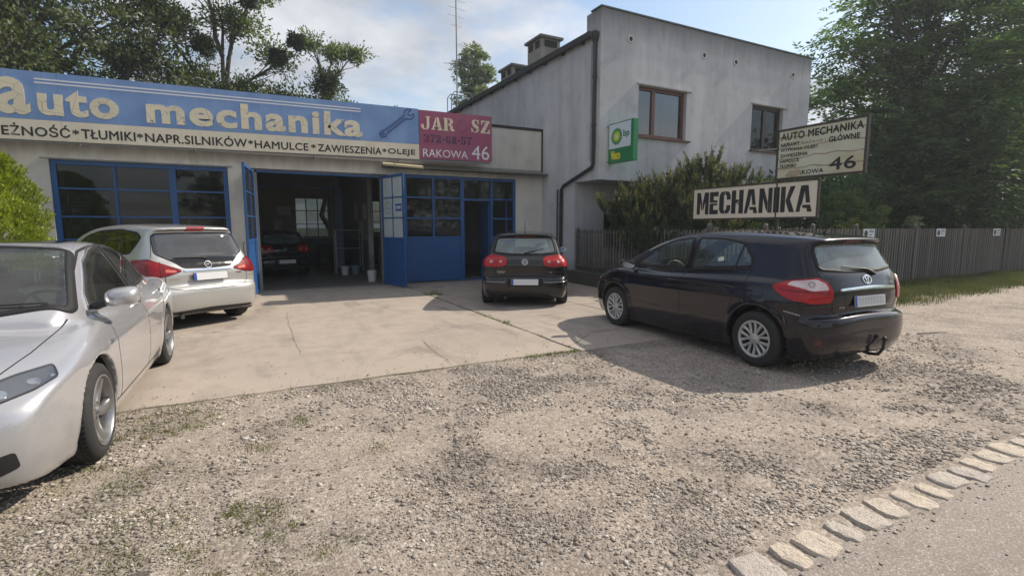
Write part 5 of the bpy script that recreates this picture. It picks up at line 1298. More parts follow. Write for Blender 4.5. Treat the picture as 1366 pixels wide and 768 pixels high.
STN = {
 '3': [[(0, .72), (0, .9), (.3, 1), (.47, 1), (.47, .9), (.32, .88), (.28, .7)], [(.53, 1), (.85, .95), (.95, .74), (.80, .54), (.98, .36), (.9, .08), (.53, 0), (.53, .1), (.64, .28), (.53, .45), (.35, .48), (.35, .56), (.53, .58), (.63, .75), (.53, .9)], [(.47, 0), (.1, .06), (0, .2), (.1, .34), (.28, .3), (.33, .12), (.47, .1)]],
 '7': [[(0, 1), (0, .65), (.1, .65), (.2, .82), (.47, .84), (.47, 1)], [(.53, 1), (1, 1), (1, .85), (.62, .4), (.60, 0), (.25, 0), (.3, .35), (.75, .84), (.53, .84)]],
 '2': [[(.05, .66), (.05, .88), (.3, 1), (.47, 1), (.47, .9), (.38, .85), (.38, .68), (.2, .6)], [(.53, 1), (.85, .93), (.95, .7), (.80, .5), (.45, .30), (.62, .30), (.62, 0), (0, 0), (.03, .2), (.55, .58), (.62, .8), (.53, .9)], [(.68, 0), (.68, .25), (.85, .28), (.9, .4), (1, .4), (1, 0)]],
 '6': [[(.47, 1), (.15, .9), (0, .5), (.12, .1), (.47, 0), (.47, .1), (.36, .25), (.36, .75), (.47, .9)], [(.53, 1), (.9, .88), (.9, .68), (.68, .68), (.65, .85), (.53, .9)], [(.53, .6), (.85, .55), (1, .32), (.88, .06), (.53, 0), (.53, .1), (.66, .3), (.53, .5)]],
 '8': [[(.47, 1), (.12, .9), (.08, .65), (.25, .52), (.02, .38), (.05, .1), (.47, 0), (.47, .1), (.36, .3), (.47, .46), (.47, .58), (.38, .75), (.47, .9)], [(.53, 1), (.88, .9), (.92, .65), (.75, .52), (.98, .38), (.95, .1), (.53, 0), (.53, .1), (.64, .3), (.53, .46), (.53, .58), (.62, .75), (.53, .9)]],
 '5': [[(.08, 1), (.08, .45), (.2, .45), (.3, .55), (.3, .78), (.47, .78), (.47, 1)], [(.53, 1), (.9, 1), (.9, .78), (.53, .78)], [(.53, .64), (.85, .58), (1, .34), (.88, .06), (.53, 0), (.53, .1), (.65, .3), (.53, .52)], [(.47, 0), (.1, .05), (0, .2), (.1, .32), (.3, .28), (.35, .1), (.47, .1)]],
 '-': [[(.1, .4), (.1, .6), (.9, .6), (.9, .4)]]}
poly_obj('stencil_digits', ngon_letters('372-68-57', STN, 4.26, 5.62, 3.775, 3.985, .16, {'-': .55}), TM @ Matrix.Translation((0, 0, -.0)), m_lpurple, banner)
lett('white_lettering', 'RAKOWA', 4.23, 5.50, 3.35, 3.555, m_lwhite, .0, 1.0, -.0135, .004); lett('white_lettering', '46', 5.62, 6.15, 3.345, 3.72, m_lwhite, .0, 1.0, -.0135, .004)
# spanner emblem
def spanner():
    a = Vector((3.20, 3.86)); b = Vector((3.88, 4.40)); d = (b-a).normalized(); n = Vector((-d.y, d.x)); P = []
    def add(c, r, a0, a1, k=12):
        for i in range(k+1):
            t = R(a0+(a1-a0)*i/k); P.append(c+d*math.cos(t)*r+n*math.sin(t)*r)
    add(a, .085, 35, 325); P.append(b-d*.12-n*.045); add(b, .13, -150, -25, 6); P.append(b+d*.02-n*.05); P.append(b-d*.04); P.append(b+d*.02+n*.05); add(b, .13, 25, 150, 6); P.append(b-d*.12+n*.045)
    k = MB(); k.tube([TB @ Vector((p.x, -.010, p.y)) for p in P+[P[0]]], .011, 5, False)
    ring(k, TB @ Matrix.Translation((a.x, -.008, a.y)) @ Matrix.Rotation(R(90), 4, 'X'), .035, .010, 18)
    q = [a+d*.12, b-d*.16]; k.tube([TB @ Vector((p.x, -.008, p.y)) for p in q], .008, 5); k.obj('spanner_emblem', m_lnavy, banner)
spanner()

# ---------------------------------------------------------------- the two boards on the post
TP = Matrix.Translation((9.20, 0, 0)) @ Matrix.Rotation(R(-90), 4, 'Z')      # local x runs towards the road (-y), face towards -x
def tp(y): return -y
post = MB().tube([(9.245, 6.43, -.1), (9.245, 6.43, 3.38)], .035, 10).obj('sign_post', m_rust, smooth=True, angle=60); set_origin(post, (9.245, 6.43, 0)); tag(post, 'thin brown steel post carrying the two boards behind the black hatchback', 'post')
bd = empty('mechanika_board', (9.2, 7.07, 1.75), 0, 'long low cream board reading MECHANIKA in black, the lower one on the post', 'sign')
bd.location = (0, 0, 0)
y_l, y_r = -8.50, -5.64
MB().box((y_l, 0, 1.755), (y_r, .03, 2.405), TP).obj('board', m_scream2 if 'm_scream2' in globals() else sign_mat('cream_metal_board', (.74, .66, .54), (.70, .62, .50), drips=.18), bd)
f = MB(); f.box((y_l-.03, -.01, 1.725), (y_r+.03, .045, 1.754), TP).box((y_l-.03, -.01, 2.406), (y_r+.03, .045, 2.435), TP).box((y_l-.03, -.01, 1.755), (y_l-.001, .045, 2.405), TP).box((y_r+.001, -.01, 1.755), (y_r+.03, .045, 2.405), TP); f.obj('frame', m_rust, bd)
MB().box((-6.45, -.012, 1.756), (-6.425, -.003, 2.404), TP).obj('joint_strip', m_rust, bd)
BLK = {
 'M': [[(0, 0), (0, 1), (.30, 1), (.44, .52), (.44, .2), (.40, .2), (.27, .62), (.27, 0)], [(.50, .2), (.50, .52), (.66, 1), (1, 1), (1, 0), (.72, 0), (.72, .62), (.56, .2)]],
 'E': [[(0, .52), (0, 1), (1, 1), (1, .80), (.44, .80), (.44, .62), (.88, .62), (.88, .52)], [(0, 0), (0, .48), (.88, .48), (.88, .40), (.44, .40), (.44, .19), (1, .19), (1, 0)]],
 'C': [[(.47, 1), (.15, .96), (0, .8), (0, .2), (.15, .04), (.47, 0), (.47, .13), (.40, .20), (.40, .80), (.47, .87)], [(.53, 1), (.85, .96), (1, .8), (1, .62), (.68, .62), (.66, .80), (.53, .85)], [(.53, 0), (.85, .04), (1, .2), (1, .38), (.68, .38), (.66, .20), (.53, .15)]],
 'H': [[(0, 0), (0, 1), (.36, 1), (.36, .60), (.60, .60), (.60, .50), (.36, .44), (.36, 0)], [(.64, 1), (1, 1), (1, 0), (.64, 0), (.64, .40), (.42, .40), (.64, .46)]],
 'A': [[(0, 0), (.26, 1), (.70, 1), (.86, .34), (.62, .34), (.50, .82), (.38, .34), (.28, .20), (.24, 0)], [(.40, .26), (.88, .26), (1, 0), (.72, 0), (.68, .14), (.42, .14)]],
 'N': [[(0, 0), (0, 1), (.34, 1), (.66, .42), (.66, .08), (.60, .08), (.30, .62), (.30, 0)], [(.70, 0), (.70, 1), (1, 1), (1, 0)]],
 'I': [[(0, 0), (0, 1), (1, 1), (1, 0)]],
 'K': [[(0, 0), (0, 1), (.32, 1), (.32, 0)], [(.36, .44), (.66, 1), (1, 1), (.66, .50), (1, 0), (.64, 0), (.36, .44)]]}
poly_obj('block_lettering', ngon_letters('MECHANIKA', BLK, -8.40, -5.72, 1.845, 2.33, .11, {'I': .42, 'M': 1.15, 'E': .80, 'A': 1.08}), TP @ Matrix.Translation((0, -.001, 0)), m_lblackp, bd, .006)
ub = empty('price_board', (0, 0, 0), 0, 'upper weathered board on the post listing repairs, headed AUTO MECHANIKA with a large 46', 'sign')
m_old = Mat('peeling_cream_board'); _v = m_old.obj(); _n = m_old.noise(_v, 2.4, 6, .6, .8); _z = m_old.n('ShaderNodeTexWave', wave_type='BANDS', bands_direction='Z'); m_old.l(_v, _z.inputs[0]); _z.inputs['Scale'].default_value = 1.6; _z.inputs['Distortion'].default_value = 3.5; _z.inputs['Detail'].default_value = 3
_c = m_old.mix(m_old.ramp(_n, [(.42, 0), (.62, 1)]), (.56, .56, .45), (.50, .45, .30)); _c = m_old.mix(m_old.ramp(_z.outputs['Fac'], [(.93, 0), (.99, .8)]), _c, (.26, .20, .13))
m_old = m_old.done(m_old.bsdf(_c, .6))
MB().box((-6.45, 0, 2.50), (-4.90, .025, 3.37), TP).obj('board', m_old, ub)
f = MB(); f.box((-6.49, -.01, 2.46), (-4.86, .05, 2.499), TP).box((-6.49, -.01, 3.371), (-4.86, .05, 3.41), TP).box((-6.49, -.01, 2.50), (-6.451, .05, 3.37), TP).box((-4.899, -.01, 2.50), (-4.86, .05, 3.37), TP); f.obj('frame', m_rust, ub)
MB().tube([(9.19, 6.47, 3.06), (9.0, 6.75, 3.05)], .012, 6).obj('stub', m_steel, ub)
def ut(s, x0, x1, z0, z1, m=m_lblackp, off=.0): fit_text(s, x0, x1, z0, z1, TP, .003, off, 1.06, min(.006, max(.0025, (z1-z0)*.045))).obj('lettering', m, ub)
ut('AUTO MECHANIKA', -6.41, -4.94, 3.20, 3.325); ut('NAPRAWY', -6.41, -6.04, 3.075, 3.145); ut('GŁÓWNE', -5.50, -4.99, 3.05, 3.16)
ut('BIEŻĄCE I', -6.0, -5.56, 3.07, 3.14, m_faint if 'm_faint' in globals() else plain('faded_print', (.30, .28, .22), .6, var=.4, scale=30)); ut('WYMIANA OLEJU', -6.41, -5.70, 2.975, 3.04); ut('ZAWIESZENIA', -6.41, -5.87, 2.88, 2.94); ut('HAMULCE', -6.41, -6.03, 2.78, 2.84); ut('TŁUMIKI', -6.41, -6.09, 2.685, 2.745)
ut('RAKOWA', -6.12, -5.56, 2.535, 2.61); ut('46', -5.46, -5.02, 2.56, 2.77)
MB().add([TP @ Vector((x, -.0045, z)) for x, z in [(-6.30, 2.53), (-6.2, 2.62), (-6.02, 2.63), (-5.96, 2.60), (-6.02, 2.52), (-6.15, 2.50)]], [tuple(range(6))]).obj('torn_patch', plain('bare_board_patch', (.40, .32, .20), .8, var=.2), ub)
# ---------------------------------------------------------------- green and white oil sign at the house corner
bp = empty('oil_brand_sign', (0, 0, 0), 0, 'green and white BP Visco box sign on the corner of the grey house', 'sign')
TQ = Matrix.Translation((8.50, 0, 0)) @ Matrix.Rotation(R(-90), 4, 'Z')
m_bg = plain('sign_green', (.01, .19, .065), .35, var=.06); m_bw = plain('sign_white', (.60, .66, .72), .35, var=.04); m_by = plain('sign_yellow', (.75, .62, .03), .4); m_bl = plain('sign_light_green', (.20, .55, .06), .4)
MB().box((-10.80, 0, 3.20), (-9.84, .16, 4.20), TQ).obj('box', m_bg, bp, bevel=.008)
MB().box((-10.77, -.006, 3.56), (-9.93, -.001, 4.17), TQ).obj('white_face', m_bw, bp)
def sun_petals(cx, cz, r0, r1, n, ph=0):
    out = []
    for i in range(n):
        a = 2*math.pi*(i+ph)/n; w = math.pi/n*.98; q = lambda r, t: (cx+r*math.cos(t), cz+r*math.sin(t))
        out.append([q(r0, a-w), q((r0+r1)*.5, a-w*.9), q(r1, a), q((r0+r1)*.5, a+w*.9), q(r0, a+w)])
    out.append([(cx+r0*1.02*math.cos(2*math.pi*k/24), cz+r0*1.02*math.sin(2*math.pi*k/24)) for k in range(24)]); return out
for k_, (r0, r1, m_, ph) in enumerate(((.15, .225, m_bg, 0), (.10, .165, m_bl, .5), (.06, .115, m_by, 0), (.028, .06, m_bw, .5))): flat_polys(sun_petals(-10.46, 3.85, r0, r1, 18, ph), TQ, .0075+.001*k_).obj('sun_emblem', m_, bp)
fit_text('bp', -10.20, -9.98, 3.77, 3.97, TQ, .0075, .0, 1, .007).obj('lettering', m_bg, bp); fit_text('Visco', -10.68, -10.32, 3.29, 3.50, TQ, .003, .0, 1, .012).obj('yellow_lettering', m_by, bp)
MB().tube([(8.45, 10.84, 4.15), (8.6, 10.70, 4.15)], .015, 6).tube([(8.45, 10.84, 3.25), (8.6, 10.70, 3.25)], .015, 6).obj('bracket', m_steel, bp)

# ---------------------------------------------------------------- fences
m_fence = []
for k, c in enumerate(((.125, .115, .105), (.095, .09, .082), (.15, .14, .125))):
    M = Mat('weathered_fence_board_%s' % ('mid', 'dark', 'light')[k]); v = M.obj(); s = M.noise(M.mapping(v, (14, 14, .7)), 2, 5, .7); cc = M.mix(s, tuple(q*.6 for q in c), tuple(q*1.35 for q in c)); m_fence.append(M.done(M.bsdf(cc, .75, 0, M.bump(s, .004, .5))))
def fence(name, A, B, posts, label, z0, z1, pitch, bw, post_w=.09, post_top=.08, rails=(.3, 1.3), first=0):
    A = Vector(A); B = Vector(B); d = (B-A); L = d.length; u = d/L; t = empty(name, (A.x, A.y, 0), math.atan2(u.y, u.x), label, 'fence')
    pm = MB().box((0, -.012, z0), (bw, .012, z1)).obj('picket', m_fence[0], t, bevel=.003); mm = [pm.data]
    for m in m_fence[1:]:
        q = pm.data.copy(); q.materials.clear(); q.materials.append(m); mm.append(q)
    rs = random.Random(5); x = pitch; first = True
    while x < L-.05:
        if not any(abs(x+bw/2-p) < post_w/2+bw*.5 for p in posts):
            if first: o = pm; first = False
            else: o = bpy.data.objects.new('picket', rs.choice(mm)); link(o, t)
            o.location = (x, rs.uniform(-.004, .004), rs.uniform(-.012, .012)); o.rotation_euler = (0, R(rs.uniform(-.5, .5)), 0)
        x += pitch
    for z in rails: MB().box((0, .0145, z), (L, .05, z+.05)).obj('rail', m_fence[1], t)
    pp = MB().box((-post_w/2, -.03, -.1), (post_w/2, .06, z1+post_top)).obj('fence_post', m_fence[1], t, bevel=.004)
    cap = MB().lathe([(.0, .05), (.03, .04), (.05, .0), (.05, -.01)], 12, Matrix.Translation((0, .015, z1+post_top))).obj('post_cap', m_fence[2], pp)
    for i, p in enumerate(posts):
        if i == 0: pp.location = (p, 0, 0)
        else:
            o = pp.copy(); COL.objects.link(o); o.location = (p, 0, 0); c = cap.copy(); COL.objects.link(c); c.parent = o
    return t
FY = 7.45
fx = [8.56, 10.35, 12.09, 13.92, 16.87, 19.81, 22.82, 26.0, 29.0]
fence('slatted_fence', (8.25, FY, 0), (31, FY, 0), [p-8.25 for p in fx], 'long grey vertical-slat fence to the right of the yard behind the black hatchback', .06, 1.52, .128, .070)
tag(MB().box((8.25, FY+.08, -.05), (31, FY+.16, .07)).obj('fence_kerb', m_conc_ledge), 'low concrete strip under the long slatted fence', 'low wall')
fence('corner_fence', (8.27, 11.84, 0), (8.95, 7.60, 0), [.03, 2.1, 4.26], 'slatted fence from the house corner along the low wall before the pine bush', .46, 1.50, .098, .042, .05, .02, (.50, 1.40))
tag(MB().prism([(8.25, 11.80, .0), (8.92, 7.62, .0), (8.92, 7.62, .43), (8.25, 11.80, .43)], (.12, .02, 0)).obj('fence_plinth', plain('dark_plinth', (.05, .048, .045), .9)), 'dark plinth under the corner fence', 'low wall')
m_blackdot = plain('black_camera_print', (.02, .02, .02), .5)
for x, lb in ((14.43, 'small white camera warning plate on the slatted fence, nearest of three'), (18.25, 'small white camera warning plate in the middle of the slatted fence'), (22.0, 'small white camera warning plate farthest along the slatted fence')):
    t = empty('warning_plate', (x, FY-.03, 1.40), 0, lb, 'sign'); MB().box((-.27, -.012, -.12), (.27, .0, .12)).obj('plate', m_bw, t, bevel=.01)
    MB().lathe([(.0, .0), (.085, .0)], 20, Matrix.Translation((-.14, -.0135, -.005)) @ Matrix.Rotation(R(90), 4, 'X')).obj('camera_symbol', m_blackdot, t); k = MB()
    for z, w in ((.06, .2), (.02, .22), (-.05, .15)): k.box((0, -.0135, z), (w, -.0125, z+.02))
    k.obj('print_lines', m_blackdot, t)
# ---------------------------------------------------------------- trees and shrubs
def bark_mat(name, a, b):
    M = Mat(name); v = M.obj(); n = M.noise(M.mapping(v, (6, 6, 1.2)), 3, 6, .7); return M.done(M.bsdf(M.mix(n, a, b), .9, 0, M.bump(n, .02, .6)))
m_bark = bark_mat('brown_grey_bark', (.045, .038, .03), (.12, .10, .08))
L_dark = leaf_material('dark_green_leaves', (.038, .074, .042), (.072, .122, .058), (.15, .20, .08), .55)
L_mid = leaf_material('mid_green_leaves', (.055, .10, .050), (.10, .16, .065), (.21, .26, .10), .56)
L_yel = leaf_material('yellowish_green_leaves', (.055, .085, .018), (.11, .145, .03), (.19, .20, .06), .42)
L_olive = leaf_material('olive_green_leaves', (.045, .065, .03), (.082, .105, .045), (.17, .19, .09), .36)
L_grey = leaf_material('silvery_green_leaves', (.10, .13, .07), (.19, .23, .13), (.32, .36, .24), .35)
L_thuja = leaf_material('bright_thuja_green', (.14, .18, .018), (.25, .29, .028), (.38, .42, .06), .4)
L_pine = leaf_material('pine_needles', (.026, .045, .026), (.048, .072, .036), (.10, .12, .05), .2)
L_candle = leaf_material('pale_pine_candles', (.10, .11, .04), (.16, .16, .06), (.24, .22, .10), .2)
L_airy = leaf_material('light_acacia_leaves', (.06, .09, .03), (.11, .145, .05), (.20, .23, .09), .5)
L_mist = leaf_material('dense_mistletoe', (.02, .035, .012), (.035, .055, .018), (.06, .08, .025), .2)
def unit(n):
    v = RNG.normal(size=(n, 3)); return v/np.linalg.norm(v, axis=1, keepdims=True)
def leaf_quads(P, D, L, Wd, droop=None):
    """pointed quads from base P along D; random roll"""
    n = len(P); r = unit(n); S = np.cross(D, r); S /= np.maximum(np.linalg.norm(S, axis=1, keepdims=True), 1e-6)
    L = np.asarray(L)[:, None]; Wd = np.asarray(Wd)[:, None]
    V = np.stack([P, P+D*L*.45+S*Wd/2, P+D*L, P+D*L*.45-S*Wd/2], 1).reshape(-1, 3)
    F = np.arange(n*4).reshape(-1, 4); return V, F
def pinnate(P, D, L, nl, lw, ll):
    """compound leaves: leaflets in pairs along a drooping stalk"""
    n = len(P); up = np.array([0, 0, 1.]); S = np.cross(D, up); S /= np.maximum(np.linalg.norm(S, axis=1, keepdims=True), 1e-6); N = np.cross(S, D)
    Vs = []
    for i in range(nl):
        t = (i+1)/nl; base = P+D*(L*t)[:, None]-up*(L*.35*t*t)[:, None]
        for sg in ((-1, 1) if i < nl-1 else (0,)):
            d = D*.45+S*sg*.9-up*.25+RNG.normal(size=(n, 3))*.16 if sg else D-up*.5
            d /= np.linalg.norm(d, axis=1, keepdims=True); w = np.cross(d, N+RNG.normal(size=(n, 3))*.45); w /= np.maximum(np.linalg.norm(w, axis=1, keepdims=True), 1e-6)
            l_ = (ll*(1-.25*abs(t-.5))*L/L.mean())[:, None]
            Vs.append(np.stack([base, base+d*l_*.5+w*lw, base+d*l_, base+d*l_*.5-w*lw], 1))
    V = np.concatenate(Vs, 0).reshape(-1, 3); return V, np.arange(len(V)).reshape(-1, 4)
def limb(mb, a, b, r0, r1, sag=.1, n=5, seed=0):
    rs = random.Random(seed); a = Vector(a); b = Vector(b); P = []
    for i in range(n+1):
        t = i/n; p = a.lerp(b, t); p.z += math.sin(math.pi*t)*sag*(b-a).length; k = math.sin(math.pi*t)*.05*(b-a).length
        P.append(p+Vector((rs.uniform(-k, k), rs.uniform(-k, k), rs.uniform(-k, k))))
    mb.tube(P, [r0+(r1-r0)*i/n for i in range(n+1)], 7); return P
def tree(name, loc, h, blobs, n_leaf, mat, label, trunk_r=.22, kind='simple', leaf=.12, group=None, seed=1, fork=.35, cat='tree', bare=0, hollow=.45, stem='trunk', crown='crown', up=.1, lvl=(5, 9), width=.45, spread=0):
    """blobs: (dx, dy, z, rx, ry, rz, weight) crown masses; twigs reach into each one and carry the leaves"""
    global RNG
    RNG = np.random.default_rng(seed); rs = random.Random(seed)
    t = empty(name, (loc[0], loc[1], 0), 0, label, cat, group)
    mb = MB(); fz = h*fork; top = Vector((rs.uniform(-.2, .2), rs.uniform(-.2, .2), h*.78))
    trunk = limb(mb, (0, 0, -.1), tuple(top), trunk_r, trunk_r*.18, 0, 7, seed)
    anchors = []; dirs = []; wt = []
    for bi, b in enumerate(blobs):
        c = Vector(b[:3]); base = trunk[min(7, max(1, int(7*min(.9, max(fork*.8, (c.z-abs(c.x)*.5-abs(c.y)*.3)/h)))))]
        L_ = limb(mb, tuple(base), tuple(c), trunk_r*.42, trunk_r*.10, .08, 5, seed*31+bi)
        for k in range(rs.randint(*lvl)):
            v = Vector(unit(1)[0]); e = c+Vector((v.x*b[3], v.y*b[4], v.z*b[5]))*rs.uniform(.75, 1.0); s0 = L_[rs.randint(2, 5)]
            S_ = limb(mb, tuple(s0), tuple(e), trunk_r*.12, trunk_r*.03, .05, 4, seed*77+bi*13+k)
            for _ in range(3):
                v = Vector(unit(1)[0]); q = S_[rs.randint(1, 4)]; limb(mb, tuple(q), tuple(q+v*rs.uniform(.3, .5)*min(b[3:6])), trunk_r*.04, trunk_r*.015, 0, 2, rs.randint(0, 9999))
    o = mb.obj(stem, m_bark, t, smooth=True, angle=60)
    tot = sum(b[6] for b in blobs); Ps = []; Ds = []
    for b in blobs:
        n = int(n_leaf*b[6]/tot); c = np.array(b[:3]); rad = np.array(b[3:6])
        # sprays: clumps of leaves sharing a place, spread over an uneven shell
        nc = max(6, int(n/ (26 if kind == 'simple' else 30))); v = unit(nc); rr = hollow+(1-hollow)*RNG.random(nc)**.6
        lump = .78+.40*np.sin(v[:, 0]*3.1+seed)*np.cos(v[:, 1]*4.3+b[0])+.16*np.sin(v[:, 2]*7+b[2])
        C = c+v*rad*(rr*np.clip(lump, .45, 1.22))[:, None]; ci = RNG.integers(0, nc, n)
        sp = min(rad)*(spread or (.17 if kind == 'simple' else .14))
        P = C[ci]+(RNG.normal(size=(n, 3))*sp*np.array([1, 1, .55]) if kind == 'simple' else RNG.normal(size=(n, 3))*np.array([.55, .55, .13])-np.array([0, 0, 1.])*0); D = v[ci]*.8+unit(n)*.75+np.array([0, 0, up]); D /= np.linalg.norm(D, axis=1, keepdims=True)
        Ps.append(P); Ds.append(D)
    P = np.vstack(Ps); D = np.vstack(Ds); k = P[:, 2] > .1; P, D = P[k], D[k]; n = len(P)
    if kind == 'simple': V, F = leaf_quads(P, D, leaf*RNG.uniform(.7, 1.3, n), leaf*width*RNG.uniform(.8, 1.2, n))
    else: D[:, 2] *= .45; D /= np.linalg.norm(D, axis=1, keepdims=True); V, F = pinnate(P, D, leaf*2.6*RNG.uniform(.7, 1.3, n), 5, leaf*.17, leaf)
    np_mesh(crown, V, F, mat, t, smooth=False); return t
def blob_crown(cx, cy, z0, z1, r, n, seed, squash=.62, br=.42):
    rs = random.Random(seed); out = []
    for i in range(n):
        t = (i+.5)/n; a = i*2.4+seed; z = z0+(z1-z0)*t; prof = math.sin(math.pi*min(.98, .14+.80*t))**.7; rr = r*prof*(.62 if i % 4 else .15)
        b = r*br*rs.uniform(.8, 1.25); out.append((cx+math.cos(a)*rr, cy+math.sin(a)*rr, z, b, b, b*squash, b*b))
    return out
# right-hand trees beyond the fence
G1 = 'large leafy trees behind the slatted fence'
tree('broadleaf_tree', (24.4, 10.6), 12.5, blob_crown(0, 0, 2.6, 11.2, 4.3, 22, 3)+[(-3.4, 1.4, 8.2, 1.2, 1.1, .6, 1.1), (-3.6, 1.8, 6.9, 1.1, 1.1, .5, .9), (-4.0, 1.2, 5.6, .9, .9, .5, .6), (-2.4, .5, 9.8, 1.2, 1.1, .6, 1.1)], 7600, L_mid, 'tall tree at the right end of the house, sprays hanging past its wall', .30, 'pinnate', .24, seed=11)
tree('broadleaf_tree', (38.5, 11.8), 11, blob_crown(0, 0, 2.4, 10.2, 4.6, 18, 8), 4800, L_dark, 'dark tree behind the fence, beyond the tallest of the right-hand trees', .32, 'pinnate', .26, seed=12)
tree('broadleaf_tree', (22.6, 9.3), 7.5, blob_crown(0, 0, 1.8, 6.2, 2.4, 13, 5), 4200, L_dark, 'low spreading tree just behind the fence under the taller trees', .16, 'pinnate', .21, seed=13)
tree('broadleaf_tree', (31.6, 8.9), 8.6, blob_crown(0, 0, 2.2, 7.8, 3.0, 14, 2), 4200, L_mid, 'lighter green tree at the right edge, hanging over the far end of the fence', .28, 'pinnate', .24, seed=14)
tree('broadleaf_tree', (40, 19), 10, blob_crown(0, 0, 3, 9, 4.5, 14, 6), 5000, L_dark, 'dark tree standing farther back between the right-hand trees', .3, 'simple', .26, seed=15)
tree('broadleaf_tree', (47, 14.5), 11, blob_crown(0, 0, 2, 10, 5.5, 14, 9), 6000, L_dark, 'farthest tree along the fence at the right edge of the picture', .3, 'simple', .26, seed=16)
tree('shrub', (15.8, 8.9), 3.0, blob_crown(0, 0, .7, 2.4, 1.2, 9, 4), 9000, L_mid, 'leafy shrub behind the fence below the MECHANIKA board, light leaves', .05, 'simple', .10, seed=17, cat='shrub', stem='stem', crown='foliage', width=.6)
tree('shrub', (14.6, 8.05), 1.9, [(0, 0, 1.45, .7, .3, .24, 1), (.5, 0, 1.55, .4, .3, .22, .6)], 900, L_yel, 'sprigs of pale yellow-green leaves showing over the fence by the nearest warning plate', .03, 'simple', .10, seed=18, cat='shrub', stem='stem', crown='foliage', width=.6)
tree('shrub', (17.9, 8.0), 1.9, [(-.2, 0, 1.62, .25, .2, .22, .8), (.25, 0, 1.72, .25, .2, .2, .5)], 380, L_grey, 'small twig with pale leaves above the fence by the middle warning plate', .03, 'simple', .10, seed=19, cat='shrub', stem='stem', crown='foliage', width=.6)
def thicket():
    n = 42000; x = RNG.uniform(11.5, 40, n); y = RNG.uniform(9.4, 12.2, n)+np.clip(x-17, 0, 20)*.10; top = 2.6+1.0*vnoise(x, y*0, 2.0, 31)+.6*vnoise(x, y*0, .7, 32); top = np.where(x < 13.5, top*.55, top); z = top*RNG.random(n)**.7
    D = unit(n); P = np.stack([x, y, z], 1); V, F = leaf_quads(P, D, RNG.uniform(.13, .26, n), RNG.uniform(.07, .13, n)); o = np_mesh('undergrowth', V, F, L_dark, None, smooth=False); tag(o, 'dark dense undergrowth filling the shade behind the slatted fence', 'undergrowth', kind='stuff')
thicket()
# trees behind the workshop
tree('broadleaf_tree', (-7.4, 26.5), 15.5, blob_crown(0, 0, 4.4, 14.6, 5.2, 24, 7)+[(5.2, -1.5, 7.0, 1.5, 1.4, 1.4, 1.6), (4.9, -1, 9.2, 1.2, 1.2, 1.1, 1.2)], 52000, L_olive, 'tall dense olive-green tree behind the left end of the workshop', .4, 'simple', .19, seed=21, width=.5)
tree('broadleaf_tree', (-13.5, 25.0), 15.5, blob_crown(0, 0, 4.0, 14.4, 5.0, 20, 4), 40000, L_dark, 'dark tree at the left edge behind the workshop roof', .4, 'simple', .20, seed=22, width=.5)
def mistletoe(x, y, z, r, seed, label):
    global RNG
    RNG = np.random.default_rng(seed); n = 2200; d = unit(n); P = d*r*(RNG.random(n)**.45*(.72+.38*np.sin(d[:, 0]*4+seed)*np.cos(d[:, 2]*5+seed*2)+.12*np.sin(d[:, 1]*11)))[:, None]*np.array([1.15, 1.15, .95]); D = d*.7+unit(n)*.6; D /= np.linalg.norm(D, axis=1, keepdims=True)
    V, F = leaf_quads(P, D, RNG.uniform(.10, .2, n), RNG.uniform(.035, .07, n)); o = np_mesh('mistletoe_ball', V, F, L_mist, None, smooth=False); o.location = (x, y, z); tag(o, label, 'mistletoe')
tree('acacia_tree', (-.6, 27), 13.5, [(-3.2, 0, 8.4, 1.5, 1.5, .9, 1), (-2.4, .3, 10.8, 1.4, 1.3, .9, 1), (-.7, 0, 12.6, 1.6, 1.4, .8, 1.1), (.6, -.2, 10.6, 1.2, 1.2, .8, .8), (1.5, 0, 12.2, 1.1, 1.1, .6, .7), (-1.2, 0, 8.0, 1.3, 1.3, .9, .9), (.8, 0, 7.6, 1.5, 1.4, .9, 1), (2.4, 0, 9.4, 1.0, 1.0, .7, .5), (2.6, 0, 7.4, 1.2, 1.1, .8, .8), (-3.9, 0, 6.6, 1.2, 1.2, .8, .8)], 24000, L_airy, 'open-crowned tree with bare twigs and dark mistletoe balls behind the workshop', .26, 'simple', .17, seed=23, fork=.4, hollow=.1, lvl=(7, 11), cat='tree', spread=.36)
for x, y, z, r, lb in ((-2.1, 25.8, 9.9, .75, 'largest dark mistletoe ball, upper left in the open-crowned tree'), (-1.2, 25.9, 9.2, .55, 'mistletoe ball just right of the largest one'), (.6, 25.9, 11.4, .42, 'mistletoe ball highest in the open-crowned tree'), (2.5, 26, 10.0, .40, 'mistletoe ball on the right branches of the open-crowned tree'), (1.7, 26, 9.2, .35, 'small mistletoe ball low on the right branches')): mistletoe(x, y, z, r, int(r*1000), lb)
tree('acacia_tree', (3.6, 26.5), 11, [(.1, 0, 8.0, .8, .8, 1.1, 1), (.5, 0, 9.8, .9, .8, .5, .7), (1.5, 0, 9.9, .9, .7, .45, .7), (-.4, 0, 10.2, .6, .6, .5, .5), (.9, 0, 7.2, .7, .7, .5, .5), (.3, 0, 6.2, 1.3, .9, .8, .7)], 5000, L_airy, 'thin crooked tree right of the open-crowned tree behind the workshop', .18, 'simple', .16, seed=24, fork=.4, hollow=.1, spread=.34)
mistletoe(3.75, 25.6, 8.3, .75, 61, 'mistletoe mass hanging in the thin crooked tree')
tree('broadleaf_tree', (14.6, 33.5), 14.5, blob_crown(0, 0, 7.0, 13.4, 1.75, 12, 3, .9, .5), 15000, L_grey, 'pale silvery tree seen over the back of the house roof by the aerial', .2, 'simple', .20, seed=25, width=.55)
tree('broadleaf_tree', (7.5, 31), 8.6, blob_crown(0, 0, 4.6, 8.2, 2.4, 9, 6), 7000, L_olive, 'low distant tree between the banner and the aerial mast', .2, 'simple', .2, seed=26)
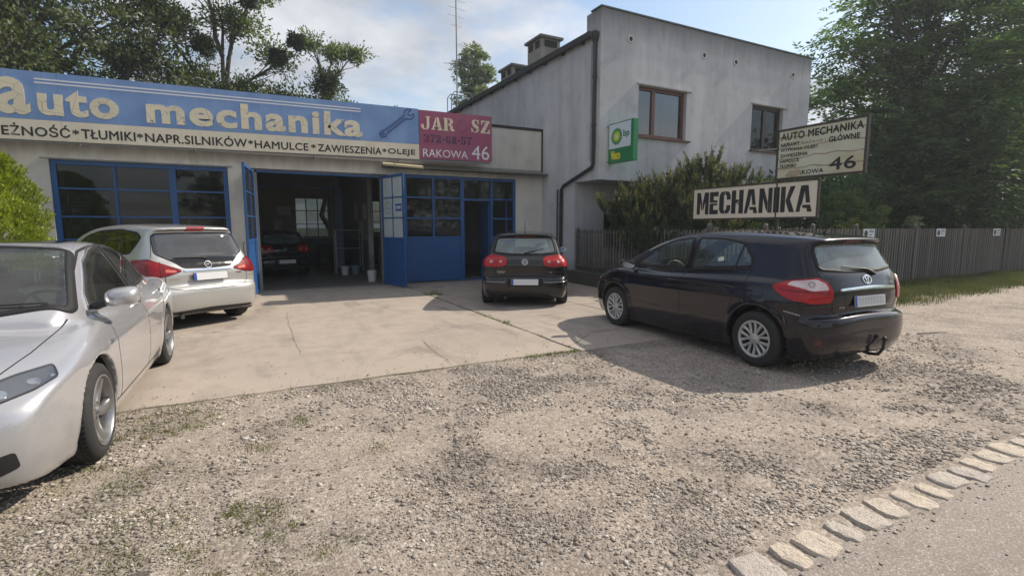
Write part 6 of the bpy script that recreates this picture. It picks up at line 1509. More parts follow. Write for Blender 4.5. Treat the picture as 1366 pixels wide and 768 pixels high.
# thuja by the workshop, pine bush by the house
def thuja():
    global RNG
    RNG = np.random.default_rng(41); t = empty('thuja_bush', (-3.92, 11.35, 0), 0, 'bright yellow-green thuja beside the workshop window at the left edge', 'conifer')
    MB().tube([(0, 0, 0), (0, 0, 2.2)], [.07, .02], 7).obj('stem', m_bark, t)
    n = 52000; z = 2.86*RNG.random(n)**.85; prof = .86*np.clip(1-(z/2.95)**3.4, 0, 1)**.55; a = RNG.uniform(0, 6.28, n)
    lump = 1+.11*np.sin(a*5+z*3)+.12*np.sin(a*11-z*8)+.10*np.sin(z*15+a*4)+.06*np.sin(a*23+z*21); r = prof*lump*(1-.32*RNG.random(n)**2.2)
    P = np.stack([r*np.cos(a), r*np.sin(a), z], 1); D = np.stack([np.cos(a)*.5, np.sin(a)*.5, np.full(n, .9)], 1)+RNG.normal(size=(n, 3))*.38; D /= np.linalg.norm(D, axis=1, keepdims=True)
    V, F = leaf_quads(P, D, RNG.uniform(.04, .085, n), RNG.uniform(.016, .03, n)); np_mesh('foliage', V, F, L_thuja, t, smooth=False)
thuja()
def pine_bush():
    global RNG
    RNG = np.random.default_rng(43); rs = random.Random(43)
    t = empty('pine_bush', (10.25, 9.85, 0), 0, 'dark bushy mountain pine with upright pale candles in front of the house', 'conifer')
    mb = MB(); tips = []
    M_ = [(-2.0, .3, 2.1), (-1.6, .2, 2.3), (-1.1, -.2, 2.5), (-.6, .1, 2.65), (-.1, -.1, 2.75), (.4, .2, 2.95), (.85, 0, 3.2), (1.25, -.1, 3.0), (-.9, .9, 2.2), (.2, .9, 2.6), (-.5, -.9, 2.0), (.4, -.8, 2.3), (1.2, -.7, 2.4), (1.6, .3, 2.8), (1.95, .0, 3.05), (2.25, -.3, 2.7), (.5, -.3, 3.2), (-1.9, -.4, 1.6), (-1.6, -.8, 1.3), (.9, -1.2, 1.7), (-.2, -1.3, 1.5)]
    for i, (x, y, z) in enumerate(M_):
        P = limb(mb, (x*.15, y*.15, .2), (x, y, z-.1), .05, .015, .03, 5, i)
        for k in range(86):
            f = rs.uniform(.12, 1.0); q = P[0].lerp(P[-1], f); rr = .85*(1.15-f*.55); v = Vector(unit(1)[0]); v.z = abs(v.z)*.7+.15; e = q+v*rr*rs.uniform(.5, 1.1); limb(mb, tuple(q), tuple(e), .010, .004, -.06, 3, rs.randint(0, 99999)); tips.append((e, v))
    mb.obj('stem', m_bark, t)
    Ps = []; Ds = []; Pc = []; Dc = []
    for e, v in tips:
        ax = Vector((v.x*.5, v.y*.5, 1)).normalized(); k = 150; s = RNG.random(k)[:, None]*.34-.22; b = np.array(e)+np.array(ax)*s
        d = unit(k)*.85+np.array(ax)*.75; d /= np.linalg.norm(d, axis=1, keepdims=True); Ps.append(b); Ds.append(d)
        if e.z > 1.7+rs.uniform(-.3, .3):
            for _ in range(5):
                o = np.array(e)+np.array(ax)*.10+RNG.normal(size=3)*.03; k = 12; Pc.append(o+np.array(ax)*RNG.random((k, 1))*.16); dd = np.array(ax)+unit(k)*.35; Dc.append(dd/np.linalg.norm(dd, axis=1, keepdims=True))
    P = np.vstack(Ps); D = np.vstack(Ds); n = len(P); V, F = leaf_quads(P, D, RNG.uniform(.06, .11, n), np.full(n, .017)); np_mesh('foliage', V, F, L_pine, t, smooth=False)
    P = np.vstack(Pc); D = np.vstack(Dc); n = len(P); V, F = leaf_quads(P, D, RNG.uniform(.04, .07, n), np.full(n, .014)); np_mesh('candles', V, F, L_candle, t, smooth=False)
pine_bush()
tree('shrub', (9.6, 11.0), 2.4, blob_crown(0, 0, .6, 2.1, .8, 9, 3, .8)+[(.9, -.6, 1.3, .7, .6, .7, 1), (-.3, -1.2, 1.0, .6, .7, .5, 1)], 14000, L_dark, 'dark low shrub in the corner between house and corner fence', .04, 'simple', .07, seed=47, cat='shrub', stem='stem', crown='foliage')
# across the road, behind the viewer: what the windows and the paintwork mirror
tree('roadside_tree', (13, -19), 9, blob_crown(0, 0, 2.4, 8.4, 3.2, 12, 2), 7000, L_mid, 'round roadside tree across the road, right of the entrance', .25, 'simple', .24, seed=51)
tree('roadside_tree', (-2, -21), 9, blob_crown(0, 0, 2.4, 8.4, 3.4, 12, 5), 7000, L_dark, 'dark roadside tree straight across the road', .25, 'simple', .24, seed=52)

def far_wood():
    n = 60000; a = RNG.uniform(R(95), R(215), n); a = np.where(RNG.random(n) < .75, a, RNG.uniform(R(-70), R(10), n)); d = RNG.uniform(55, 75, n); top = 9+4*vnoise(a*30, d*0, 2.2, 71)+2*vnoise(a*90, d*0, 2.0, 72); z = top*RNG.random(n)**.8
    P = np.stack([d*np.cos(a), d*np.sin(a), z], 1); V, F = leaf_quads(P, unit(n), RNG.uniform(.5, 1.0, n), RNG.uniform(.3, .6, n)); o = np_mesh('distant_wood', V, F, L_dark, None, smooth=False); tag(o, 'distant belt of trees round the open ground', 'wood', kind='stuff')
far_wood()
# ---------------------------------------------------------------- the four parked cars
def toyota():
    pt = car_paint('black_violet_paint', (.0075, .0058, .0115), .12, .25, dust=.03, dustcol=(.10, .09, .085))
    c = Car('parked_car', SPEC_TOY, (5.80, 2.85), 3.2, pt, 'black five-door hatchback with silver wheel trims and tow hook, parked beside the MECHANIKA sign', .022)
    root = c.root
    # side glass
    FW = [(3.02, .75, 1.00), (2.60, .64, 1.275), (2.33, .6, 1.365), (1.97, .57, 1.42), (1.95, .77, 1.035)]
    RW = [(1.84, .77, 1.04), (1.87, .57, 1.415), (1.45, .58, 1.41), (1.15, .6, 1.365), (.97, .66, 1.20), (.95, .74, 1.115)]
    for q in (1, -1):
        f = c.patch('front_side_window', [(a, b*q, z) for a, b, z in FW], (0, q, .25), m_glass, .003, .05, hole=.012)
        r = c.patch('rear_side_window', [(a, b*q, z) for a, b, z in RW], (0, q, .25), m_glass, .003, .06, hole=.012)
        for o, P in ((f, FW), (r, RW)): c.ribbon('window_seal', [(a, b*q, z) for a, b, z in P], (0, q, .25), .03, m_seal, .005, True, .05, parent=o)
        c.ribbon('window_divider', [(1.145, .6*q, 1.365), (1.17, .74*q, 1.05)], (0, q, .25), .022, m_seal, .006, parent=r)
        c.ribbon('belt_trim', [(3.02, .8*q, .985), (1.9, .8*q, 1.02), (.93, .8*q, 1.095)], (0, q, .25), .018, m_seal, .006)
    # windscreen and rear glass
    c.patch('windscreen', [(3.35, .62, 1.0), (2.42, .50, 1.43), (2.42, -.50, 1.43), (3.35, -.62, 1.0)], (.5, 0, 1), m_glass, .003, .06, hole=.012)
    RG = [(.2, .60, 1.135), (.33, .54, 1.385), (.33, -.54, 1.385), (.2, -.60, 1.135), (.16, -.3, 1.105), (.15, 0, 1.10), (.16, .3, 1.105)]
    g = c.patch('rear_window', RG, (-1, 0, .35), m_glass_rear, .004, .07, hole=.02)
    c.ribbon('window_seal', RG, (-1, 0, .35), .034, m_seal, .005, True, .07, parent=g)
    D = (-1, 0, .2)
    # tail lamps wrap from tailgate to wing
    DL = (-.8, .62, .12)
    LP = [(.60, .83, .935), (.42, .76, 1.005), (.24, .62, 1.035), (.17, .56, .99), (.12, .53, .90), (.13, .55, .79), (.20, .72, .775), (.38, .83, .80), (.50, .84, .86)]
    LC = [(.46, .78, .95), (.42, .745, .99), (.25, .64, 1.018), (.18, .585, .98), (.15, .57, .915), (.23, .72, .905)]
    for o in c.both(c.patch, 'tail_lamp', LP, DL, m_red, off=.012, rnd=.03, skirt=.02):
        pass
    c.both(c.patch, 'reversing_lens', LC, DL, m_clearred, off=.016, rnd=.02, skirt=.006)
    c.both(c.ribbon, 'lamp_gap', LP, DL, .012, m_seal, off=.004, closed=True, rnd=.03)
    c.both(c.ribbon, 'lamp_band', [(.50, .82, .90), (.30, .70, .885), (.15, .57, .875)], DL, .012, m_redd, off=.0165)
    for q in (1, -1):
        for (lx, ly, lz, lr) in ((.29, .665, .962, .027),):
            k = MB(); ring(k, badge_frame(c, ly*q, lz, (-.8, .62*q, .12), .0175, lx), lr, .005, 22); k.obj('lamp_ring', m_chrome_dull, root, smooth=True)
    # tailgate gaps, bumper edge
    c.both(c.ribbon, 'tailgate_gap', [(.3, .60, 1.36), (.2, .63, 1.08), (.13, .56, .99)], (-1, .5, .3), .008, m_seal, off=.0015)
    c.both(c.ribbon, 'tailgate_gap', [(.12, .54, .79), (.09, .52, .70), (.08, .44, .665), (.07, 0, .66)], (-1, .15, .25), .009, m_seal, off=.0015)
    c.both(c.ribbon, 'bumper_gap', [(.15, .60, .775), (.22, .74, .76), (.36, .84, .745), (.43, .86, .70), (.44, .87, .60)], (-.7, 1, .1), .007, m_seal, off=.0012)
    c.patch('chrome_strip', [(.1, .44, .905), (.1, .44, .93), (.1, 0, .945), (.1, -.44, .93), (.1, -.44, .905), (.1, 0, .91)], D, m_chrome, .018, .008, skirt=.02)
    c.patch('plate_recess', [(.1, .36, .70), (.1, .40, .885), (.1, -.40, .885), (.1, -.36, .70)], D, m_seal_paint, .0025, .03, skirt=.002)
    plate(c, (.072, 0, .79), (-1, 0, .12))
    M = badge_frame(c, 0, 1.035, D, .006); e = MB(); ring(e, M, .06, .006, 36, 1.12, .78); ring(e, M, .04, .005, 28, .5, 1.08, .003); ring(e, M, .038, .005, 28, .95, .42, .019); e.obj('emblem', m_chrome, root, smooth=True)
    badge_text(c, 'AURIS', -.40, .745, .035, D); badge_text(c, 'D-4D', .40, .745, .032, D)
    wiper(c, [(.14, -.15, 1.055), (.16, -.06, 1.11), (.19, .30, 1.15)], (-1, 0, .35))
    # roof spoiler lamp, aerial
    c.patch('high_brake_lamp', [(.3, .13, 1.395), (.3, .13, 1.41), (.3, -.13, 1.41), (.3, -.13, 1.395)], D, m_redd, .006, .004, skirt=.005)
    MB().tube([(.62, 0, 1.485), (.60, 0, 1.52), (.50, 0, 1.62)], [.018, .006, .003], 8).obj('aerial', m_black, root, smooth=True)
    # doors, sill, handles, filler flap
    for q in (1, -1):
        S = (0, q, .05)
        c.ribbon('door_gap', [(1.93, .8*q, 1.02), (1.93, .8*q, .5), (1.96, .8*q, .27)], S, .007, m_seal, .001)
        c.ribbon('door_gap', [(3.05, .8*q, .97), (3.10, .8*q, .8), (3.06, .8*q, .5), (2.98, .8*q, .27)], S, .007, m_seal, .001)
        c.ribbon('door_gap', [(.92, .8*q, 1.12), (.97, .8*q, .92), (1.10, .8*q, .70), (1.17, .8*q, .5), (1.2, .8*q, .27)], S, .007, m_seal, .001)
        c.ribbon('door_gap', [(1.2, .8*q, .268), (2.98, .8*q, .268)], S, .008, m_seal, .001)
        for x in (2.08, 1.16): handle(c, x, .86, q, pt)
        c.patch('mirror_foot', [(3.0, .75*q, 1.0), (3.2, .72*q, .99), (2.93, .7*q, 1.10)], (0, q, .25), m_seal, .006, .01)
        mirror(c, 2.98, .83, 1.02, q, pt, .95)
    c.ribbon('filler_flap_gap', [(.83, .8, .92), (.83, .8, .78), (.70, .8, .78), (.70, .8, .92)], (0, 1, .05), .005, m_seal, .001, True, .04)
    for q in (1, -1):
        hl = [(4.08, .70*q, .70), (3.86, .79*q, .70), (3.56, .82*q, .84), (3.62, .78*q, .865), (3.86, .71*q, .80), (4.06, .62*q, .735)]
        c.patch('headlamp', hl, (.6, q*.9, .45), m_headin, .001, .02, skirt=.004); c.patch('headlamp_glass', hl, (.6, q*.9, .45), m_headlens, .014, .02, skirt=.014)
    c.patch('reflector', [(.14, .74, .36), (.14, .74, .42), (.14, .64, .42), (.14, .64, .36)], (-1, .8, 0), m_fog, .002, .03)
    c.both(c.ribbon, 'scuff_mark', [(.25, .84, .655), (.36, .86, .675), (.42, .87, .68)], (-.5, 1, 0), .012, m_scuff, off=.002)
    c.patch('tow_cover', [(.02, .06, .34), (.02, .06, .44), (.02, -.0, .44), (.02, -.0, .34)], (-1, 0, 0), m_seal, .002, .01)
    t = MB().tube([(.30, -.16, .22), (.12, -.16, .19), (.03, -.16, .20), (-.012, -.16, .27), (-.022, -.16, .36)], [.02, .019, .017, .015, .013], 10).tube([(-.022, -.16, .35), (-.022, -.16, .365), (-.022, -.16, .392), (-.022, -.16, .405)], [.012, .023, .023, .010], 12)
    t.obj('tow_hook', m_black, root, smooth=True, angle=60)
    MB().tube([(.2, .35, .2), (.03, .37, .19)], .022, 10).obj('exhaust_pipe', m_disc, root, smooth=True)
    MB().box((.35, -.6, .16), (.6, .6, .24)).obj('rear_beam', m_well, root)
    for x, st in ((SPEC_TOY['xr'], 0), (SPEC_TOY['xf'], 0)):
        for q in (1, -1): c.wheel(x, q, rim_trim)
    interior(c, 1.75, .95, m_seat, 2.55)
    c.finish_body(); return c
def golf():
    pt = car_paint('black_paint', (.008, .0085, .010), .1, .22, dust=.05, dustcol=(.12, .11, .105))
    c = Car('parked_car', SPEC_GOLF, (4.70, 8.44), 29, pt, 'small black hatchback seen from behind, parked in front of the blue glazed garage front', .022)
    root = c.root; D = (-1, 0, .2)
    RG = [(.25, .61, 1.07), (.38, .545, 1.36), (.38, -.545, 1.36), (.25, -.61, 1.07), (.22, -.3, 1.03), (.22, 0, 1.02), (.22, .3, 1.03)]
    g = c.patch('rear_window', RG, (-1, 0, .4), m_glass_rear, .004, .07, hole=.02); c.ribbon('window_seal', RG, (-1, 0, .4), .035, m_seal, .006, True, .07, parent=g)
    FW = [(2.85, .75, .99), (2.50, .64, 1.27), (2.25, .6, 1.36), (1.9, .57, 1.40), (1.88, .77, 1.0)]
    RW = [(1.78, .77, 1.0), (1.80, .57, 1.40), (1.2, .6, 1.38), (.98, .66, 1.30), (.80, .74, 1.08)]
    for q in (1, -1):
        for nm, P in (('front_side_window', FW), ('rear_side_window', RW)):
            o = c.patch(nm, [(a, b*q, z) for a, b, z in P], (0, q, .25), m_glass, .003, .05, hole=.012); c.ribbon('window_seal', [(a, b*q, z) for a, b, z in P], (0, q, .25), .03, m_seal, .005, True, .05, parent=o)
        if q < 0: mirror(c, 2.85, .84, 1.02, q, pt, .95)
        for x in (2.0, 1.1): handle(c, x, .86, q, pt)
        for P in ([(1.83, .8*q, 1.0), (1.83, .8*q, .27)], [(2.95, .8*q, .95), (2.98, .8*q, .6), (2.9, .8*q, .27)], [(.80, .8*q, 1.05), (.88, .8*q, .85), (1.08, .8*q, .6), (1.15, .8*q, .27)]):
            c.ribbon('door_gap', P, (0, q, .05), .007, m_seal, .001)
        hl = [(4.08, .62*q, .66), (3.86, .79*q, .66), (3.62, .80*q, .80), (3.9, .66*q, .80)]
        c.patch('headlamp', hl, (.8, q*.7, .35), m_headin, .004, .02)
    c.patch('windscreen', [(3.1, .62, 1.0), (2.38, .50, 1.41), (2.38, -.50, 1.41), (3.1, -.62, 1.0)], (.5, 0, 1), m_glass, .003, .06, hole=.012)
    DL = (-.85, .52, .1)
    LP = [(.34, .84, .985), (.18, .66, 1.03), (.10, .45, 1.0), (.08, .345, .91), (.08, .385, .815), (.10, .55, .79), (.30, .82, .80), (.36, .86, .88)]
    c.both(c.patch, 'tail_lamp', LP, DL, m_red, off=.012, rnd=.06, skirt=.02); c.both(c.ribbon, 'lamp_gap', LP, DL, .010, m_seal, off=.003, closed=True, rnd=.06)
    for q in (1, -1):
        for y, rr in ((.46, .052), (.66, .06)):
            M = badge_frame(c, y*q, .895, (-1, .5*q, .1), .0135, .12); k = MB(); k.lathe([(.0, .001), (rr*.4, .001)], 20, M); k.obj('lamp_reflector', m_clearred, root)
            k = MB(); ring(k, M, rr*.62, .006, 24); k.obj('lamp_ring', m_orange, root, smooth=True)
        c.ribbon('lamp_split', [(.1, .555*q, 1.01), (.1, .55*q, .80)], (-1, .4*q, .1), .006, m_seal, .0135)
    c.both(c.ribbon, 'tailgate_gap', [(.30, .64, 1.34), (.17, .68, 1.05)], (-1, .5, .3), .008, m_seal, off=.0015)
    c.both(c.ribbon, 'tailgate_gap', [(.1, .60, .79), (.09, .58, .66), (.08, .48, .632), (.07, 0, .63)], (-1, .15, .25), .009, m_seal, off=.0015)
    c.ribbon('tailgate_crease', [(.1, .36, .80), (.1, 0, .80), (.1, -.36, .80)], D, .010, m_seal, .001)
    c.patch('plate_recess', [(.02, .34, .42), (.02, .34, .58), (.02, -.34, .58), (.02, -.34, .42)], (-1, 0, 0), m_seal, .002, .03, skirt=.002)
    plate(c, (-.012, .05-.05, .51), (-1, 0, .05), bars=False)
    c.both(c.ribbon, 'bumper_line', [(.0, .38, .50), (.02, .55, .505), (.14, .8, .51), (.36, .86, .515)], (-1, .6, .0), .012, m_chrome_dull, off=.003)
    c.patch('lower_apron', [(.02, .5, .27), (.02, .5, .33), (.02, -.5, .33), (.02, -.5, .27)], (-1, 0, -.1), m_black, .003, .02)
    M = badge_frame(c, 0, .905, D, .008); k = MB(); k.lathe([(.0, .0), (.052, .0), (.060, .004), (.062, -.006)], 32, M); k.obj('emblem_disc', m_blue_dark, root)
    k = MB(); ring(k, M, .056, .007, 32)
    for P in ([(-.026, .034), (0, -.0), (.026, .034)], [(-.044, .012), (-.022, -.042), (0, .0), (.022, -.042), (.044, .012)]):
        k.tube([M @ Vector((x, y, .006)) for x, y in P], .006, 6)
    k.obj('emblem', m_chrome, root, smooth=True)
    badge_text(c, 'GOLF', .46, .70, .055, D); badge_text(c, '1.6', -.50, .70, .04, D)
    wiper(c, [(.2, .05, 1.02), (.22, -.02, 1.05), (.3, -.38, 1.13)], (-1, 0, .4), r=.008)
    c.patch('high_brake_lamp', [(.3, .2, 1.385), (.3, .2, 1.40), (.3, -.2, 1.40), (.3, -.2, 1.385)], D, m_redd, .006, .004, skirt=.005)
    MB().tube([(.50, 0, 1.44), (.48, 0, 1.47), (.30, 0, 1.74)], [.016, .006, .003], 8).obj('aerial', m_black, root, smooth=True)
    MB().tube([(.2, .38, .2), (.03, .38, .2)], .025, 10).obj('exhaust_pipe', m_disc, root, smooth=True)
    for x in (SPEC_GOLF['xr'], SPEC_GOLF['xf']):
        for q in (1, -1): c.wheel(x, q, rim_plain)
    interior(c, 1.65, .85, m_seat, 2.4); c.finish_body(); return c
def opel():
    pt = car_paint('pale_silver_paint', (.46, .46, .445), .45, .30, dust=.10)
    c = Car('parked_car', SPEC_OPEL, (-.5, 9.1), -33, pt, 'pale silver compact people carrier seen from behind, between the silver saloon and the garage', .024)
    root = c.root; D = (-1, 0, .2)
    RG = [(.3, .66, 1.17), (.4, .61, 1.475), (.4, -.61, 1.475), (.3, -.66, 1.17), (.22, -.48, 1.05), (.14, -.37, .945), (.11, 0, .935), (.14, .37, .945), (.22, .48, 1.05)]
    g = c.patch('rear_window', RG, (-1, 0, .35), m_glass_dark, .004, .06, hole=.03); c.ribbon('window_seal', RG, (-1, 0, .35), .02, m_seal, .005, True, .06, parent=g)
    c.patch('gloss_black_panel', [(.22, .50, 1.08), (.14, .37, .945), (.11, 0, .935), (.14, -.37, .945), (.22, -.50, 1.08), (.22, 0, 1.10)], (-1, 0, .35), m_seal_paint, .005, .01, skirt=.003)
    SW = [(2.75, .66, 1.18), (2.30, .62, 1.40), (1.9, .6, 1.49), (1.3, .6, 1.515), (.78, .62, 1.47), (.62, .66, 1.40), (.80, .75, 1.17), (1.3, .75, 1.12), (2.6, .75, 1.09)]
    for q in (1, -1):
        o = c.patch('side_window', [(a, b*q, z) for a, b, z in SW], (0, q, .25), m_glass_dark, .003, .05, hole=.012); c.ribbon('window_seal', [(a, b*q, z) for a, b, z in SW], (0, q, .25), .03, m_seal, .005, True, .05, parent=o)
        c.ribbon('window_divider', [(1.75, .6*q, 1.5), (1.72, .75*q, 1.1)], (0, q, .25), .09, m_seal, .006, parent=o)
        mirror(c, 2.95, .86, 1.12, q, pt, 1)
        for x in (1.9, 1.55): handle(c, x, .98, q, pt)
        c.ribbon('door_gap', [(1.72, .8*q, 1.06), (1.72, .8*q, .27)], (0, q, .05), .007, m_seal, .001)
        hl = [(4.14, .62*q, .72), (3.9, .80*q, .72), (3.6, .82*q, .90), (3.95, .66*q, .86)]
        c.patch('headlamp', hl, (.8, q*.7, .35), m_headin, .004, .02)
    c.patch('windscreen', [(3.3, .64, 1.08), (2.42, .52, 1.52), (2.42, -.52, 1.52), (3.3, -.64, 1.08)], (.5, 0, 1), m_glass, .003, .06, hole=.012)
    DL = (-.8, .6, .1)
    LP = [(.60, .87, 1.075), (.33, .74, 1.09), (.2, .60, 1.015), (.11, .42, .93), (.11, .40, .90), (.12, .58, .845), (.2, .74, .82), (.42, .84, .91)]
    c.both(c.patch, 'tail_lamp', LP, DL, m_redd, off=.012, rnd=.03, skirt=.02); c.both(c.ribbon, 'lamp_gap', LP, DL, .010, m_seal, off=.003, closed=True, rnd=.03)
    c.both(c.ribbon, 'lamp_split', [(.2, .655, 1.05), (.15, .66, .84)], DL, .006, m_seal, off=.0135)
    c.both(c.patch, 'reversing_lens', [(.15, .60, .94), (.13, .46, .915), (.13, .46, .885), (.15, .60, .89)], DL, m_orange, off=.0145, rnd=.01, skirt=.004)
    c.both(c.ribbon, 'tailgate_gap', [(.32, .69, 1.45), (.28, .72, 1.12)], (-1, .5, .3), .007, m_seal, off=.0015)
    c.both(c.ribbon, 'tailgate_gap', [(.12, .62, .84), (.1, .63, .70), (.08, .55, .645), (.05, .40, .615), (.04, 0, .605)], (-1, .15, .2), .008, m_seal, off=.0015)
    c.both(c.ribbon, 'bumper_gap', [(.15, .64, .76), (.3, .80, .80), (.5, .88, .77), (.5, .89, .6)], (-.7, 1, .1), .006, m_seal, off=.0012)
    c.patch('chrome_strip', [(.1, .37, .895), (.1, .37, .92), (.1, 0, .925), (.1, -.37, .92), (.1, -.37, .895), (.1, 0, .90)], D, m_chrome, .014, .006, skirt=.02)
    plate(c, (.055, 0, .81), (-1, 0, .1), bars=False)
    M = badge_frame(c, 0, 1.005, D, .010); k = MB(); ring(k, M, .052, .007, 32)
    k.prism([M @ Vector(p) for p in [(-.066, -.006, 0), (.012, -.002, 0), (-.004, .008, 0), (.066, .006, 0), (-.012, .002, 0), (.004, -.008, 0)]], M.to_3x3() @ Vector((0, 0, .008)))
    k.obj('emblem', m_chrome, root, smooth=True)
    badge_text(c, 'MERIVA', .50, .80, .035, D); badge_text(c, 'TURBO', -.48, .84, .03, D, m_redd)
    wiper(c, [(.18, -.02, 1.07), (.2, .05, 1.085), (.22, .44, 1.10)], (-1, 0, .35), r=.008, off=.014)
    c.patch('high_brake_lamp', [(.35, .155, 1.525), (.35, .155, 1.56), (.35, -.105, 1.56), (.35, -.105, 1.525)], (-1, 0, .3), m_red, .010, .008, skirt=.012)
    MB().tube([(.62, 0, 1.575), (.60, 0, 1.60), (.50, 0, 1.76)], [.016, .006, .003], 8).obj('aerial', m_black, root, smooth=True)
    c.patch('lower_apron', [(.05, .66, .25), (.05, .66, .30), (.05, 0, .325), (.05, -.66, .30), (.05, -.66, .25)], (-1, 0, -.1), m_black, .003, .02)
    MB().tube([(.3, .44, .23), (.05, .46, .22)], .028, 12).obj('exhaust_pipe', m_disc, root, smooth=True)
    for x in (SPEC_OPEL['xr'], SPEC_OPEL['xf']):
        for q in (1, -1): c.wheel(x, q, rim_plain)
    interior(c, 1.75, .95, m_seat, 2.6); c.finish_body(); return c
def honda():
    pt = car_paint('silver_metallic_paint', (.46, .46, .48), .5, .24, dust=.07)
    c = Car('parked_car', SPEC_HON, (-1.70, 7.99), 181.5, pt, 'silver saloon with five-spoke alloy wheels, nearest car at the left edge of the yard', .022)
    root = c.root
    WS = [(3.56, .0, 1.0), (3.54, .32, .995), (3.45, .645, .985), (3.38, .66, 1.01), (2.80, .52, 1.355), (2.74, 0, 1.39), (2.80, -.52, 1.355), (3.38, -.66, 1.01), (3.45, -.645, .985), (3.54, -.32, .995)]
    DW = (.55, 0, 1)
    g = c.patch('windscreen', WS, DW, m_glass_ws, .003, .03, hole=.012); c.ribbon('window_seal', WS, DW, .045, m_seal, .006, True, .03, parent=g)
    c.patch('rear_window', [(.80, .55, 1.03), (1.45, .45, 1.31), (1.45, -.45, 1.31), (.80, -.55, 1.03)], (-.5, 0, 1), m_glass, .003, .06, hole=.02)
    FW = [(3.20, .70, .945), (3.12, .68, 1.06), (2.78, .60, 1.27), (2.45, .56, 1.355), (2.16, .54, 1.385), (2.20, .73, 1.0), (2.22, .76, .985)]
    RW = [(2.09, .75, .99), (2.04, .54, 1.385), (1.75, .55, 1.365), (1.50, .57, 1.31), (1.36, .60, 1.24), (1.28, .72, 1.025)]
    QW = [(1.30, .60, 1.20), (1.05, .64, 1.08), (.98, .70, 1.045), (1.22, .72, 1.03)]
    for q in (1, -1):
        for nm, P in (('front_side_window', FW), ('rear_side_window', RW), ('quarter_window', QW)):
            P = [(a, b*q, z) for a, b, z in P]
            o = c.patch(nm, P, (0, q, .3), m_glass_side, .003, .03, hole=.01); c.ribbon('window_seal', P, (0, q, .3), .026, m_seal, .005, True, .03, parent=o)
        AL = [(3.26, .7*q, .94), (3.16, .68*q, 1.07), (2.80, .60*q, 1.295), (2.45, .56*q, 1.385), (2.05, .54*q, 1.412), (1.72, .55*q, 1.395), (1.46, .57*q, 1.335), (1.2, .6*q, 1.20), (.93, .70*q, 1.055), (1.3, .75*q, 1.01), (2.2, .76*q, .968), (3.1, .72*q, .928)]
        c.ribbon('chrome_window_line', AL, (0, q, .3), .012, m_chrome, .006, True, .03)
        S = (0, q, .05)
        c.ribbon('door_gap', [(2.14, .8*q, .97), (2.12, .8*q, .6), (2.14, .8*q, .25)], S, .007, m_seal, .001)
        c.ribbon('door_gap', [(3.22, .8*q, .93), (3.26, .8*q, .75), (3.22, .8*q, .4), (3.18, .8*q, .25)], S, .007, m_seal, .001)
        c.ribbon('door_gap', [(1.02, .8*q, 1.04), (1.10, .8*q, .88), (1.40, .8*q, .6), (1.46, .8*q, .25)], S, .007, m_seal, .001)
        c.ribbon('sill_strip', [(1.5, .86*q, .255), (3.3, .86*q, .255)], (0, q, 0), .012, m_seal, .001)  # dark seal-coloured strip along the sill
        for x in (2.30, 1.28): handle(c, x, .865, q, m_chrome)
        c.ribbon('roof_ditch', [(3.05, .60*q, 1.24), (2.7, .545*q, 1.38), (2.3, .53*q, 1.42), (1.8, .53*q, 1.41), (1.3, .5*q, 1.28)], (0, .35*q, 1), .020, m_seal, .0015)
        mirror(c, 3.20, .80, 1.035, q, pt, 1.12)
        c.patch('pillar_trim', [(2.23, .77*q, .985), (2.17, .54*q, 1.39), (2.035, .54*q, 1.39), (2.08, .77*q, .985)], (0, q, .3), m_seal_paint, .002, .0, skirt=.002)
        c.ribbon('bonnet_gap', [(3.50, .665*q, .965), (4.0, .62*q, .86), (4.40, .53*q, .72), (4.52, .46*q, .655)], (.2, .2*q, 1), .008, m_seal, .001)
        hl = [(4.12, .74*q, .752), (4.22, .78*q, .70), (4.36, .71*q, .665), (4.50, .58*q, .632), (4.58, .45*q, .60), (4.52, .43*q, .665), (4.40, .53*q, .715), (4.27, .63*q, .742)]
        DH = (.8, .75*q, .35)
        c.patch('headlamp', hl, DH, m_headin, .001, .012, skirt=.004); c.patch('headlamp_glass', hl, DH, m_headlens, .012, .02, skirt=.012); c.ribbon('lamp_gap', hl, DH, .009, m_seal, .003, True, .02)
        for (x, y, z, r_) in ((4.42, .585, .668, .036), (4.28, .68, .69, .03)):
            M = badge_frame(c, y*q, z, DH, .004, x)
            MB().lathe([(.0, .004), (r_*.6, .002), (r_, .0), (r_, -.02)], 20, M).obj('lamp_projector', m_chrome, root, smooth=True)
        fg = [(4.5, .66*q, .40), (4.55, .60*q, .39), (4.58, .56*q, .34), (4.56, .60*q, .28), (4.5, .68*q, .31)]
        c.patch('fog_recess', fg, (1, .5*q, 0), m_black, .002, .02)
        c.patch('indicator_repeater', [(3.45, .86*q, .72), (3.45, .86*q, .745), (3.37, .86*q, .745), (3.37, .86*q, .72)], (0, q, .1), m_headlens, .006, .008)
    c.patch('sunroof', [(2.55, .40, 1.44), (2.0, .40, 1.44), (2.0, -.40, 1.44), (2.55, -.40, 1.44)], (0, 0, 1), m_moon, .003, .05)
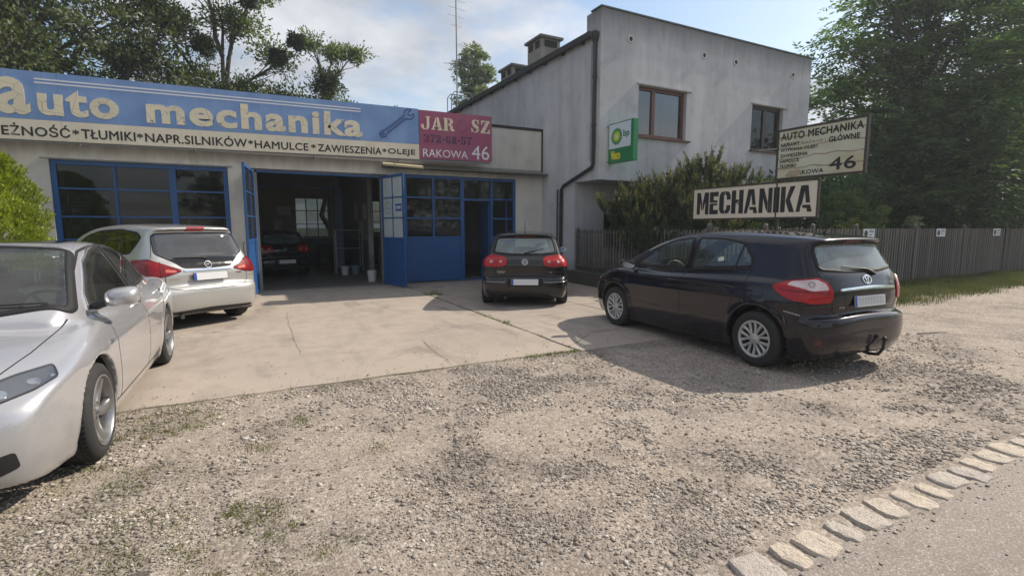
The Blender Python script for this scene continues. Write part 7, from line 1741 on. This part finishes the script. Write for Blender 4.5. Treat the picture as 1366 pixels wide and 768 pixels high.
    c.patch('grille', [(4.6, .36, .60), (4.62, .30, .52), (4.62, -.30, .52), (4.6, -.36, .60)], (1, 0, 0), m_black, .004, .03)
    c.patch('air_intake', [(4.6, .42, .36), (4.6, .36, .25), (4.6, -.36, .25), (4.6, -.42, .36)], (1, 0, 0), m_black, .004, .04)
    wiper(c, [(3.52, -.1, 1.0), (3.48, .2, 1.02), (3.46, .56, 1.01)], DW, r=.008).name = 'windscreen_wiper'
    for x in (SPEC_HON['xr'], SPEC_HON['xf']):
        for q in (1, -1): c.wheel(x, q, rim_twist)
    interior(c, 2.0, 1.15, m_seat, 2.75); c.finish_body(); return c
m_seal_paint = plain('gloss_black', (.008, .008, .009), .12)
m_scuff = plain('paint_scuff', (.30, .30, .30), .6)
m_chrome_dull = plain('dull_chrome', (.35, .35, .36), .3, .9)
m_blue_dark = plain('dark_emblem_ground', (.02, .025, .04), .3)
m_glass_side = glass_mat('dark_side_glass', (.22, .25, .25), 1.0)
m_moon = plain('black_sunroof_glass', (.012, .013, .012), .06)
SPEC_HON['rim'] = .235; SPEC_TOY['rim'] = .205
# ---------------------------------------------------------------- cars in place
car_black = toyota(); car_golf = golf(); car_opel = opel(); car_silver = honda()
inside = copy_tree(car_golf.root); inside.location = (1.05, 16.9, 0); inside.rotation_euler = (0, 0, R(90+14)); inside['label'] = 'dark hatchback standing inside the dim workshop, red tail lamps towards the gate'
# ---------------------------------------------------------------- thin haze box, added to lift the shadows like veiling flare
HM = bpy.data.materials.new('shadow_lift_haze'); HM.use_nodes = True; HM.node_tree.nodes.clear()
_o = HM.node_tree.nodes.new('ShaderNodeOutputMaterial'); _v = HM.node_tree.nodes.new('ShaderNodeVolumePrincipled')
_v.inputs['Color'].default_value = (.86, .92, 1, 1); _v.inputs['Density'].default_value = .0012; _v.inputs['Anisotropy'].default_value = .35
HM.node_tree.links.new(_v.outputs[0], _o.inputs['Volume'])
hz = box('haze', (-120, -90, -1.1), (160, 95, 19), HM); hz['kind'] = 'stuff'; hz['label'] = 'thin pale haze volume added to lift the shadows over the yard'; hz['category'] = 'haze'
print('script seconds', round(time.time()-T0, 1))
